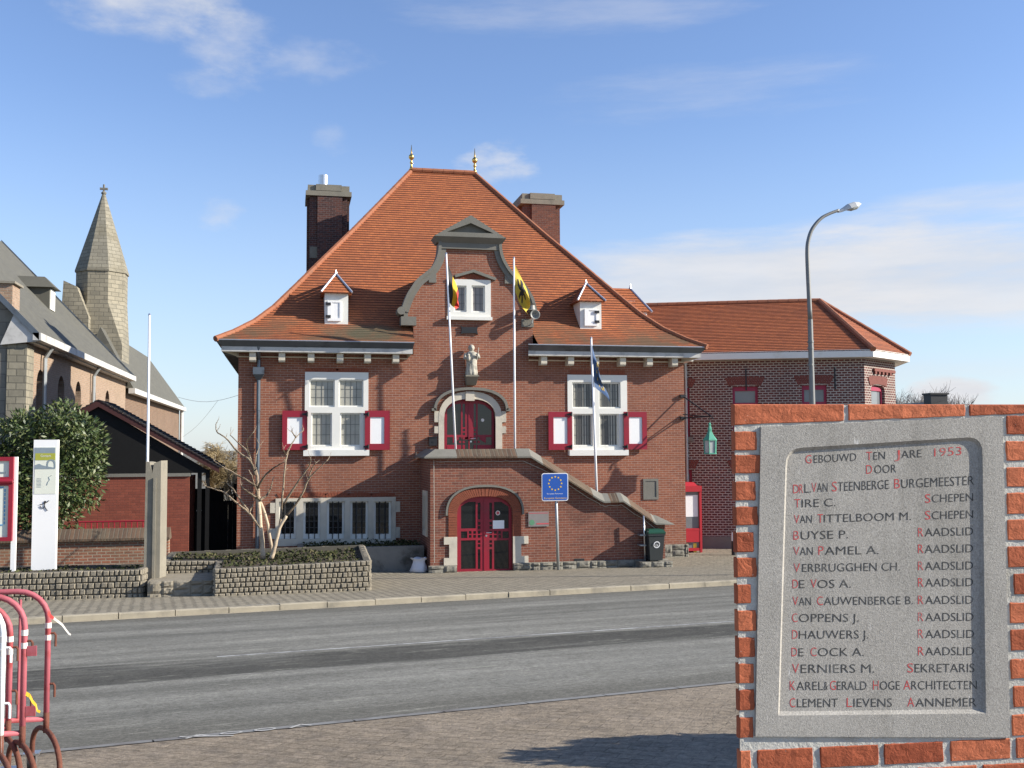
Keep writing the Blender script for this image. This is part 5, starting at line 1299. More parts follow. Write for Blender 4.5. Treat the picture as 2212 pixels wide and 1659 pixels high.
for pl_ in ([(97.5, 1085), (96.5, 1093)], [(96.8, 1087), (91, 1089), (86, 1090)], [(97, 1087), (103, 1084), (106, 1081)], [(96.5, 1093), (94, 1098), (90, 1097), (87, 1093)], [(96.5, 1093), (99, 1098), (103, 1103)]): b.tube([fig(*k) for k in pl_], .008, 5)
b.build('figure_print', M['black_print'], o)
b = MB()
for i, (x, y) in enumerate([(80+2*(i % 5), 1034+3*(i//5)) for i in range(35)]): s = P(x, y, 26.1); b.box(s.x-.012*rnd.random(), s.x+.012, 26.090, 26.093, s.z-.005, s.z+.005)
mp = [fig(x, y) for x, y in ((102, 1048), (104, 1041), (108, 1036), (106, 1030), (112, 1027))]; b.tube(mp, .006, 4); b.build('small_print', M['bluegrey_print'], o)

# red framed map board, cut by the left frame edge
o = thing('map_board', (-6.7, 26.0, gz(0, 26)+.3), 'red framed town map board on white posts at the left edge, cream header', 'sign')
ex = P(35, 1100, 26).x; wd = 1.5; zt = P(20, 987, 26).z; zm = P(20, 1046, 26).z; zb_ = P(20, 1168, 26).z
for xa in (ex-.1, ex-wd): b = MB(); b.box(xa, xa+.1, 26.0, 26.1, gz(0, 26)+.1, zt); b.build('post', M['white_clean'], o)
b = MB(); fr_ = (ex-wd-.02, ex-.06, zm+.08, zt); b.prism(rp(fr_), [rp(ins(fr_, .09))], fY(25.9), 0, .095); fr2 = (ex-wd-.02, ex-.06, zb_, zm+.06); b.prism(rp(fr2), [rp(ins(fr2, .09))], fY(25.9), 0, .095)
b.tube([(ex-wd, 25.9, zm+.07), (ex-.06, 25.9, zm+.07)], .06, 8); b.build('frame', M['red'], o)
b = MB(); b.box(fr_[0]+.08, fr_[1]-.08, 25.94, 25.95, fr_[2]+.08, fr_[3]-.08); b.build('header_panel', M['paper'], o)
b = MB(); b.box(fr2[0]+.08, fr2[1]-.08, 25.94, 25.95, fr2[2]+.08, fr2[3]-.08); b.build('map_panel', M['paper'], o)
b = MB(); hxp, hzp = fr_[1]-.36, (fr_[2]+fr_[3])/2+.05; b.prism([(hxp-.07, hzp+.06), (hxp-.035, hzp+.06), (hxp, hzp-.01), (hxp+.035, hzp+.06), (hxp+.07, hzp+.06), (hxp+.015, hzp-.07), (hxp-.015, hzp-.07)], [], fY(25.93), 0, .008)
for k in range(12): b.box(fr_[1]-.62+k*.038, fr_[1]-.62+k*.038+.026, 25.93, 25.938, fr_[2]+.17, fr_[2]+.21)
b.build('header_mark', M['bluegrey_print'], o)
b = MB(); x1 = fr2[1]-.16; z1_, z0_ = fr2[3]-.14, fr2[2]+.38
for k in range(9): zc = z0_+(z1_-z0_)*k/9; b.box(x1-.025, x1, 25.93, 25.938, zc, zc+(z1_-z0_)/9*.72)
for k in range(8): xc = x1-.14-k*.14; b.box(xc, xc+.1, 25.93, 25.938, z1_, z1_+.025); b.box(xc, xc+.1, 25.93, 25.938, z0_-.025, z0_)
b.build('map_border', M['map_blue'], o)
b = MB(); r4 = random.Random(9)
for k in range(14):
    xa, za = x1-.1-r4.random()*1.0, z0_+.05+r4.random()*(z1_-z0_-.1); a = r4.uniform(-.6, .6); b.tube([(xa, 25.937, za), (xa-.15, 25.937, za-.15*a), (xa-.34, 25.937, za-.3*a+.03)], .005, 4)
for k in range(10): b.box(x1-.16, x1-.12, 25.93, 25.938, z0_-.12-k*.022, z0_-.11-k*.022)
b.build('map_lines', M['bluegrey_print'], o)

# pruned bare tree
def px_c(x, y): return (449.4+x/2.953, 711.6+y/2.953)
def make_pruned():
    zb_ = zR+.0; o = thing('pruned_tree', tuple(P(585, 1200, 26.4).xy)+(zb_,), 'bare pale pruned tree with several stems in the tall cobble planter', 'tree')
    r5 = random.Random(21)
    def path(pts, r0_, r1_, y0_, y1_, bb):
        n = len(pts); q = []
        for i, (x, y) in enumerate(pts):
            f = i/(n-1); q.append(P(*px_c(x, y), y0_+(y1_-y0_)*f))
        sm = smooth3(q); m = len(sm); bb.tube(sm, [r0_+(r1_-r0_)*i/(m-1)+r5.uniform(-.002, .002) for i in range(m)], 7)
    def smooth3(q, k=4):
        out = []
        for i in range(len(q)-1):
            p0, p1, p2, p3 = q[max(0, i-1)], q[i], q[i+1], q[min(len(q)-1, i+2)]
            for s in range(k):
                t_ = s/k; out.append(.5*((2*p1)+(-p0+p2)*t_+(2*p0-5*p1+4*p2-p3)*t_*t_+(-p0+3*p1-3*p2+p3)*t_**3)+Vector((r5.uniform(-.008, .008), 0, r5.uniform(-.008, .008))))
        return out+[q[-1]]
    b = MB()
    path([(352, 1462), (340, 1300), (320, 1080), (314, 960), (302, 880)], .066, .032, 26.4, 26.5, b)
    path([(412, 1462), (402, 1370), (372, 1210), (332, 1090), (318, 1040)], .042, .028, 26.5, 26.5, b)
    path([(402, 1462), (430, 1370), (455, 1270), (500, 1190)], .058, .036, 26.3, 26.2, b)
    b.build('trunk', M['bark'], o, smooth=True)
    for br in ([(300, 1225), (262, 1170), (200, 1120), (110, 1045), (50, 1022), (-12, 1000)], [(330, 1085), (262, 1045), (220, 1010), (212, 995)], [(306, 1000), (220, 945), (120, 890), (40, 840)],
               [(302, 930), (270, 840), (190, 780), (110, 690), (55, 650), (50, 605)], [(292, 900), (255, 790), (200, 730), (140, 675)], [(265, 800), (245, 730), (285, 660)], [(318, 1010), (350, 950), (400, 900), (440, 870), (490, 845)],
               [(500, 1190), (590, 1070), (640, 960), (700, 890), (765, 830)], [(457, 1262), (472, 1100), (490, 900), (510, 780), (560, 690), (610, 640)], [(482, 1120), (560, 990), (640, 880), (655, 825)], [(330, 1090), (380, 1050), (405, 1000), (412, 955)],
               [(335, 1270), (250, 1150), (160, 1020), (140, 1000)], [(262, 1172), (300, 1080)], [(640, 960), (660, 890), (690, 850)], [(560, 690), (545, 665), (530, 650)], [(510, 780), (495, 800), (480, 760)], [(302, 900), (305, 820), (330, 740)], [(320, 1080), (300, 1000), (280, 930)]):
        b = MB(); n = len(br); yy1 = 26.4+r5.uniform(-.9, .7); path(br, .032 if n > 3 else .019, .009, 26.4, yy1, b)
        for q_ in range(n):
            x_, y_ = br[max(1, min(n-1, q_+1))]; dx_, dy_ = r5.uniform(-28, 28), r5.uniform(-55, -15); path([(x_, y_), (x_+dx_*.5, y_+dy_*.4), (x_+dx_, y_+dy_)], .008, .003, 26.4+(yy1-26.4)*min(1, (q_+1)/(n-1)), yy1, b); b.build('branch', M['bark'], o, smooth=True)
make_pruned()

# ------------------------------------------------------------------ left background
# laurel
def shrub(name, blobs, n, seed, L, W, m, base, label, cat='shrub'):
    r5 = random.Random(seed); o = thing(name, base, label, cat); b = MB(); tot = sum(bl[3]*bl[4]*bl[5] for bl in blobs)
    for (cx, cy, cz, rx, ry, rz) in blobs:
        for k in range(int(n*rx*ry*rz/tot)):
            d = Vector((r5.gauss(0, 1), r5.gauss(0, 1), r5.gauss(0, 1))).normalized(); q = r5.random()**.22
            bump = 1+.42*noise.noise(d*2.1+Vector((cx, cy, cz)))
            p = Vector((cx+d.x*rx*q*bump, cy+d.y*ry*q*bump, cz+d.z*rz*q*bump))
            ln = L*r5.uniform(.6, 1.3); dv = (d*.7+Vector((r5.uniform(-1, 1), r5.uniform(-1, 1), r5.uniform(-.9, .8)))*.75).normalized()*ln
            leaf(b, p, dv, ln*W, r5)
    b.build('foliage', m, o, norm=False)
    b = MB(); bx_, by_, bz_ = base
    for k in range(5): cx, cy, cz = blobs[k % len(blobs)][:3]; b.tube([(bx_+(k-2)*.15, by_, bz_-.1), ((bx_+cx)/2, (by_+cy)/2, (bz_+cz)/2), (cx, cy, cz)], [.07, .05, .02], 6)
    b.build('stem', M['twig'], o)
    return o
lc = lambda x, y, Y: P(x, y, Y)
bl = []
for x, y, rx, rz in ((120, 955, 62, 60), (50, 985, 70, 70), (168, 965, 44, 58), (120, 1040, 75, 66), (25, 1040, 70, 75), (165, 1032, 46, 58), (90, 1105, 75, 48), (15, 1110, 60, 56), (-60, 1040, 80, 100), (132, 903, 34, 33), (62, 925, 36, 38), (187, 932, 28, 30), (28, 935, 34, 32), (95, 908, 28, 26), (158, 908, 24, 26), (205, 960, 20, 26), (200, 1010, 22, 30), (180, 1075, 24, 26)):
    c = P(x, y, 29.6); k = 30/FOC; bl.append((c.x, 29.6+random.uniform(-.3, .5), c.z, rx*k, .9, rz*k))
shrub('laurel_bush', bl, 17000, 5, .155, .18, M['laurel'], (P(100, 1200, 29.6).x, 29.8, .1), 'large glossy green laurel bush behind the information totem')
# old brick garden wall with sloping brick cap
q0, q1 = P(-80, 1185, 28.6), P(364, 1185, 28.6); zt = P(240, 1166, 28.6).z
o = thing('garden_wall', (q0.x, 28.6, 0), 'old low brick garden wall with a mossy tiled cap behind the totem', 'wall')
b = MB(); b.box(q0.x-6, q1.x, 28.6, 28.9, gz(0, 28.6)-.2, zt); b.build('wall', M['old_brick'], o)
b = MB(); zc = P(240, 1141, 28.75).z; b.prism([(28.5, zt-.02), (28.5, zt+.04), (28.75, zc+.0), (29.0, zt+.04), (29.0, zt-.02)], [], lambda a, c, d: Vector((q0.x-6+d, a, c)), 0, q1.x-q0.x+6.03); b.build('cap', M['coping'], o)
# dark shed
sy = 33.7; fs_ = lambda x, y: FX(x, y, sy)
ex0, ezb = fs_(184, 1206); ex1 = fs_(408, 1100)[0]; zcap = fs_(300, 1030)[1]; apx, apz = fs_(214, 866); rex, rez = fs_(470, 1010)
lx = apx-(rex-apx)
o = thing('shed', (apx, sy, 0), 'dark shed with a black gable, tiled roof and smooth red brick front wall', 'shed')
b = MB(); b.box(lx+.6, ex1, sy+.02, sy+.3, -.1, zcap); b.box(ex1-.3, ex1, sy+.3, sy+2.2, -.1, zcap); b.build('wall', M['shed_brick'], o)
b = MB(); b.box(lx+.55, ex1+.03, sy-.03, sy+.3, zcap, zcap+.1); b.build('ledge', M['greystone'], o)
b = MB(); b.prism([(lx+.3, zcap+.1), (rex-.35, zcap+.1), (rex-.35, rez-.05), (apx, apz-.16), (lx+.3, rez-.05)], [], fY(sy), .02, .2); b.build('gable', M['black'], o)
for s, xe in ((1, rex), (-1, lx)):
    b = MB(); b.prism([(apx, apz-.18), (apx, apz+.02), (xe+s*.05, rez+.02), (xe+s*.05, rez-.16)], [], fY(sy), -.1, -.02); b.build('bargeboard', M['brown_red'], o)
    b = MB(); n = 30
    for i in range(n):
        a, c = i/n, (i+1)/n; p0 = Vector((xe+s*.1, 0, rez)); p1 = Vector((apx, 0, apz+.04)); l, h = p0.lerp(p1, a), p0.lerp(p1, c)
        for j in range(1): b.quad((l.x, sy-.12, l.z+.03), (l.x, sy+2.5, l.z+.03), (h.x, sy+2.5, h.z), (h.x, sy-.12, h.z), 0, [(0, i*.3), (8, i*.3), (8, i*.3+.3), (0, i*.3+.3)]); b.quad((l.x, sy-.12, l.z-.005), (l.x, sy+2.5, l.z-.005), (l.x, sy+2.5, l.z+.03), (l.x, sy-.12, l.z+.03), 0, [(0, 0)]*4); b.quad((l.x, sy-.12, l.z-.005), (l.x, sy-.12, l.z+.03), (h.x, sy-.12, h.z), (h.x, sy-.12, h.z-.03), 0, [(0, .2)]*4)
    b.build('roof', M['dark_tile'], o)
for x in (rex-.3, ex1+.3): b = MB(); b.box(x-.06, x+.06, sy+.05, sy+.17, -.1, rez-.02 if x < rex-.35 else rez-.06); b.build('post', M['black'], o)
b = MB(); b.box(ex1, ex1+.9, sy+2.2, sy+2.3, -.1, 2.4); b.build('back_wall', M['black'], o)
# black gate closing the passage to the hall
b = MB(); zg = P(460, 1082, 35.6).z; xa, xb = ex1+.05, XL-.04
o = thing('gate', ((xa+xb)/2, 35.6, 0), 'black board gate closing the passage between the shed and the town hall', 'gate')
k = xa
while k < xb-.05: b.box(k, min(k+.14, xb), 35.6, 35.64, 0, zg); k += .145
b.build('boards', M['black'], o)
for x in (xa+.03, xb-.12): b = MB(); b.box(x-.05, x+.05, 35.55, 35.65, -.05, zg+(.55 if x > xb-.3 else .05)); b.build('post', M['black'], o)
b = MB(); hp_ = P(430, 1103, 35.5); b.box(hp_.x-.08, hp_.x+.08, 35.53, 35.599, hp_.z-.02, hp_.z+.02); b.build('latch', M['steel'], o)
# red railing on the garden wall in front of the shed
q0, q1 = P(225, 1127, 32.6), P(418, 1126, 32.6); b = MB(); zr = P(320, 1125, 32.6).z
b.tube([(P(170, 1125, 32.6).x, 32.6, zr), (P(345, 1125, 32.6).x, 32.6, zr)], .025, 6)
x = P(172, 1125, 32.6).x
while x < P(344, 1125, 32.6).x: b.tube([(x, 32.6, 0), (x, 32.6, zr)], .018, 5); x += .16
tag(b.build('railing', M['red']), 'low red metal railing in front of the shed behind the garden wall', 'railing')

# church
ch = thing('church', (-9, 50, 0), 'old brick church with slate roofs, pale gutters and a stone turret at the left', 'church')
CX = -9.; cy0, cy1, ce = 38.6, 61., 7.75
win_y = []
for px, half in ((88, 9.5), (133, 7), (170, 6), (203, 5), (233, 4.3)): q = PX(px, 800, CX); win_y.append((q.y, .55+.0*half))
def arcw(yc, w, zb, zs): return [(yc-w, zb), (yc+w, zb)]+[(yc+w*math.cos(math.pi*i/8), zs+w*1.05*math.sin(math.pi*i/8)) for i in range(9)]
fx_ = lambda a, c, d: Vector((CX-d, a, c))
hs = [arcw(y, .62, 3.6, 6.0) for y, _ in win_y]
b = MB(); b.prism([(cy0, -.2), (cy1, -.2), (cy1, ce), (cy0, ce)], hs, fx_, 0, .5)
b.build('nave_wall', M['church_brick'], ch)
for y, _ in win_y:
    b = MB(); b.prism(arcw(y, .66, 3.55, 6.0), [], fx_, .35, .4); w = b.build('window', M['church_brick'], ch)
    b = MB(); b.prism([(y-.6, 5.6), (y+.6, 5.6)]+[(y+.6*math.cos(math.pi*i/8), 6.0+.63*math.sin(math.pi*i/8)) for i in range(9)], [], fx_, .33, .349); b.build('louvre', M['iron'], w)
rdx, rdz = -15.6, 15.1
b = MB(); b.prism([(CX-.02, -.2), (CX-.02, 8.1), (-15.6, 15.0), (-22, 8.1), (-22, -.2)], [], lambda a, c, d: Vector((a, cy0+d, c)), -.03, .48); b.build('gable_wall', M['grey_block'], ch)
b = MB(); n = 30
p0, p1 = Vector((CX+.42, 0, ce-.05)), Vector((rdx, 0, rdz))
def slates(b, a0, a1, p0, p1, n):
    L = (p1-p0).length
    for i in range(n):
        a, c = p0.lerp(p1, i/n), p0.lerp(p1, (i+1)/n)
        b.quad((a.x, a0, a.z), (a.x, a1, a.z), (c.x, a1, c.z), (c.x, a0, c.z), 0, [(a0, L*i/n), (a1, L*i/n), (a1, L*(i+1)/n), (a0, L*(i+1)/n)])
slates(b, cy0-.25, cy1+.1, p0, p1, 1); slates(b, cy0-.25, cy1+.1, Vector((-22.5, 0, ce)), p1, 1)
b.build('nave_roof', M['slate'], ch, norm=False)
b = MB(); b.prism([(CX+.5, ce-.28), (CX+.5, ce-.02), (rdx, rdz+.03), (rdx, rdz-.2)], [], lambda a, c, d: Vector((a, cy0-.3+d, c)), 0, .05); b.build('verge', M['zinc'], ch); b = MB(); b.prism([(CX+.45, ce-.2), (CX+.45, ce+.06), (rdx, rdz+.1), (rdx, rdz-.12)], [], lambda a, c, d: Vector((a, cy1+.1+d, c)), 0, .05); b.build('verge', M['zinc'], ch)
b = MB(); b.box(CX+.3, CX+.56, cy0-.3, cy1, ce-.28, ce-.02); b.box(CX+.02, CX+.3, cy0-.2, cy1, ce-.34, ce-.27); b.build('gutter', M['fascia_white'], ch)
b = MB()
for px in (97, 203): q = PX(px, 800, CX+.15); b.tube([(CX+.4, q.y, ce-.27), (CX+.15, q.y, ce-.7), (CX+.15, q.y, 0)], .08, 8)
b.build('downpipe', M['galv'], ch)
b = MB(); b.box(CX-.55, CX+.08, cy0-.1, cy0+.9, -.1, ce-.4); b.build('corner_quoin', M['tower_stone'], ch)
b = MB(); b.prism([(CX-.75, ce-.45), (CX+.5, ce-.3), (CX+.5, ce-.05), (CX-.3, 8.45)], [], lambda a, c, d: Vector((a, cy0-.24+d, c)), 0, .2); b.build('eave_end', M['fascia_white'], ch)
# small dormer and stub chimney on the nave roof
def rz(x): return p0.z+(p1.z-p0.z)*(x-p0.x)/(p1.x-p0.x)
q = PX(100, 672, -10.7)
for k in range(200):
    xk = -9.6-k*.02; q = PX(112, 672, xk)
    if q.z <= rz(xk): break
b = MB(); dy = q.y; b.box(xk-2.5, xk, dy-.55, dy+.55, q.z-.1, q.z+1.06); dmr = b.build('dormer', M['slate'], ch)
b = MB(); b.box(xk+.002, xk+.04, dy-.45, dy+.45, q.z+.03, q.z+.98); b.build('window', M['white'], dmr)
zd = q.z+1.02; b = MB(); b.add([(xk+.25, dy-.75, zd), (xk+.25, dy+.75, zd), (xk-2.2, dy+.75, zd), (xk-2.2, dy-.75, zd), (xk-.3, dy-.2, zd+.55), (xk-.3, dy+.2, zd+.55), (xk-2.2, dy, zd+.6)], [(0, 1, 5, 4), (1, 2, 6, 5), (3, 0, 4, 6), (4, 5, 6), (0, 3, 2, 1)]); b.build('dormer_roof', M['slate'], dmr)
q = P(10, 640, 38.9); b = MB(); b.box(q.x-.8, q.x+.3, 38.7, 39.7, q.z-1.2, q.z+.42); c_ = b.build('chimney', M['church_brick'], ch); b = MB(); b.box(q.x-.9, q.x+.4, 38.6, 39.8, q.z+.42, q.z+.5); b.build('chimney_cap', M['concrete'], c_)
# choir beyond
b = MB(); cz1 = 7.15; b.box(CX-2.6, CX-.03, cy1+.02, 90, -.2, cz1); b.build('choir_wall', M['choir_brick'], ch)
b = MB(); q4 = [Vector(k) for k in ((CX+.4, cy1+.15, cz1-.05), (CX+.4, 90.3, cz1-.05), (-11.8, 90.3, cz1-.05), (-11.8, cy1+.15, cz1-.05), (-10.4, cy1+.15, 10.5), (-10.4, 81, 10.5))]
for l0, l1, h1, h0 in ((0, 1, 5, 4), (1, 2, 5, 5), (2, 3, 4, 5)):
    A, B_, D_, E_ = q4[l0], q4[l1], q4[h1], q4[h0]; ax_ = (B_-A).normalized(); L = ((D_+E_)/2-(A+B_)/2).length
    b.quad(A, B_, D_, E_, 0, [(A.dot(ax_), 0), (B_.dot(ax_), 0), (D_.dot(ax_), L), (E_.dot(ax_), L)])
b.quad(q4[0], q4[4], q4[4]+Vector((0, .02, 0)), q4[3], 0, [(0, 0), (.5, .5), (.5, .5), (1, 0)])
b.build('choir_roof', M['slate'], ch, norm=False)
b = MB(); b.box(CX+.15, CX+.5, cy1+.1, 90.2, cz1-.35, cz1-.05); b.tube([(CX+.2, 89.7, cz1-.3), (CX+.2, 89.7, 0)], .14, 8); b.build('gutter', M['fascia_white'], ch)
# stone turret with spire: octagonal shaft on a square, broached foot
TY = 64.; tc = P(219, 700, TY); hw = (P(272, 650, TY).x-P(167, 650, TY).x)/2
def oct_(r, z, rot=22.5): return [(tc.x+r*math.cos(R(rot+45*k)), TY+r*math.sin(R(rot+45*k)), z) for k in range(8)]
zsp, zsh, zbr, zbt, zap = P(219, 592, TY).z, P(219, 688, TY).z, P(219, 726, TY).z, P(219, 800, TY).z, P(224, 416, TY).z
r8 = hw/math.cos(R(22.5)); b = MB(); n = 8
sq = []
for k in range(8): a = R(22.5+45*k); m = max(abs(math.cos(a)), abs(math.sin(a))); sq.append((tc.x+hw*1.02*math.copysign(1, math.cos(a)), TY+hw*1.02*math.copysign(1, math.sin(a))))
vs = oct_(r8, zsp)+oct_(r8, zsh+.8)+[(x, y, zbr-.6) for x, y in sq]+[(x, y, 4) for x, y in sq]
b.add(vs, [(i*8+k, i*8+(k+1) % 8, (i+1)*8+(k+1) % 8, (i+1)*8+k) for i in range(3) for k in range(8)]); b.build('turret', M['tower_stone'], ch)
b = MB(); b.add(oct_(r8*1.05, zsp-.02)+oct_(r8*1.05, zsp+.08)+oct_(.06, zap), [(i*8+k, i*8+(k+1) % 8, (i+1)*8+(k+1) % 8, (i+1)*8+k) for i in range(2) for k in range(8)]+[tuple(range(8))]); sp = b.build('spire', M['spire_stone'], ch)
b = MB(); b.tube([(tc.x, TY, zap-.3), (tc.x, TY, zap+.48)], .06, 6); b.box(tc.x-.22, tc.x+.22, TY-.06, TY+.06, zap+.16, zap+.28); b.lathe([(.13, 0), (.16, .08), (.05, .2)], (tc.x, TY, zap-.1), 8); b.build('cross', M['greystone'], sp)
# gabled buttress at the turret's left
q0, q1 = P(131, 688, 62), P(190, 740, 62); z1 = P(150, 606, 62).z; b = MB()
b.prism([(q0.x, 5), (q0.x, q0.z), (P(150, 0, 62).x, z1), (P(178, 0, 62).x, P(0, 622, 62).z+.2), (q1.x, P(0, 680, 62).z), (q1.x, 5)], [], fY(62.), 0, 2.2); b.build('buttress', M['tower_stone'], ch)
# bare trees
def bare_tree(name, base, h, spread, label, seed, m, levels=5, r=.12, droop=0., group=None, up_=.25, fan=4, cat='tree'):
    r5 = random.Random(seed); o = thing(name, base, label, cat, group); tb, cb = MB(), MB()
    def grow(p, d, L, rad, lv):
        n = 3; pts = [p]; q = p
        for i in range(n):
            d = (d+Vector((r5.gauss(0, .14), r5.gauss(0, .14), r5.gauss(0, .1)+(.08 if lv < levels-1 else -droop)))).normalized(); q = q+d*(L/n); pts.append(q)
        (tb if lv == 0 else cb).tube(pts, [rad, rad*.85, rad*.72, rad*.6], 6 if lv < 2 else 3, cap=False)
        if lv < levels:
            for k in range(fan if lv else fan+2):
                f = r5.uniform(.45, 1.); s = pts[min(3, int(f*3))]; a = r5.uniform(0, 6.28); sp_ = spread*r5.uniform(.6, 1.2)
                nd = (d+Vector((math.cos(a)*sp_, math.sin(a)*sp_, up_*r5.uniform(-.4, 1)))).normalized(); grow(s, nd, L*r5.uniform(.55, .8), rad*.55, lv+1)
    grow(Vector(base), Vector((0, 0, 1)), h*.34, r, 0)
    tb.build('trunk', m, o); cb.build('crown', m, o); return o
bare_tree('bare_tree', (P(455, 1060, 60).x, 60, 0), 6.6, .8, 'leafless brownish willow beyond the gate, left of the hall', 3, M['willow'], levels=5, r=.16, droop=.2, fan=5)
bare_tree('bare_tree', (P(500, 1060, 52).x, 52, 0), 5.0, .8, 'smaller leafless tree close to the left corner of the hall', 8, M['willow'], levels=5, r=.12, droop=.15, fan=4)
bare_tree('bare_tree', (P(352, 1000, 105).x, 105, 0), 13, .6, 'distant leafless tree showing above the church choir roof', 12, M['far_twig'], levels=5, r=.3, fan=4)
for i, (px, Y, h) in enumerate(((1942, 110, 16.4), (1962, 118, 17.4), (1985, 112, 16.8), (2003, 121, 17.), (2078, 115, 15.8), (2100, 119, 15.2))):
    bare_tree('bare_tree', (P(px, 900, Y).x, Y, 0), h, .45, ['slender leafless tree nearest the annex on the skyline', 'tallest leafless tree on the skyline behind the annex', 'third leafless tree from the annex on the skyline', 'leafless tree just left of the dark chimney on the skyline', 'low leafless tree just right of the dark chimney', 'outermost low leafless tree right of the dark chimney'][i], 30+i, M['far_twig'], levels=4, r=.26, fan=5, up_=.6, group='bare trees on the skyline')
# overhead wires on the left
b = MB(); a, c = P(385, 858, 60), P(520, 852, 50)
b.tube([a+(c-a)*(i/8)+Vector((0, 0, -.3*math.sin(math.pi*i/8))) for i in range(9)], .009, 4); tag(b.build('overhead_wire', M['galv']), 'thin wire strung from the church to the left corner of the hall', 'wire')
b = MB(); a, c = P(393, 945, 60), P(470, 866, 52); b.tube([a+(c-a)*(i/8)+Vector((0, 0, -.2*math.sin(math.pi*i/8))) for i in range(9)], .007, 4); tag(b.build('overhead_wire', M['galv']), 'fainter slanting wire below the upper wire beside the church', 'wire')

gx_, gy_ = 5.15, 7.3  # unseen shrub, added only to throw a shadow across the near square
shrub('shadow_shrub', [(gx_, gy_, gz(gx_, gy_)+.66, .75, .7, .66)], 16000, 9, .07, .42, M['laurel'], (gx_, gy_, gz(gx_, gy_)-.1), 'unseen round shrub added behind the brick pier to cast the foreground shadow')

# ------------------------------------------------------------------ annex on the right
AB = Vector((15.44, 35.88, 0)); AD = Vector((.93, -.368, 0)).normalized(); AN = Vector((AD.y, -AD.x, 0))    # outward normal to the front
def onA(x, y, off=0.):
    d = rays(x, y); p = AB+AN*off; t_ = p.dot(AN)/d.dot(AN); q = d*t_; q.z += CZ; return (q-AB).dot(AD), q.z
def fA(a, c, d): q = AB+AD*a-AN*d; return Vector((q.x, q.y, c))
ua, ub = -6., onA(1868, 850)[0]; az0 = 6.86
an = thing('annex_building', tuple(AB), 'dark red brick annex with white fascia and orange hipped roof right of the hall', 'building')
wins = [(1583, 835, 1638, 950), (1733, 832, 1787, 950), (1436, 838, 1490, 944)]
def arect(x0, y0, x1, y1): 
    u0, _ = onA(x0, (y0+y1)/2); u1, _ = onA(x1, (y0+y1)/2); z1 = onA((x0+x1)/2, y0)[1]; z0 = onA((x0+x1)/2, y1)[1]; return (u0, u1, z0, z1)
AW = [arect(*w) for w in wins]
lw = arect(1588, 1014, 1641, 1120); LWs = [(lw[0], lw[1], lw[2]-.0, lw[3]), (AW[2][0]+.05, AW[2][1]+.05, lw[2], lw[3]), (AW[1][0], AW[1][1], lw[2], lw[3])]
cd = (AD*.55+Vector((0, 0, 0))-AN*.83).normalized(); CL = 2.6
b = MB(); b.prism([(ua, -.1), (ub, -.1), (ub, az0), (ua, az0)], [rp(r) for r in AW+LWs], fA, 0, .3)
corner = fA(ub, 0, 0); cn = Vector((cd.y, -cd.x, 0))
def fC(a, c, d): q = corner+cd*a-cn*d; return Vector((q.x, q.y, c))
def onC(x, y):
    d = rays(x, y); t_ = corner.dot(cn)/d.dot(cn); q = d*t_; q.z += CZ; return (q-corner).dot(cd), q.z
c0, c1 = onC(1882, 850)[0], onC(1911, 850)[0]; CL = onC(1934, 830)[0]; czt = onC(1896, 832)[1]; czb = czt-2.2
b.prism([(0, -.1), (CL, -.1), (CL, az0), (0, az0)], [arch(c0, c1, czb, czt-.15, czt, 8)], fC, 0, .3)
pe = fC(CL, 0, 0); bk = pe-AN*9
b.add([pe+Vector((0, 0, -.1)), bk+Vector((0, 0, -.1)), bk+Vector((0, 0, az0)), pe+Vector((0, 0, az0))], [(0, 1, 2, 3)])
b.build('wall', M['annex_brick'], an)
def awin(r, fn_, split=True, name='window'):
    w, h = r[1]-r[0], r[3]-r[2]; zt_ = r[3]-h*.33; mid = (r[0]+r[1])/2; e = .09
    hs = [[(r[0]+e, zt_+.05), (r[1]-e, zt_+.05), (r[1]-e, r[3]-.16), (r[0]+e, r[3]-.16)], [(r[0]+e, r[2]+e), (mid-.05, r[2]+e), (mid-.05, zt_-.05), (r[0]+e, zt_-.05)], [(mid+.05, r[2]+e), (r[1]-e, r[2]+e), (r[1]-e, zt_-.05), (mid+.05, zt_-.05)]]
    b = MB(); b.prism(rp((r[0]+.003, r[1]-.003, r[2]+.003, r[3]-.003)), hs, fn_, .1, .18); f = b.build(name, M['win_red'], an)
    b = MB(); b.prism(rp(r), [], fn_, .15, .155); b.build('pane', M['glass2'], f)
    b = MB(); b.prism([(r[0]-.1, r[2]-.16), (r[1]+.1, r[2]-.16), (r[1]+.1, r[2]-.002), (r[0]-.1, r[2]-.002)], [], fn_, -.08, -.003); b.build('sill', M['greystone'], f)
    b = MB(); n = 15
    for k in range(n):
        s0, s1 = k/n, (k+.86)/n; L = lambda s, o: (r[0]-.12+(w+.24)*s+(s-.5)*o, r[3]+.02+.06*(1-(2*s-1)**2))
        p = [L(s0, 0), L(s1, 0), (L(s1, .3)[0], L(s1, 0)[1]+.3), (L(s0, .3)[0], L(s0, 0)[1]+.3)]; b.prism(p, [], fn_, -.03, -.002)
    b.build('lintel', M['annex_lintel'], f)
for r in AW+LWs: awin(r, fA)
awin((c0, c1, czb, czt-.05), fC)
b = MB()
for r in ((CL*.28, CL*.98),): 
    for k in range(5): a = r[0]+.02+k*(r[1]-r[0])*.17; zk = onC(1896, 803)[1]; b.prism(rp((a, a+.14, zk-.1, zk)), [], fC, -.08, -.002)
    b.prism(rp((r[0]-.05, r[1]-.1, zk, zk+.1)), [], fC, -.09, -.002)
b.build('brick_frieze', M['annex_lintel'], an)
b = MB(); b.prism([(ua, -.1), (ub, -.1), (ub, .42), (ua, .42)], [], fA, -.05, -.002); b.prism([(0, -.1), (CL, -.1), (CL, .42), (0, .42)], [], fC, -.05, -.002); b.build('plinth', M['greystone'], an)
b = MB()
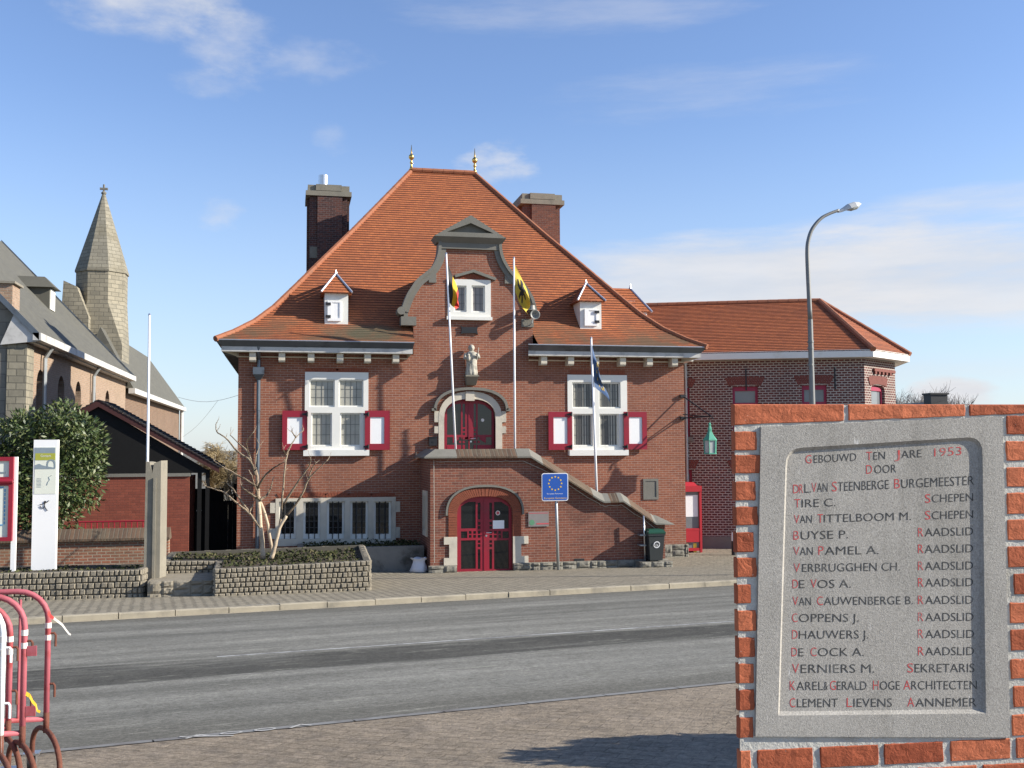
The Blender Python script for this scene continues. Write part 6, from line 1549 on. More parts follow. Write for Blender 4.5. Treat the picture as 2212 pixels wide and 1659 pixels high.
for px in (1611, 1803, 2026-0 and 1428+0):
    u, _ = onA(px, 800); b.prism(rp((u-.025, u+.025, 5.75, 6.55)), [], fA, -.035, -.002)
u, _ = onA(1612, 800); b.build('tie_bar', M['iron'], an)
# fascia and roof
ov = .45
P0, P1, P2 = fA(ua, 0, -ov), fA(ub, 0, 0)+AN*ov+AD*.25, fC(CL, 0, -ov)+cd*.3
P3 = P2-AN*9.; P4 = fA(ua, 0, 9.)
def fasc(b, A, B_, z0, z1, t_=.04):
    d = (B_-A).normalized(); n_ = Vector((d.y, -d.x, 0)); vs = []
    for p in (A, B_):
        for o_, z in ((0, z0), (0, z1), (-t_, z1), (-t_, z0)): q = p+n_*o_; vs.append((q.x, q.y, z))
    b.add(vs, [(0, 4, 5, 1), (1, 5, 6, 2), (2, 6, 7, 3), (3, 7, 4, 0), (0, 1, 2, 3), (7, 6, 5, 4)])
b = MB()
for A, B_ in ((P0, P1), (P1, P2), (P2, P3)): fasc(b, A, B_, 6.87, 7.14)
b.add([tuple(p)[:2]+(6.875,) for p in (P0, P1, P2, P3, P4)], [(0, 1, 2, 3, 4)]); b.build('fascia', M['white'], an)
u_r, _ = onA(1770, 700); rdA = 4.3
RA = fA(ua-2, 0, rdA); 
def onRidge(px, py):
    d = rays(px, py); p = AB-AN*rdA; t_ = p.dot(AN)/d.dot(AN); q = d*t_; q.z += CZ; return q
RB = onRidge(1770, 650.5); RA = Vector((fA(ua-2, 0, rdA).x, fA(ua-2, 0, rdA).y, RB.z))
E0, E1, E2, E3 = (Vector((p.x, p.y, 7.1)) for p in (P0-AD*2, P1, P2, P3))
b = MB()
def face(l0, l1, h1, h0, n, bh=.15):
    ax_ = (l1-l0).normalized(); st = ((h0+h1)/2-(l0+l1)/2).length/n; upn = Vector((0, 0, .025))
    for i in range(n):
        a, c = i/n, (i+1)/n; p, q, s, e = l0.lerp(h0, a), l1.lerp(h1, a), l1.lerp(h1, c), l0.lerp(h0, c)
        b.quad(p+upn, q+upn, s, e, 0, [(p.dot(ax_), i*bh), (q.dot(ax_), i*bh), (s.dot(ax_), (i+1)*bh), (e.dot(ax_), (i+1)*bh)])
        b.quad(p-upn*.3, q-upn*.3, q+upn, p+upn, 0, [(0, i*bh)]*4)
face(E0, E1, RB, RA, 34); face(E1, E2, RB, RB, 34); face(E2, E3, RB+Vector((0, 0, 0)), RB, 34)
BK = Vector((P4.x, P4.y, 7.1))-AD*2
face(E3, BK, RA, RB, 34)
rf = b.build('roof', M['annex_tile'], an, norm=False)
b = MB(); ridge_run(b, [RA, RB], .11, .4); ridge_run(b, [RB, E1+Vector((0, 0, .04))], .11, .4); ridge_run(b, [RB, E2+Vector((0, 0, .04))], .11, .4); b.build('ridge_tile', M['ridge'], rf)
b = MB(); q = onA(1479, 800); p_ = fA(onA(1481, 800)[0], 0, -.1); b.tube([(p_.x, p_.y, 6.8), (p_.x, p_.y, 0)], .05, 8); b.build('downpipe', M['galv'], an)
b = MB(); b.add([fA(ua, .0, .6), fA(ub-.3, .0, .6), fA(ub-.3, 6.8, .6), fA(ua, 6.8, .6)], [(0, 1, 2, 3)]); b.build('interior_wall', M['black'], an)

# telephone box
q0, q1 = P(1484, 1190, 36.), P(1523.5, 1190, 36.)
fy_ = 34.6; X1 = P(1516, 1100, fy_).x; o = thing('telephone_box', (X1-.5, fy_, 0), 'red telephone box with posters, half hidden behind the right corner of the hall', 'telephone box')
zt = P(1505, 1062, fy_).z; b = MB(); w = 1.0
for x, y in ((X1-w, fy_), (X1-.08, fy_), (X1-w, fy_+.92), (X1-.08, fy_+.92)): b.box(x, x+.08, y, y+.08, 0, zt)
b.box(X1-w+.08, X1-.08, fy_+.01, fy_+.06, .06, .16); zm_ = P(1500, 1110+30, fy_).z; b.box(X1-w+.08, X1-.08, fy_+.01, fy_+.07, zm_-.5, zm_-.02); b.box(X1-w+.08, X1-.08, fy_+.005, fy_+.05, zm_-.1, zm_-.05)
b.box(X1-.07, X1-.01, fy_+.08, fy_+.92, .06, zt); b.box(X1-w, X1, fy_-.03, fy_+1.03, zt, zt+.2); b.box(X1-w+.1, X1-.1, fy_+.1, fy_+.9, zt+.2, zt+.32, tap=.1)
b.build('cabin', M['phone_red'], o)
b = MB(); b.box(X1-w+.08, X1-.08, fy_+.08, fy_+.085, .16, zt); b.build('glazing', M['glass2'], o)
b = MB(); b.box(X1-.62, X1-.12, fy_+.07, fy_+.075, zm_+.38, zt-.12); b.build('poster', M['sign_white'], o)
b = MB(); b.box(X1-.7, X1-.66, fy_+.065, fy_+.07, zm_+.1, zt-.1); b.box(X1-.6, X1-.5, fy_+.065, fy_+.07, zm_-.78, zm_-.55); b.box(X1-.3, X1-.19, fy_+.065, fy_+.07, zm_-.9, zm_-.55); b.build('yellow_strip', M['yellow'], o)
# bollard
gp = P(1585, 1198, 34.); D_ = CZ/((CZ-gp.z)/34.); gp = G(1585, 1199); o = thing('bollard', tuple(gp), 'black bollard with a white top in front of the annex', 'bollard')
k = gp.y/FOC; b = MB(); b.lathe([(.075, 0), (.07, .48)], tuple(gp), 12); b.build('shaft', M['iron'], o)
b = MB(); b.lathe([(.07, .482), (.068, .7), (.05, .76), (.01, .78)], tuple(gp), 12); b.build('head', M['sign_white'], o)
# street lamp
Yl = 25.6; bs = P(1757, 900, Yl); o = thing('street_lamp', (bs.x, Yl, gz(0, Yl)), 'tall grey street lamp with a curved arm and flat head rising above the annex', 'street lamp')
pts = [Vector((bs.x, Yl, gz(0, Yl)-.1))]+[P(x, y, Yl) for x, y in ((1750, 690), (1745, 580), (1744, 540), (1746, 520), (1752, 500), (1762, 484), (1776, 470), (1793, 461), (1812, 454))]
b = MB(); b.tube([pts[0], pts[0].lerp(pts[1], .5), pts[1]], [.085, .08, .068], 12); pz = P(1751, 742, Yl)
for py in (738, 752, 788): q = P(1751, py, Yl); b.tube([q-Vector((0, 0, .025)), q+Vector((0, 0, .025))], .085, 12)
b.build('post', M['pole_grey'], o, smooth=False)
b = MB(); sm = []
for i in range(1, len(pts)-1):
    for s in range(4): 
        p0_, p1_, p2_, p3_ = pts[max(1, i-1)], pts[i], pts[i+1], pts[min(len(pts)-1, i+2)]; t_ = s/4
        sm.append(.5*((2*p1_)+(-p0_+p2_)*t_+(2*p0_-5*p1_+4*p2_-p3_)*t_*t_+(-p0_+3*p1_-3*p2_+p3_)*t_**3))
b.tube(sm+[pts[-1]], [.062-.022*i/len(sm) for i in range(len(sm)+1)], 10); b.build('arm', M['pole_grey'], o, smooth=True)
a, c = P(1810, 456, Yl), P(1860, 441, Yl); dv = c-a; L = dv.length; dv.normalize(); sd = Vector((0, 1, 0)); upv = dv.cross(sd); upv = upv if upv.z > 0 else -upv
b = MB(); secs = [(0, .05, .05, -.04), (.2, .09, .1, -.05), (.45, .15, .15, -.04), (.7, .16, .15, -.03), (.9, .1, .09, -.01), (1, .02, .02, .0)]; vs = []
for f, w, h, lo in secs:
    for k in range(10):
        an_ = math.pi*k/9; vs.append(a+dv*(L*f)+sd*(w*math.cos(an_))+upv*(h*math.sin(an_)+lo))
b.add(vs, [(i*10+k, i*10+(k+1) % 10, (i+1)*10+(k+1) % 10, (i+1)*10+k) for i in range(5) for k in range(10)]+[tuple(range(10)), tuple(range(50, 60))]); b.build('head', M['lamp_head'], o, smooth=False)
b = MB(); vs = []
for f, w, h in ((.4, .1, .01), (.55, .13, .07), (.75, .12, .07), (.92, .06, .01)):
    for k in range(8): an_ = math.pi*k/7; vs.append(a+dv*(L*f)+sd*(w*math.cos(an_))-upv*(h*math.sin(an_)+.035))
b.add(vs, [(i*8+k, i*8+(k+1) % 8, (i+1)*8+(k+1) % 8, (i+1)*8+k) for i in range(3) for k in range(8)]); b.build('lens', M['lamp_glass'], o)
# far roofs on the skyline
Yh = 75.; q0, q1, q2 = P(1960, 882, Yh), P(2038, 866, Yh), P(2075, 884, Yh)
o = thing('far_house', (q1.x, Yh, 0), 'dark far roof with a stout black chimney on the skyline right of the annex', 'house')
b = MB(); b.prism([(q0.x, -1), (q2.x+2, -1), (q2.x+2, q2.z-1.6), (q1.x, q1.z), (q0.x-3, q0.z-1)], [], fY(Yh), 0, 9); b.build('house_body', M['black_house'], o)
b = MB(); c0_, c1_ = P(2014, 850, Yh), P(2050, 850, Yh); b.box(c0_.x, c1_.x, Yh+.2, Yh+1.2, q1.z-1.5, P(2030, 852, Yh).z); b.box(c0_.x-.1, c1_.x+.1, Yh+.1, Yh+1.3, P(2030, 852, Yh).z, P(2030, 848.5, Yh).z); b.build('chimney', M['iron'], o)
q0, q1 = P(2150, 876, Yh), P(2200, 870, Yh); o = thing('far_house', (q1.x, Yh+5, 0), 'low dark far roof at the right edge of the skyline', 'house')
b = MB(); b.prism([(q0.x, -1), (q1.x+6, -1), (q1.x+6, q1.z-.2), (q1.x, q1.z), (q0.x, q0.z-.6)], [], fY(Yh+5), 0, 9); b.build('house_body', M['black_house'], o)

# ------------------------------------------------------------------ stacked crowd barriers at the left
def barrier(px, Yb, tall_px, label, mt, mtw, swap=1., plate=False, rust=True):
    """steel tube frame lying left of its right post at photo column px; feet with castors"""
    rp_ = P(px, 1500, Yb); x = rp_.x; zg = gz(0, Yb)-.1; zt = zg+tall_px
    o = thing('crowd_barrier', (x, Yb, zg), label, 'barrier', 'stacked crowd barriers')
    r = .021; Wd = 2.2; dvec = Vector((-1, .02*swap, 0)).normalized()
    def L(u, z, off=0.): q = Vector((x, Yb, 0))+dvec*u; return Vector((q.x, q.y+off, z))
    z0 = zg+.36; pts = [L(0, z0)]; R_ = .22
    pts += [L(0, zt-R_)]+[L(R_-R_*math.cos(a), zt-R_+R_*math.sin(a)) for a in [math.pi/2*i/6 for i in range(1, 7)]]
    pts += [L(Wd-R_+R_*math.sin(a), zt-R_+R_*math.cos(a)) for a in [math.pi/2*i/6 for i in range(0, 7)]]+[L(Wd, z0)]
    b = MB(); b.tube(pts, r, 10); b.tube([L(0, z0+.09), L(Wd, z0+.09)], r*.9, 10); b.build('frame', mt, o, smooth=True)
    for k in range(1, 11):
        u = Wd*k/11; b = MB(); b.tube([L(u, z0+.09), L(u, zt-(0.0 if .2 < u < Wd-.2 else .06))], .011, 6); b.build('bar', mt, o)
    for zo in (.02, .11): b = MB(); b.tube([L(0, zt-R_-zo), L(0, zt-R_-zo-.04)], r*1.12, 10); b.build('white_band', M['tape_white'], o)
    b = MB()
    for z in (zt-R_-.1, z0+.35): b.tube([L(-.01, z), L(-.045, z), L(-.055, z-.015), L(-.055, z-.1)], .009, 6)
    b.build('hook', M['rust'] if rust else mt, o)
    b = MB()
    for z in (zt-R_-.17, z0+.24): q = L(-.05, z); b.box(q.x-.03, q.x+.035, q.y-.012, q.y+.0, z-.035, z+.035)
    if plate: b.build('latch_plate', mt, o)
    for u in (0., Wd):
        b = MB(); fp = []
        for i in range(15):
            a = math.pi*i/14; yy = -math.cos(a); fp.append(L(u, zg+.13+.24*math.sin(a)**.75, 0)+Vector((.17*yy*-1, yy*.34*1, 0)))
        fp[0].z = zg+.12; fp[-1].z = zg+.12; b.tube(fp, .02, 9); b.tube([L(u, z0-.01), L(u, z0+.14)], r*1.05, 9); ft = b.build('foot', M['rust'], o, smooth=True)
        for e in (fp[0], fp[-1]):
            b = MB(); b.box(e.x-.06, e.x+.06, e.y-.05, e.y+.05, zg+.105, zg+.12); b.box(e.x-.035, e.x-.03, e.y-.02, e.y+.02, zg+.03, zg+.105); b.box(e.x+.03, e.x+.035, e.y-.02, e.y+.02, zg+.03, zg+.105); b.build('castor_fork', M['steel'], ft)
            b = MB(); b.tube([(e.x-.02, e.y-.02, zg+.05), (e.x+.02, e.y-.02, zg+.05)], .05, 14); b.build('castor_wheel', M['rubber'], ft)
    return o
h1 = .327*8.0*.167
def tall(y0, Yb): return P(100, y0, Yb).z-(gz(0, Yb)-.1)
barrier(101, 8.55, tall(1276, 8.55), 'rear red crowd barrier with two white bands and a dangling tape strip', M['barrier_red'], M['barrier_white'])
barrier(50, 8.05, tall(1285, 8.05), 'middle red crowd barrier with a red latch plate and yellow tape', M['barrier_red'], M['barrier_white'], plate=True)
barrier(19, 8.30, tall(1300, 8.30), 'red crowd barrier standing between the rear and middle ones', M['barrier_red'], M['barrier_white'])
barrier(3, 7.75, tall(1294, 7.75), 'white crowd barrier nearest the left edge of the stack', M['barrier_white'], M['barrier_white'], rust=False)
# torn tapes
def tape(pts, w, m, label):
    b = MB(); pts = [Vector(p) for p in pts]
    for i in range(len(pts)-1):
        a, c = pts[i], pts[i+1]; o0, o1 = Vector((.2, .3, 1)).normalized()*w*(1-.5*i/len(pts)), Vector((.2, .3, 1)).normalized()*w*(1-.5*(i+1)/len(pts)); b.quad(a-o0, c-o1, c+o1, a+o0)
    so = b.build('tape', m); sm_ = so.modifiers.new('Solidify', 'SOLIDIFY'); sm_.thickness = .002
    tag(so, label, 'tape', 'torn tapes on the barriers')
tape([P(x, y, 8.4) for x, y in ((104, 1324), (110, 1331), (122, 1340), (135, 1350), (142, 1360), (149, 1369), (153, 1371))], .011, M['tape_white'], 'torn pale tape strip fluttering from the rear barrier')
tape([P(x, y, 8.38) for x, y in ((104, 1322), (108, 1330), (116, 1336))], .016, M['tape_red'], 'short red tape knot on the rear barrier')
tape([P(x, y, 7.95) for x, y in ((56, 1498), (64, 1503), (70, 1515), (78, 1524), (80, 1535), (87, 1538))], .014, M['tape_yellow'], 'yellow tape scrap tied to the middle barrier')

# ------------------------------------------------------------------ brick pier with the memorial stone, right foreground
PSW = R(8); pr = r0*math.cos(PSW)+Vector((math.sin(PSI), math.cos(PSI), 0))*math.sin(PSW); pr.normalize(); pn_ = Vector((pr.y, -pr.x, 0))
PO = P(1592, 1250, 2.92); PO.z = 0
def onP(x, y, off=0.):
    d = rays(x, y); p = PO+pn_*off; t_ = p.dot(pn_)/d.dot(pn_); q = d*t_; q.z += CZ; return (q-PO).dot(pr), q.z
def fP(a, c, d): q = PO+pr*a-pn_*d; return Vector((q.x, q.y, c))
pu1 = onP(2262, 1200)[0]; pzt = onP(1750, 873)[1]; pzb = gz(PO.x, PO.y)-.2
SPL = Vector((PO.x, PO.y, 0)).normalized()          # the left end is splayed
def fPs(a, c, d):
    q = fP(a, c, d)
    return q if a > .01 else PO+SPL*(d/SPL.dot(-pn_))+Vector((0, 0, c))+pr*a
pier = thing('brick_pier', tuple(PO.xy)+(pzb+.1,), 'bright orange brick pier carrying the carved memorial stone in the right foreground', 'pier')
M['pier_mortar'] = mat('pier mortar', (.5, .49, .44), .95, var=.2, nscale=25, bump=.35, bscale=80, dirt=(.38, .365, .32, 1), dscale=9)
def pierbrick():
    m = bpy.data.materials.new('pier brick'); m.use_nodes = True; t = NT(m.node_tree); b = t.n['Principled BSDF']; g = t.new('ShaderNodeNewGeometry'); pos = g.outputs['Position']
    rp__ = g.outputs['Random Per Island']
    c = t.mix(rp__, (.29, .072, .034, 1), (.52, .16, .076, 1)); n = t.noise(pos, 22, 6, .65); n2 = t.noise(pos, 7, 5, .7)
    c = t.mix(t.ss(n2, .5, .75, 0., .5), c, (.33, .085, .04, 1)); c = t.mix(1., c, t.mix(n, (.8, .8, .8, 1), (1.22, 1.22, 1.22, 1)), 'MULTIPLY')
    c = t.mix(t.ss(t.noise(pos, 130, 2, .5), .74, .8, 0., .6), c, (.75, .6, .5, 1))
    t.l.new(c, b.inputs['Base Color']); b.inputs['Roughness'].default_value = .9; b.inputs['Specular IOR Level'].default_value = .2
    wv = t.noise(t.vm('ADD', t.vm('MULTIPLY', pos, (8, 8, 26)), t.vm('MULTIPLY', t.noise(pos, 9, 3, .6, 'Color'), (6, 6, 6))), 1., 6, .65)
    bp = t.new('ShaderNodeBump'); bp.inputs['Strength'].default_value = .6; bp.inputs['Distance'].default_value = .008
    t.l.new(t.m('ADD', t.m('MULTIPLY', wv, 1.2), t.m('MULTIPLY', t.noise(pos, 90, 4, .7), .3)), bp.inputs['Height']); t.l.new(bp.outputs[0], b.inputs['Normal'])
    return m
M['pier_brick'] = pierbrick()
# opening for the stone
sx0, sx1 = onP(1637, 1250)[0], onP(2176, 1250)[0]; sz1 = onP(1905, 910)[1]; sz0 = onP(1905, 1593)[1]
b = MB(); b.prism([(0.0, pzb), (pu1, pzb), (pu1, pzt-.002), (0.0, pzt-.002)], [[onP(*p) for p in ((1640, 1582), (2173, 1584), (2159, 911), (1651, 933))]], fPs, .006, .032, back=False); b.prism([(0.0, pzb), (pu1, pzb), (pu1, pzt-.002), (0.0, pzt-.002)], [], fPs, .032, .34); b.build('mortar', M['pier_mortar'], pier)
b = MB(); r6 = random.Random(17)
def pbrick(b, a, c, z0, z1, zc0=None, zc1=None):
    """one hand-made brick from a to c; the right end may have its own heights"""
    zc0 = z0 if zc0 is None else zc0; zc1 = z1 if zc1 is None else zc1
    if c-a < .012 or z1-z0 < .006: return
    def stops(L, st):
        n = max(2, int(L/st)); e = min(.0035/L, .2); return [0, e]+[e+(1-2*e)*k/n for k in range(1, n)]+[1-e, 1]
    us, vs_ = stops(c-a, .016), stops(z1-z0, .011); n1, n2 = len(us)-1, len(vs_)-1; base = len(b.v); sd_ = r6.random()*50
    for j, v in enumerate(vs_):
        for i, u in enumerate(us):
            edge = i in (0, n1) or j in (0, n2)
            x = a+(c-a)*u; lo, hi = z0+(zc0-z0)*u, z1+(zc1-z1)*u; z = lo+(hi-lo)*v
            if i == n1 or (i == 0 and a > .005): x += noise.noise(Vector((v*3, sd_, i)))*.003+(.0015*math.sin(v*math.pi) if i else -.0015*math.sin(v*math.pi))
            if j in (0, n2) and abs(z-pzt) > .003: z += noise.noise(Vector((u*8, sd_+7, j)))*.003
            d = (.008 if edge else .0022)+noise.noise(Vector((u*(c-a)*28, v*(z1-z0)*40, sd_)))*.0022
            b.v.append(tuple(fP(x, z, d)))
    for j in range(n2):
        for i in range(n1): k = base+j*(n1+1)+i; b.f.append([k, k+1, k+n1+2, k+n1+1]); b.mi.append(0)
    ring = [base+i for i in range(n1+1)]+[base+(n1+1)*(j+1)+n1 for j in range(n2)]+[base+(n1+1)*n2+i for i in range(n1-1, -1, -1)]+[base+(n1+1)*j for j in range(n2-1, 0, -1)]
    bb = len(b.v)
    for k in ring: b.v.append(tuple(Vector(b.v[k])-pn_*.02))
    m_ = len(ring)
    for k in range(m_): k2 = (k+1) % m_; b.f.append([ring[k], ring[k2], bb+k2, bb+k]); b.mi.append(0)
def zy(x, y): return onP(x, y)[1]
def pc(x, y): return (1555+x/2.032, 842.7+y/2.032)     # from the measured close-up
for y0, y1, xr in ((180, 266, 165), (283, 367, 182), (400, 486, 160), (510, 595, 170), (622, 713, 152), (735, 824, 165), (852, 939, 140), (967, 1060, 163), (1085, 1176, 157), (1200, 1291, 152), (1315, 1409, 155), (1437, 1531, 150)):
    (xa, ya), (_, yb) = pc(120, y0), pc(120, y1); pbrick(b, .0, onP(pc(xr, y0)[0], ya)[0], zy(xa, yb), zy(xa, ya))
for y0, y1, xl in ((110, 196, 1260), (222, 311, 1258), (337, 426, 1260), (450, 546, 1262), (567, 661, 1264), (685, 780, 1266), (805, 900, 1292), (933, 1026, 1274), (1050, 1146, 1278), (1180, 1270, 1278), (1300, 1396, 1290), (1425, 1521, 1284)):
    (xa, ya), (_, yb) = pc(1300, y0), pc(1300, y1); pbrick(b, onP(pc(xl, y0)[0], ya)[0], pu1, zy(xa, yb), zy(xa, ya))
lowy = lambda x: 155+(105-155)*(x-76)/(1335-76)
for x0, x1 in ((76, 549), (566, 1081), (1098, 1450)):
    ua_, ub_ = (0. if x0 == 76 else onP(*pc(x0, 100))[0]), min(pu1, onP(*pc(x1, 100))[0]); pbrick(b, ua_, ub_, zy(*pc(x0, lowy(x0))), pzt, zy(*pc(x1, lowy(x1))), pzt)
zt0 = zy(*pc(600, 1560)); rr_ = 0
while zt0 > pzb:
    h_ = zy(*pc(600, 1560))-zy(*pc(600, 1655)); cuts = [(76, 139), (165, 412), (442, 701), (723, 986), (1015, 1281), (1305, 1560)] if rr_ % 2 == 0 else [(76, 280), (305, 560), (585, 845), (868, 1130), (1155, 1410), (1432, 1560)]
    for x0, x1 in cuts: pbrick(b, 0. if x0 == 76 else onP(*pc(x0, 1600))[0], min(pu1, onP(*pc(x1, 1600))[0]), zt0-h_, zt0)
    zt0 -= h_+.0125; rr_ += 1
b.build('brickwork', M['pier_brick'], pier)
b = MB(); b.box(0, 0, 0, 0, 0, 0); b = MB()
# thin top course and left return so the pier reads as masonry from the side
zz = pzt-.001; ri = 0
while zz > pzb:
    h = .0635; w0 = .03 if ri % 2 else .0
    for a, c in ((.04, .2), (.213, .335)) if ri % 2 else ((.04, .1), (.113, .335)):
        q = [fPs(-.001, zz-h, a), fPs(-.001, zz-h, c), fPs(-.001, zz, c), fPs(-.001, zz, a)]; q2 = [p+pr*.02 for p in q]; b.add(q+q2, [(0, 1, 2, 3), (0, 4, 5, 1), (1, 5, 6, 2), (2, 6, 7, 3), (3, 7, 4, 0)])
    zz -= .0775; ri += 1
b.build('side_brickwork', M['pier_brick'], pier)

# memorial stone: slab with a sunk, bevelled panel
M['memorial'] = None
def memorialmat():
    m = bpy.data.materials.new('bush hammered stone'); m.use_nodes = True; t = NT(m.node_tree); b = t.n['Principled BSDF']; pos = t.new('ShaderNodeNewGeometry').outputs['Position']
    n = t.noise(pos, 170, 3, .8); n2 = t.noise(pos, 5, 6, .65); n3 = t.noise(pos, 420, 3, .7)
    n6 = t.noise(t.vm('MULTIPLY', pos, (7, 7, 1.6)), 1., 6, .65); c = t.mix(n2, (.29, .275, .245, 1), (.42, .4, .36, 1)); c = t.mix(t.ss(n6, .5, .68, 0., .4), c, (.2, .19, .165, 1)); c = t.mix(1., c, t.mix(n, (.3, .3, .3, 1), (1.75, 1.75, 1.75, 1)), 'MULTIPLY'); c = t.mix(1., c, t.mix(n3, (.75, .75, .75, 1), (1.25, 1.25, 1.25, 1)), 'MULTIPLY')
    sc = t.noise(t.vm('MULTIPLY', pos, (30, 30, 9)), 1, 5, .6); c = t.mix(t.ss(sc, .69, .74, 0., .55), c, (.7, .69, .66, 1))
    t.l.new(c, b.inputs['Base Color']); b.inputs['Roughness'].default_value = .9; b.inputs['Specular IOR Level'].default_value = .2
    bp = t.new('ShaderNodeBump'); bp.inputs['Strength'].default_value = .5; bp.inputs['Distance'].default_value = .003; t.l.new(t.m('ADD', n, n3), bp.inputs['Height']); t.l.new(bp.outputs[0], b.inputs['Normal'])
    return m
M['memorial'] = memorialmat()
ms = thing('memorial_stone', tuple(fP((sx0+sx1)/2, sz0, 0)), 'grey stone slab carved with names in red and black, set in the brick pier', 'plaque')
def onPS(x, y): return onP(x, y, .002)
oc = [onPS(*p) for p in ((1632, 1591), (2182, 1593), (2166, 899), (1644, 922))]
def quadpt(u, v):     # blend between the measured corners, half corrected to a true rectangle
    a = Vector(oc[0]).lerp(Vector(oc[1]), u); c = Vector(oc[3]).lerp(Vector(oc[2]), u); return a.lerp(c, v)
inner = [onPS(*p) for p in ((1681, 1546), (2130, 1541), (2122, 943), (1698, 969))]
def rin(ins_, rad_top, n=5):
    (bl_, br_, tr_, tl_) = [Vector(p) for p in inner]; c0 = (bl_+br_+tr_+tl_)/4
    bl_, br_, tr_, tl_ = [p+(c0-p).normalized()*ins_*1.2 for p in (bl_, br_, tr_, tl_)]; pts = [bl_, br_]
    for cpt, pa, pb in ((tr_, br_, tl_), (tl_, tr_, bl_)):
        d0, d1 = (pa-cpt).normalized()*rad_top, (pb-cpt).normalized()*rad_top
        for i in range(n+1): t_ = i/n; pts.append((cpt+d0)*(1-t_)**2+cpt*2*t_*(1-t_)+(cpt+d1)*t_**2)
    return [tuple(p) for p in pts]
o1, o2, o3 = rin(0, .05), rin(.004, .046), rin(.011, .042)
b = MB(); flat = oc+o1; tr = tessellate_polygon([[Vector((*p, 0)) for p in oc], [Vector((*p, 0)) for p in o1]]); b.add([fP(p[0], p[1], -.002) for p in flat], tr)
def loop_faces(b, la, da, lb, db):
    n = len(la); vs = [fP(p[0], p[1], da) for p in la]+[fP(p[0], p[1], db) for p in lb]; b.add(vs, [(i, (i+1) % n, n+(i+1) % n, n+i) for i in range(n)])
loop_faces(b, oc, -.002, oc, .03); loop_faces(b, o1, -.002, o2, .002); loop_faces(b, o2, .002, o3, .0075)
b.add([fP(p[0], p[1], .0075) for p in o3], tessellate_polygon([[Vector((*p, 0)) for p in o3]])); b.build('slab', M['memorial'], ms)
red, blk_ = MB(), MB()
def carve(runs, y_left, y_right, hpx):
    """runs: (text, red?, x0, x1) in photo columns; the base line runs from y_left at x=1710 to y_right at x=2110"""
    for s, isr, x0, x1 in runs:
        v, f = text_polys(s); xa, xb = min(p[0] for p in v), max(p[0] for p in v); tgt = red if isr else blk_; h = hpx*(1.08 if isr else 1.)
        pts = []
        for px_, pz_ in v:
            X = x0+(px_-xa)/(xb-xa)*(x1-x0); yb = y_left+(y_right-y_left)*(X-1710)/400; u, z = onP(X, yb-pz_/.73*h, -.0070); pts.append(fP(u, z, .0070))
        tgt.add(pts, f)
carve([('G', 1, 1740, 1753), ('EBOUWD', 0, 1758, 1850), ('T', 1, 1871, 1884), ('EN', 0, 1887, 1912), ('J', 1, 1932, 1944), ('ARE', 0, 1947, 1991), ('1953', 1, 2018, 2077)], 1003, 981, 18)
carve([('D', 1, 1871, 1884), ('OOR', 0, 1889, 1936)], 1031, 1013, 19)
carve([('D', 1, 1713, 1726), ('R', 1, 1727, 1735)], 1066, 1050, 19)
carve([('L.', 0, 1738, 1752), ('V', 1, 1753, 1764), ('AN', 0, 1765, 1788), ('S', 1, 1797, 1808), ('TEENBERGE', 0, 1810, 1920), ('B', 1, 1932, 1944), ('URGEMEESTER', 0, 1947, 2104)], 1066, 1047, 21)
carve([('T', 1, 1716, 1729), ('IRE C.', 0, 1732, 1805), ('S', 1, 1998, 2010), ('CHEPEN', 0, 2013, 2102)], 1097, 1082, 18.5)
carve([('V', 1, 1715, 1727), ('AN', 0, 1728, 1754), ('T', 1, 1766, 1778), ('ITTELBOOM M.', 0, 1780, 1968), ('S', 1, 1998, 2010), ('CHEPEN', 0, 2013, 2102)], 1131, 1119, 18.5)
carve([('B', 1, 1714, 1726), ('UYSE P.', 0, 1730, 1832), ('R', 1, 1983, 1995), ('AADSLID', 0, 1998, 2102)], 1166, 1156, 19)
carve([('V', 1, 1714, 1727), ('AN', 0, 1728, 1756), ('P', 1, 1768, 1779), ('AMEL A.', 0, 1782, 1898), ('R', 1, 1983, 1995), ('AADSLID', 0, 1998, 2102)], 1200, 1193, 19)
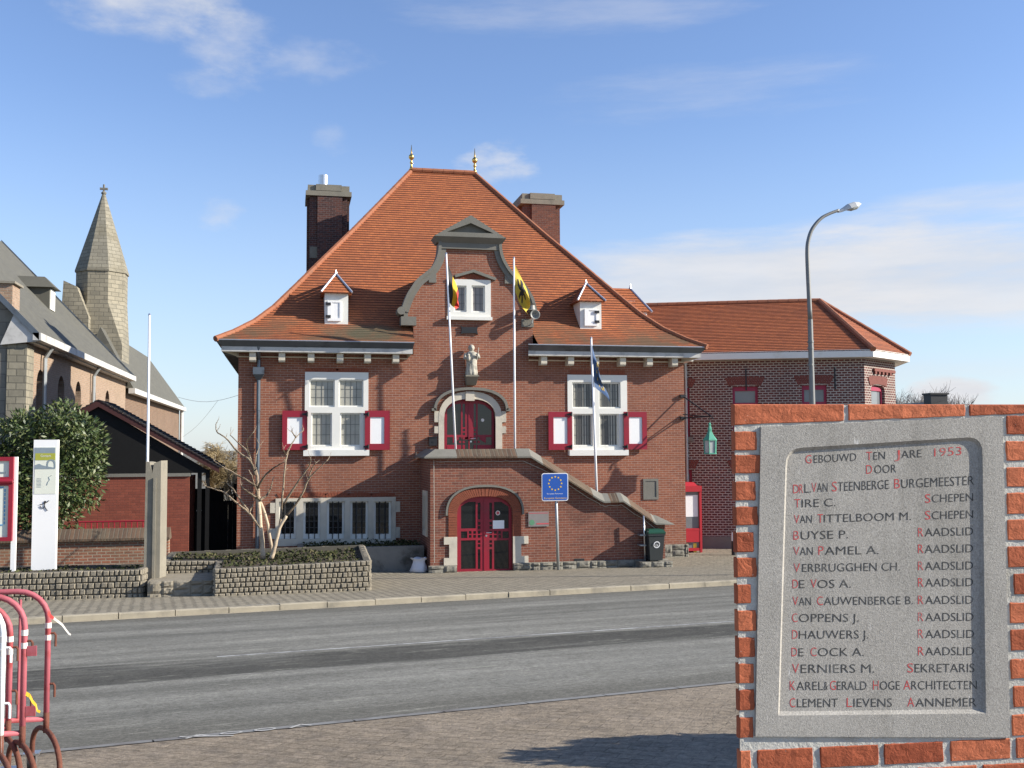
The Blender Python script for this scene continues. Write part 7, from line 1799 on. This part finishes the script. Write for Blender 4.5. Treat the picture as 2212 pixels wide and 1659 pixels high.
carve([('V', 1, 1714, 1728), ('ERBRUGGHEN CH.', 0, 1733, 1944), ('R', 1, 1983, 1995), ('AADSLID', 0, 1998, 2102)], 1236, 1230, 19)
carve([('D', 1, 1712, 1724), ('E', 0, 1726, 1738), ('V', 1, 1751, 1764), ('OS A.', 0, 1766, 1838), ('R', 1, 1983, 1995), ('AADSLID', 0, 1999, 2102)], 1271, 1266, 19)
carve([('V', 1, 1712, 1724), ('AN', 0, 1726, 1752), ('C', 1, 1765, 1778), ('AUWENBERGE B.', 0, 1780, 1972), ('R', 1, 1983, 1995), ('AADSLID', 0, 1999, 2102)], 1308, 1304, 19)
carve([('C', 1, 1711, 1723), ('OPPENS J.', 0, 1726, 1855), ('R', 1, 1983, 1995), ('AADSLID', 0, 1999, 2103)], 1344, 1341, 19)
carve([('D', 1, 1711, 1723), ('HAUWERS J.', 0, 1726, 1876), ('R', 1, 1983, 1995), ('AADSLID', 0, 1999, 2104)], 1380, 1378, 19)
carve([('D', 1, 1710, 1722), ('E', 0, 1725, 1736), ('C', 1, 1751, 1764), ('OCK A.', 0, 1767, 1866), ('R', 1, 1983, 1996), ('AADSLID', 0, 1999, 2104)], 1418, 1415, 19)
carve([('V', 1, 1711, 1726), ('ERNIERS M.', 0, 1730, 1889), ('S', 1, 1960, 1973), ('EKRETARIS', 0, 1976, 2105)], 1454, 1452, 20)
carve([('K', 1, 1706, 1718), ('AREL', 0, 1721, 1778), ('&', 0, 1780, 1788), ('G', 1, 1793, 1806), ('ERALD', 0, 1808, 1872), ('H', 1, 1886, 1898), ('OGE', 0, 1901, 1944), ('A', 1, 1952, 1967), ('RCHITECTEN', 0, 1969, 2110)], 1491, 1489, 20)
carve([('C', 1, 1706, 1718), ('LEMENT', 0, 1722, 1810), ('L', 1, 1829, 1841), ('IEVENS', 0, 1844, 1927), ('A', 1, 1960, 1975), ('ANNEMER', 0, 1978, 2109)], 1528, 1526, 20)
red.build('red_lettering', M['letter_red'], ms, norm=False); blk_.build('black_lettering', M['letter_black'], ms, norm=False)
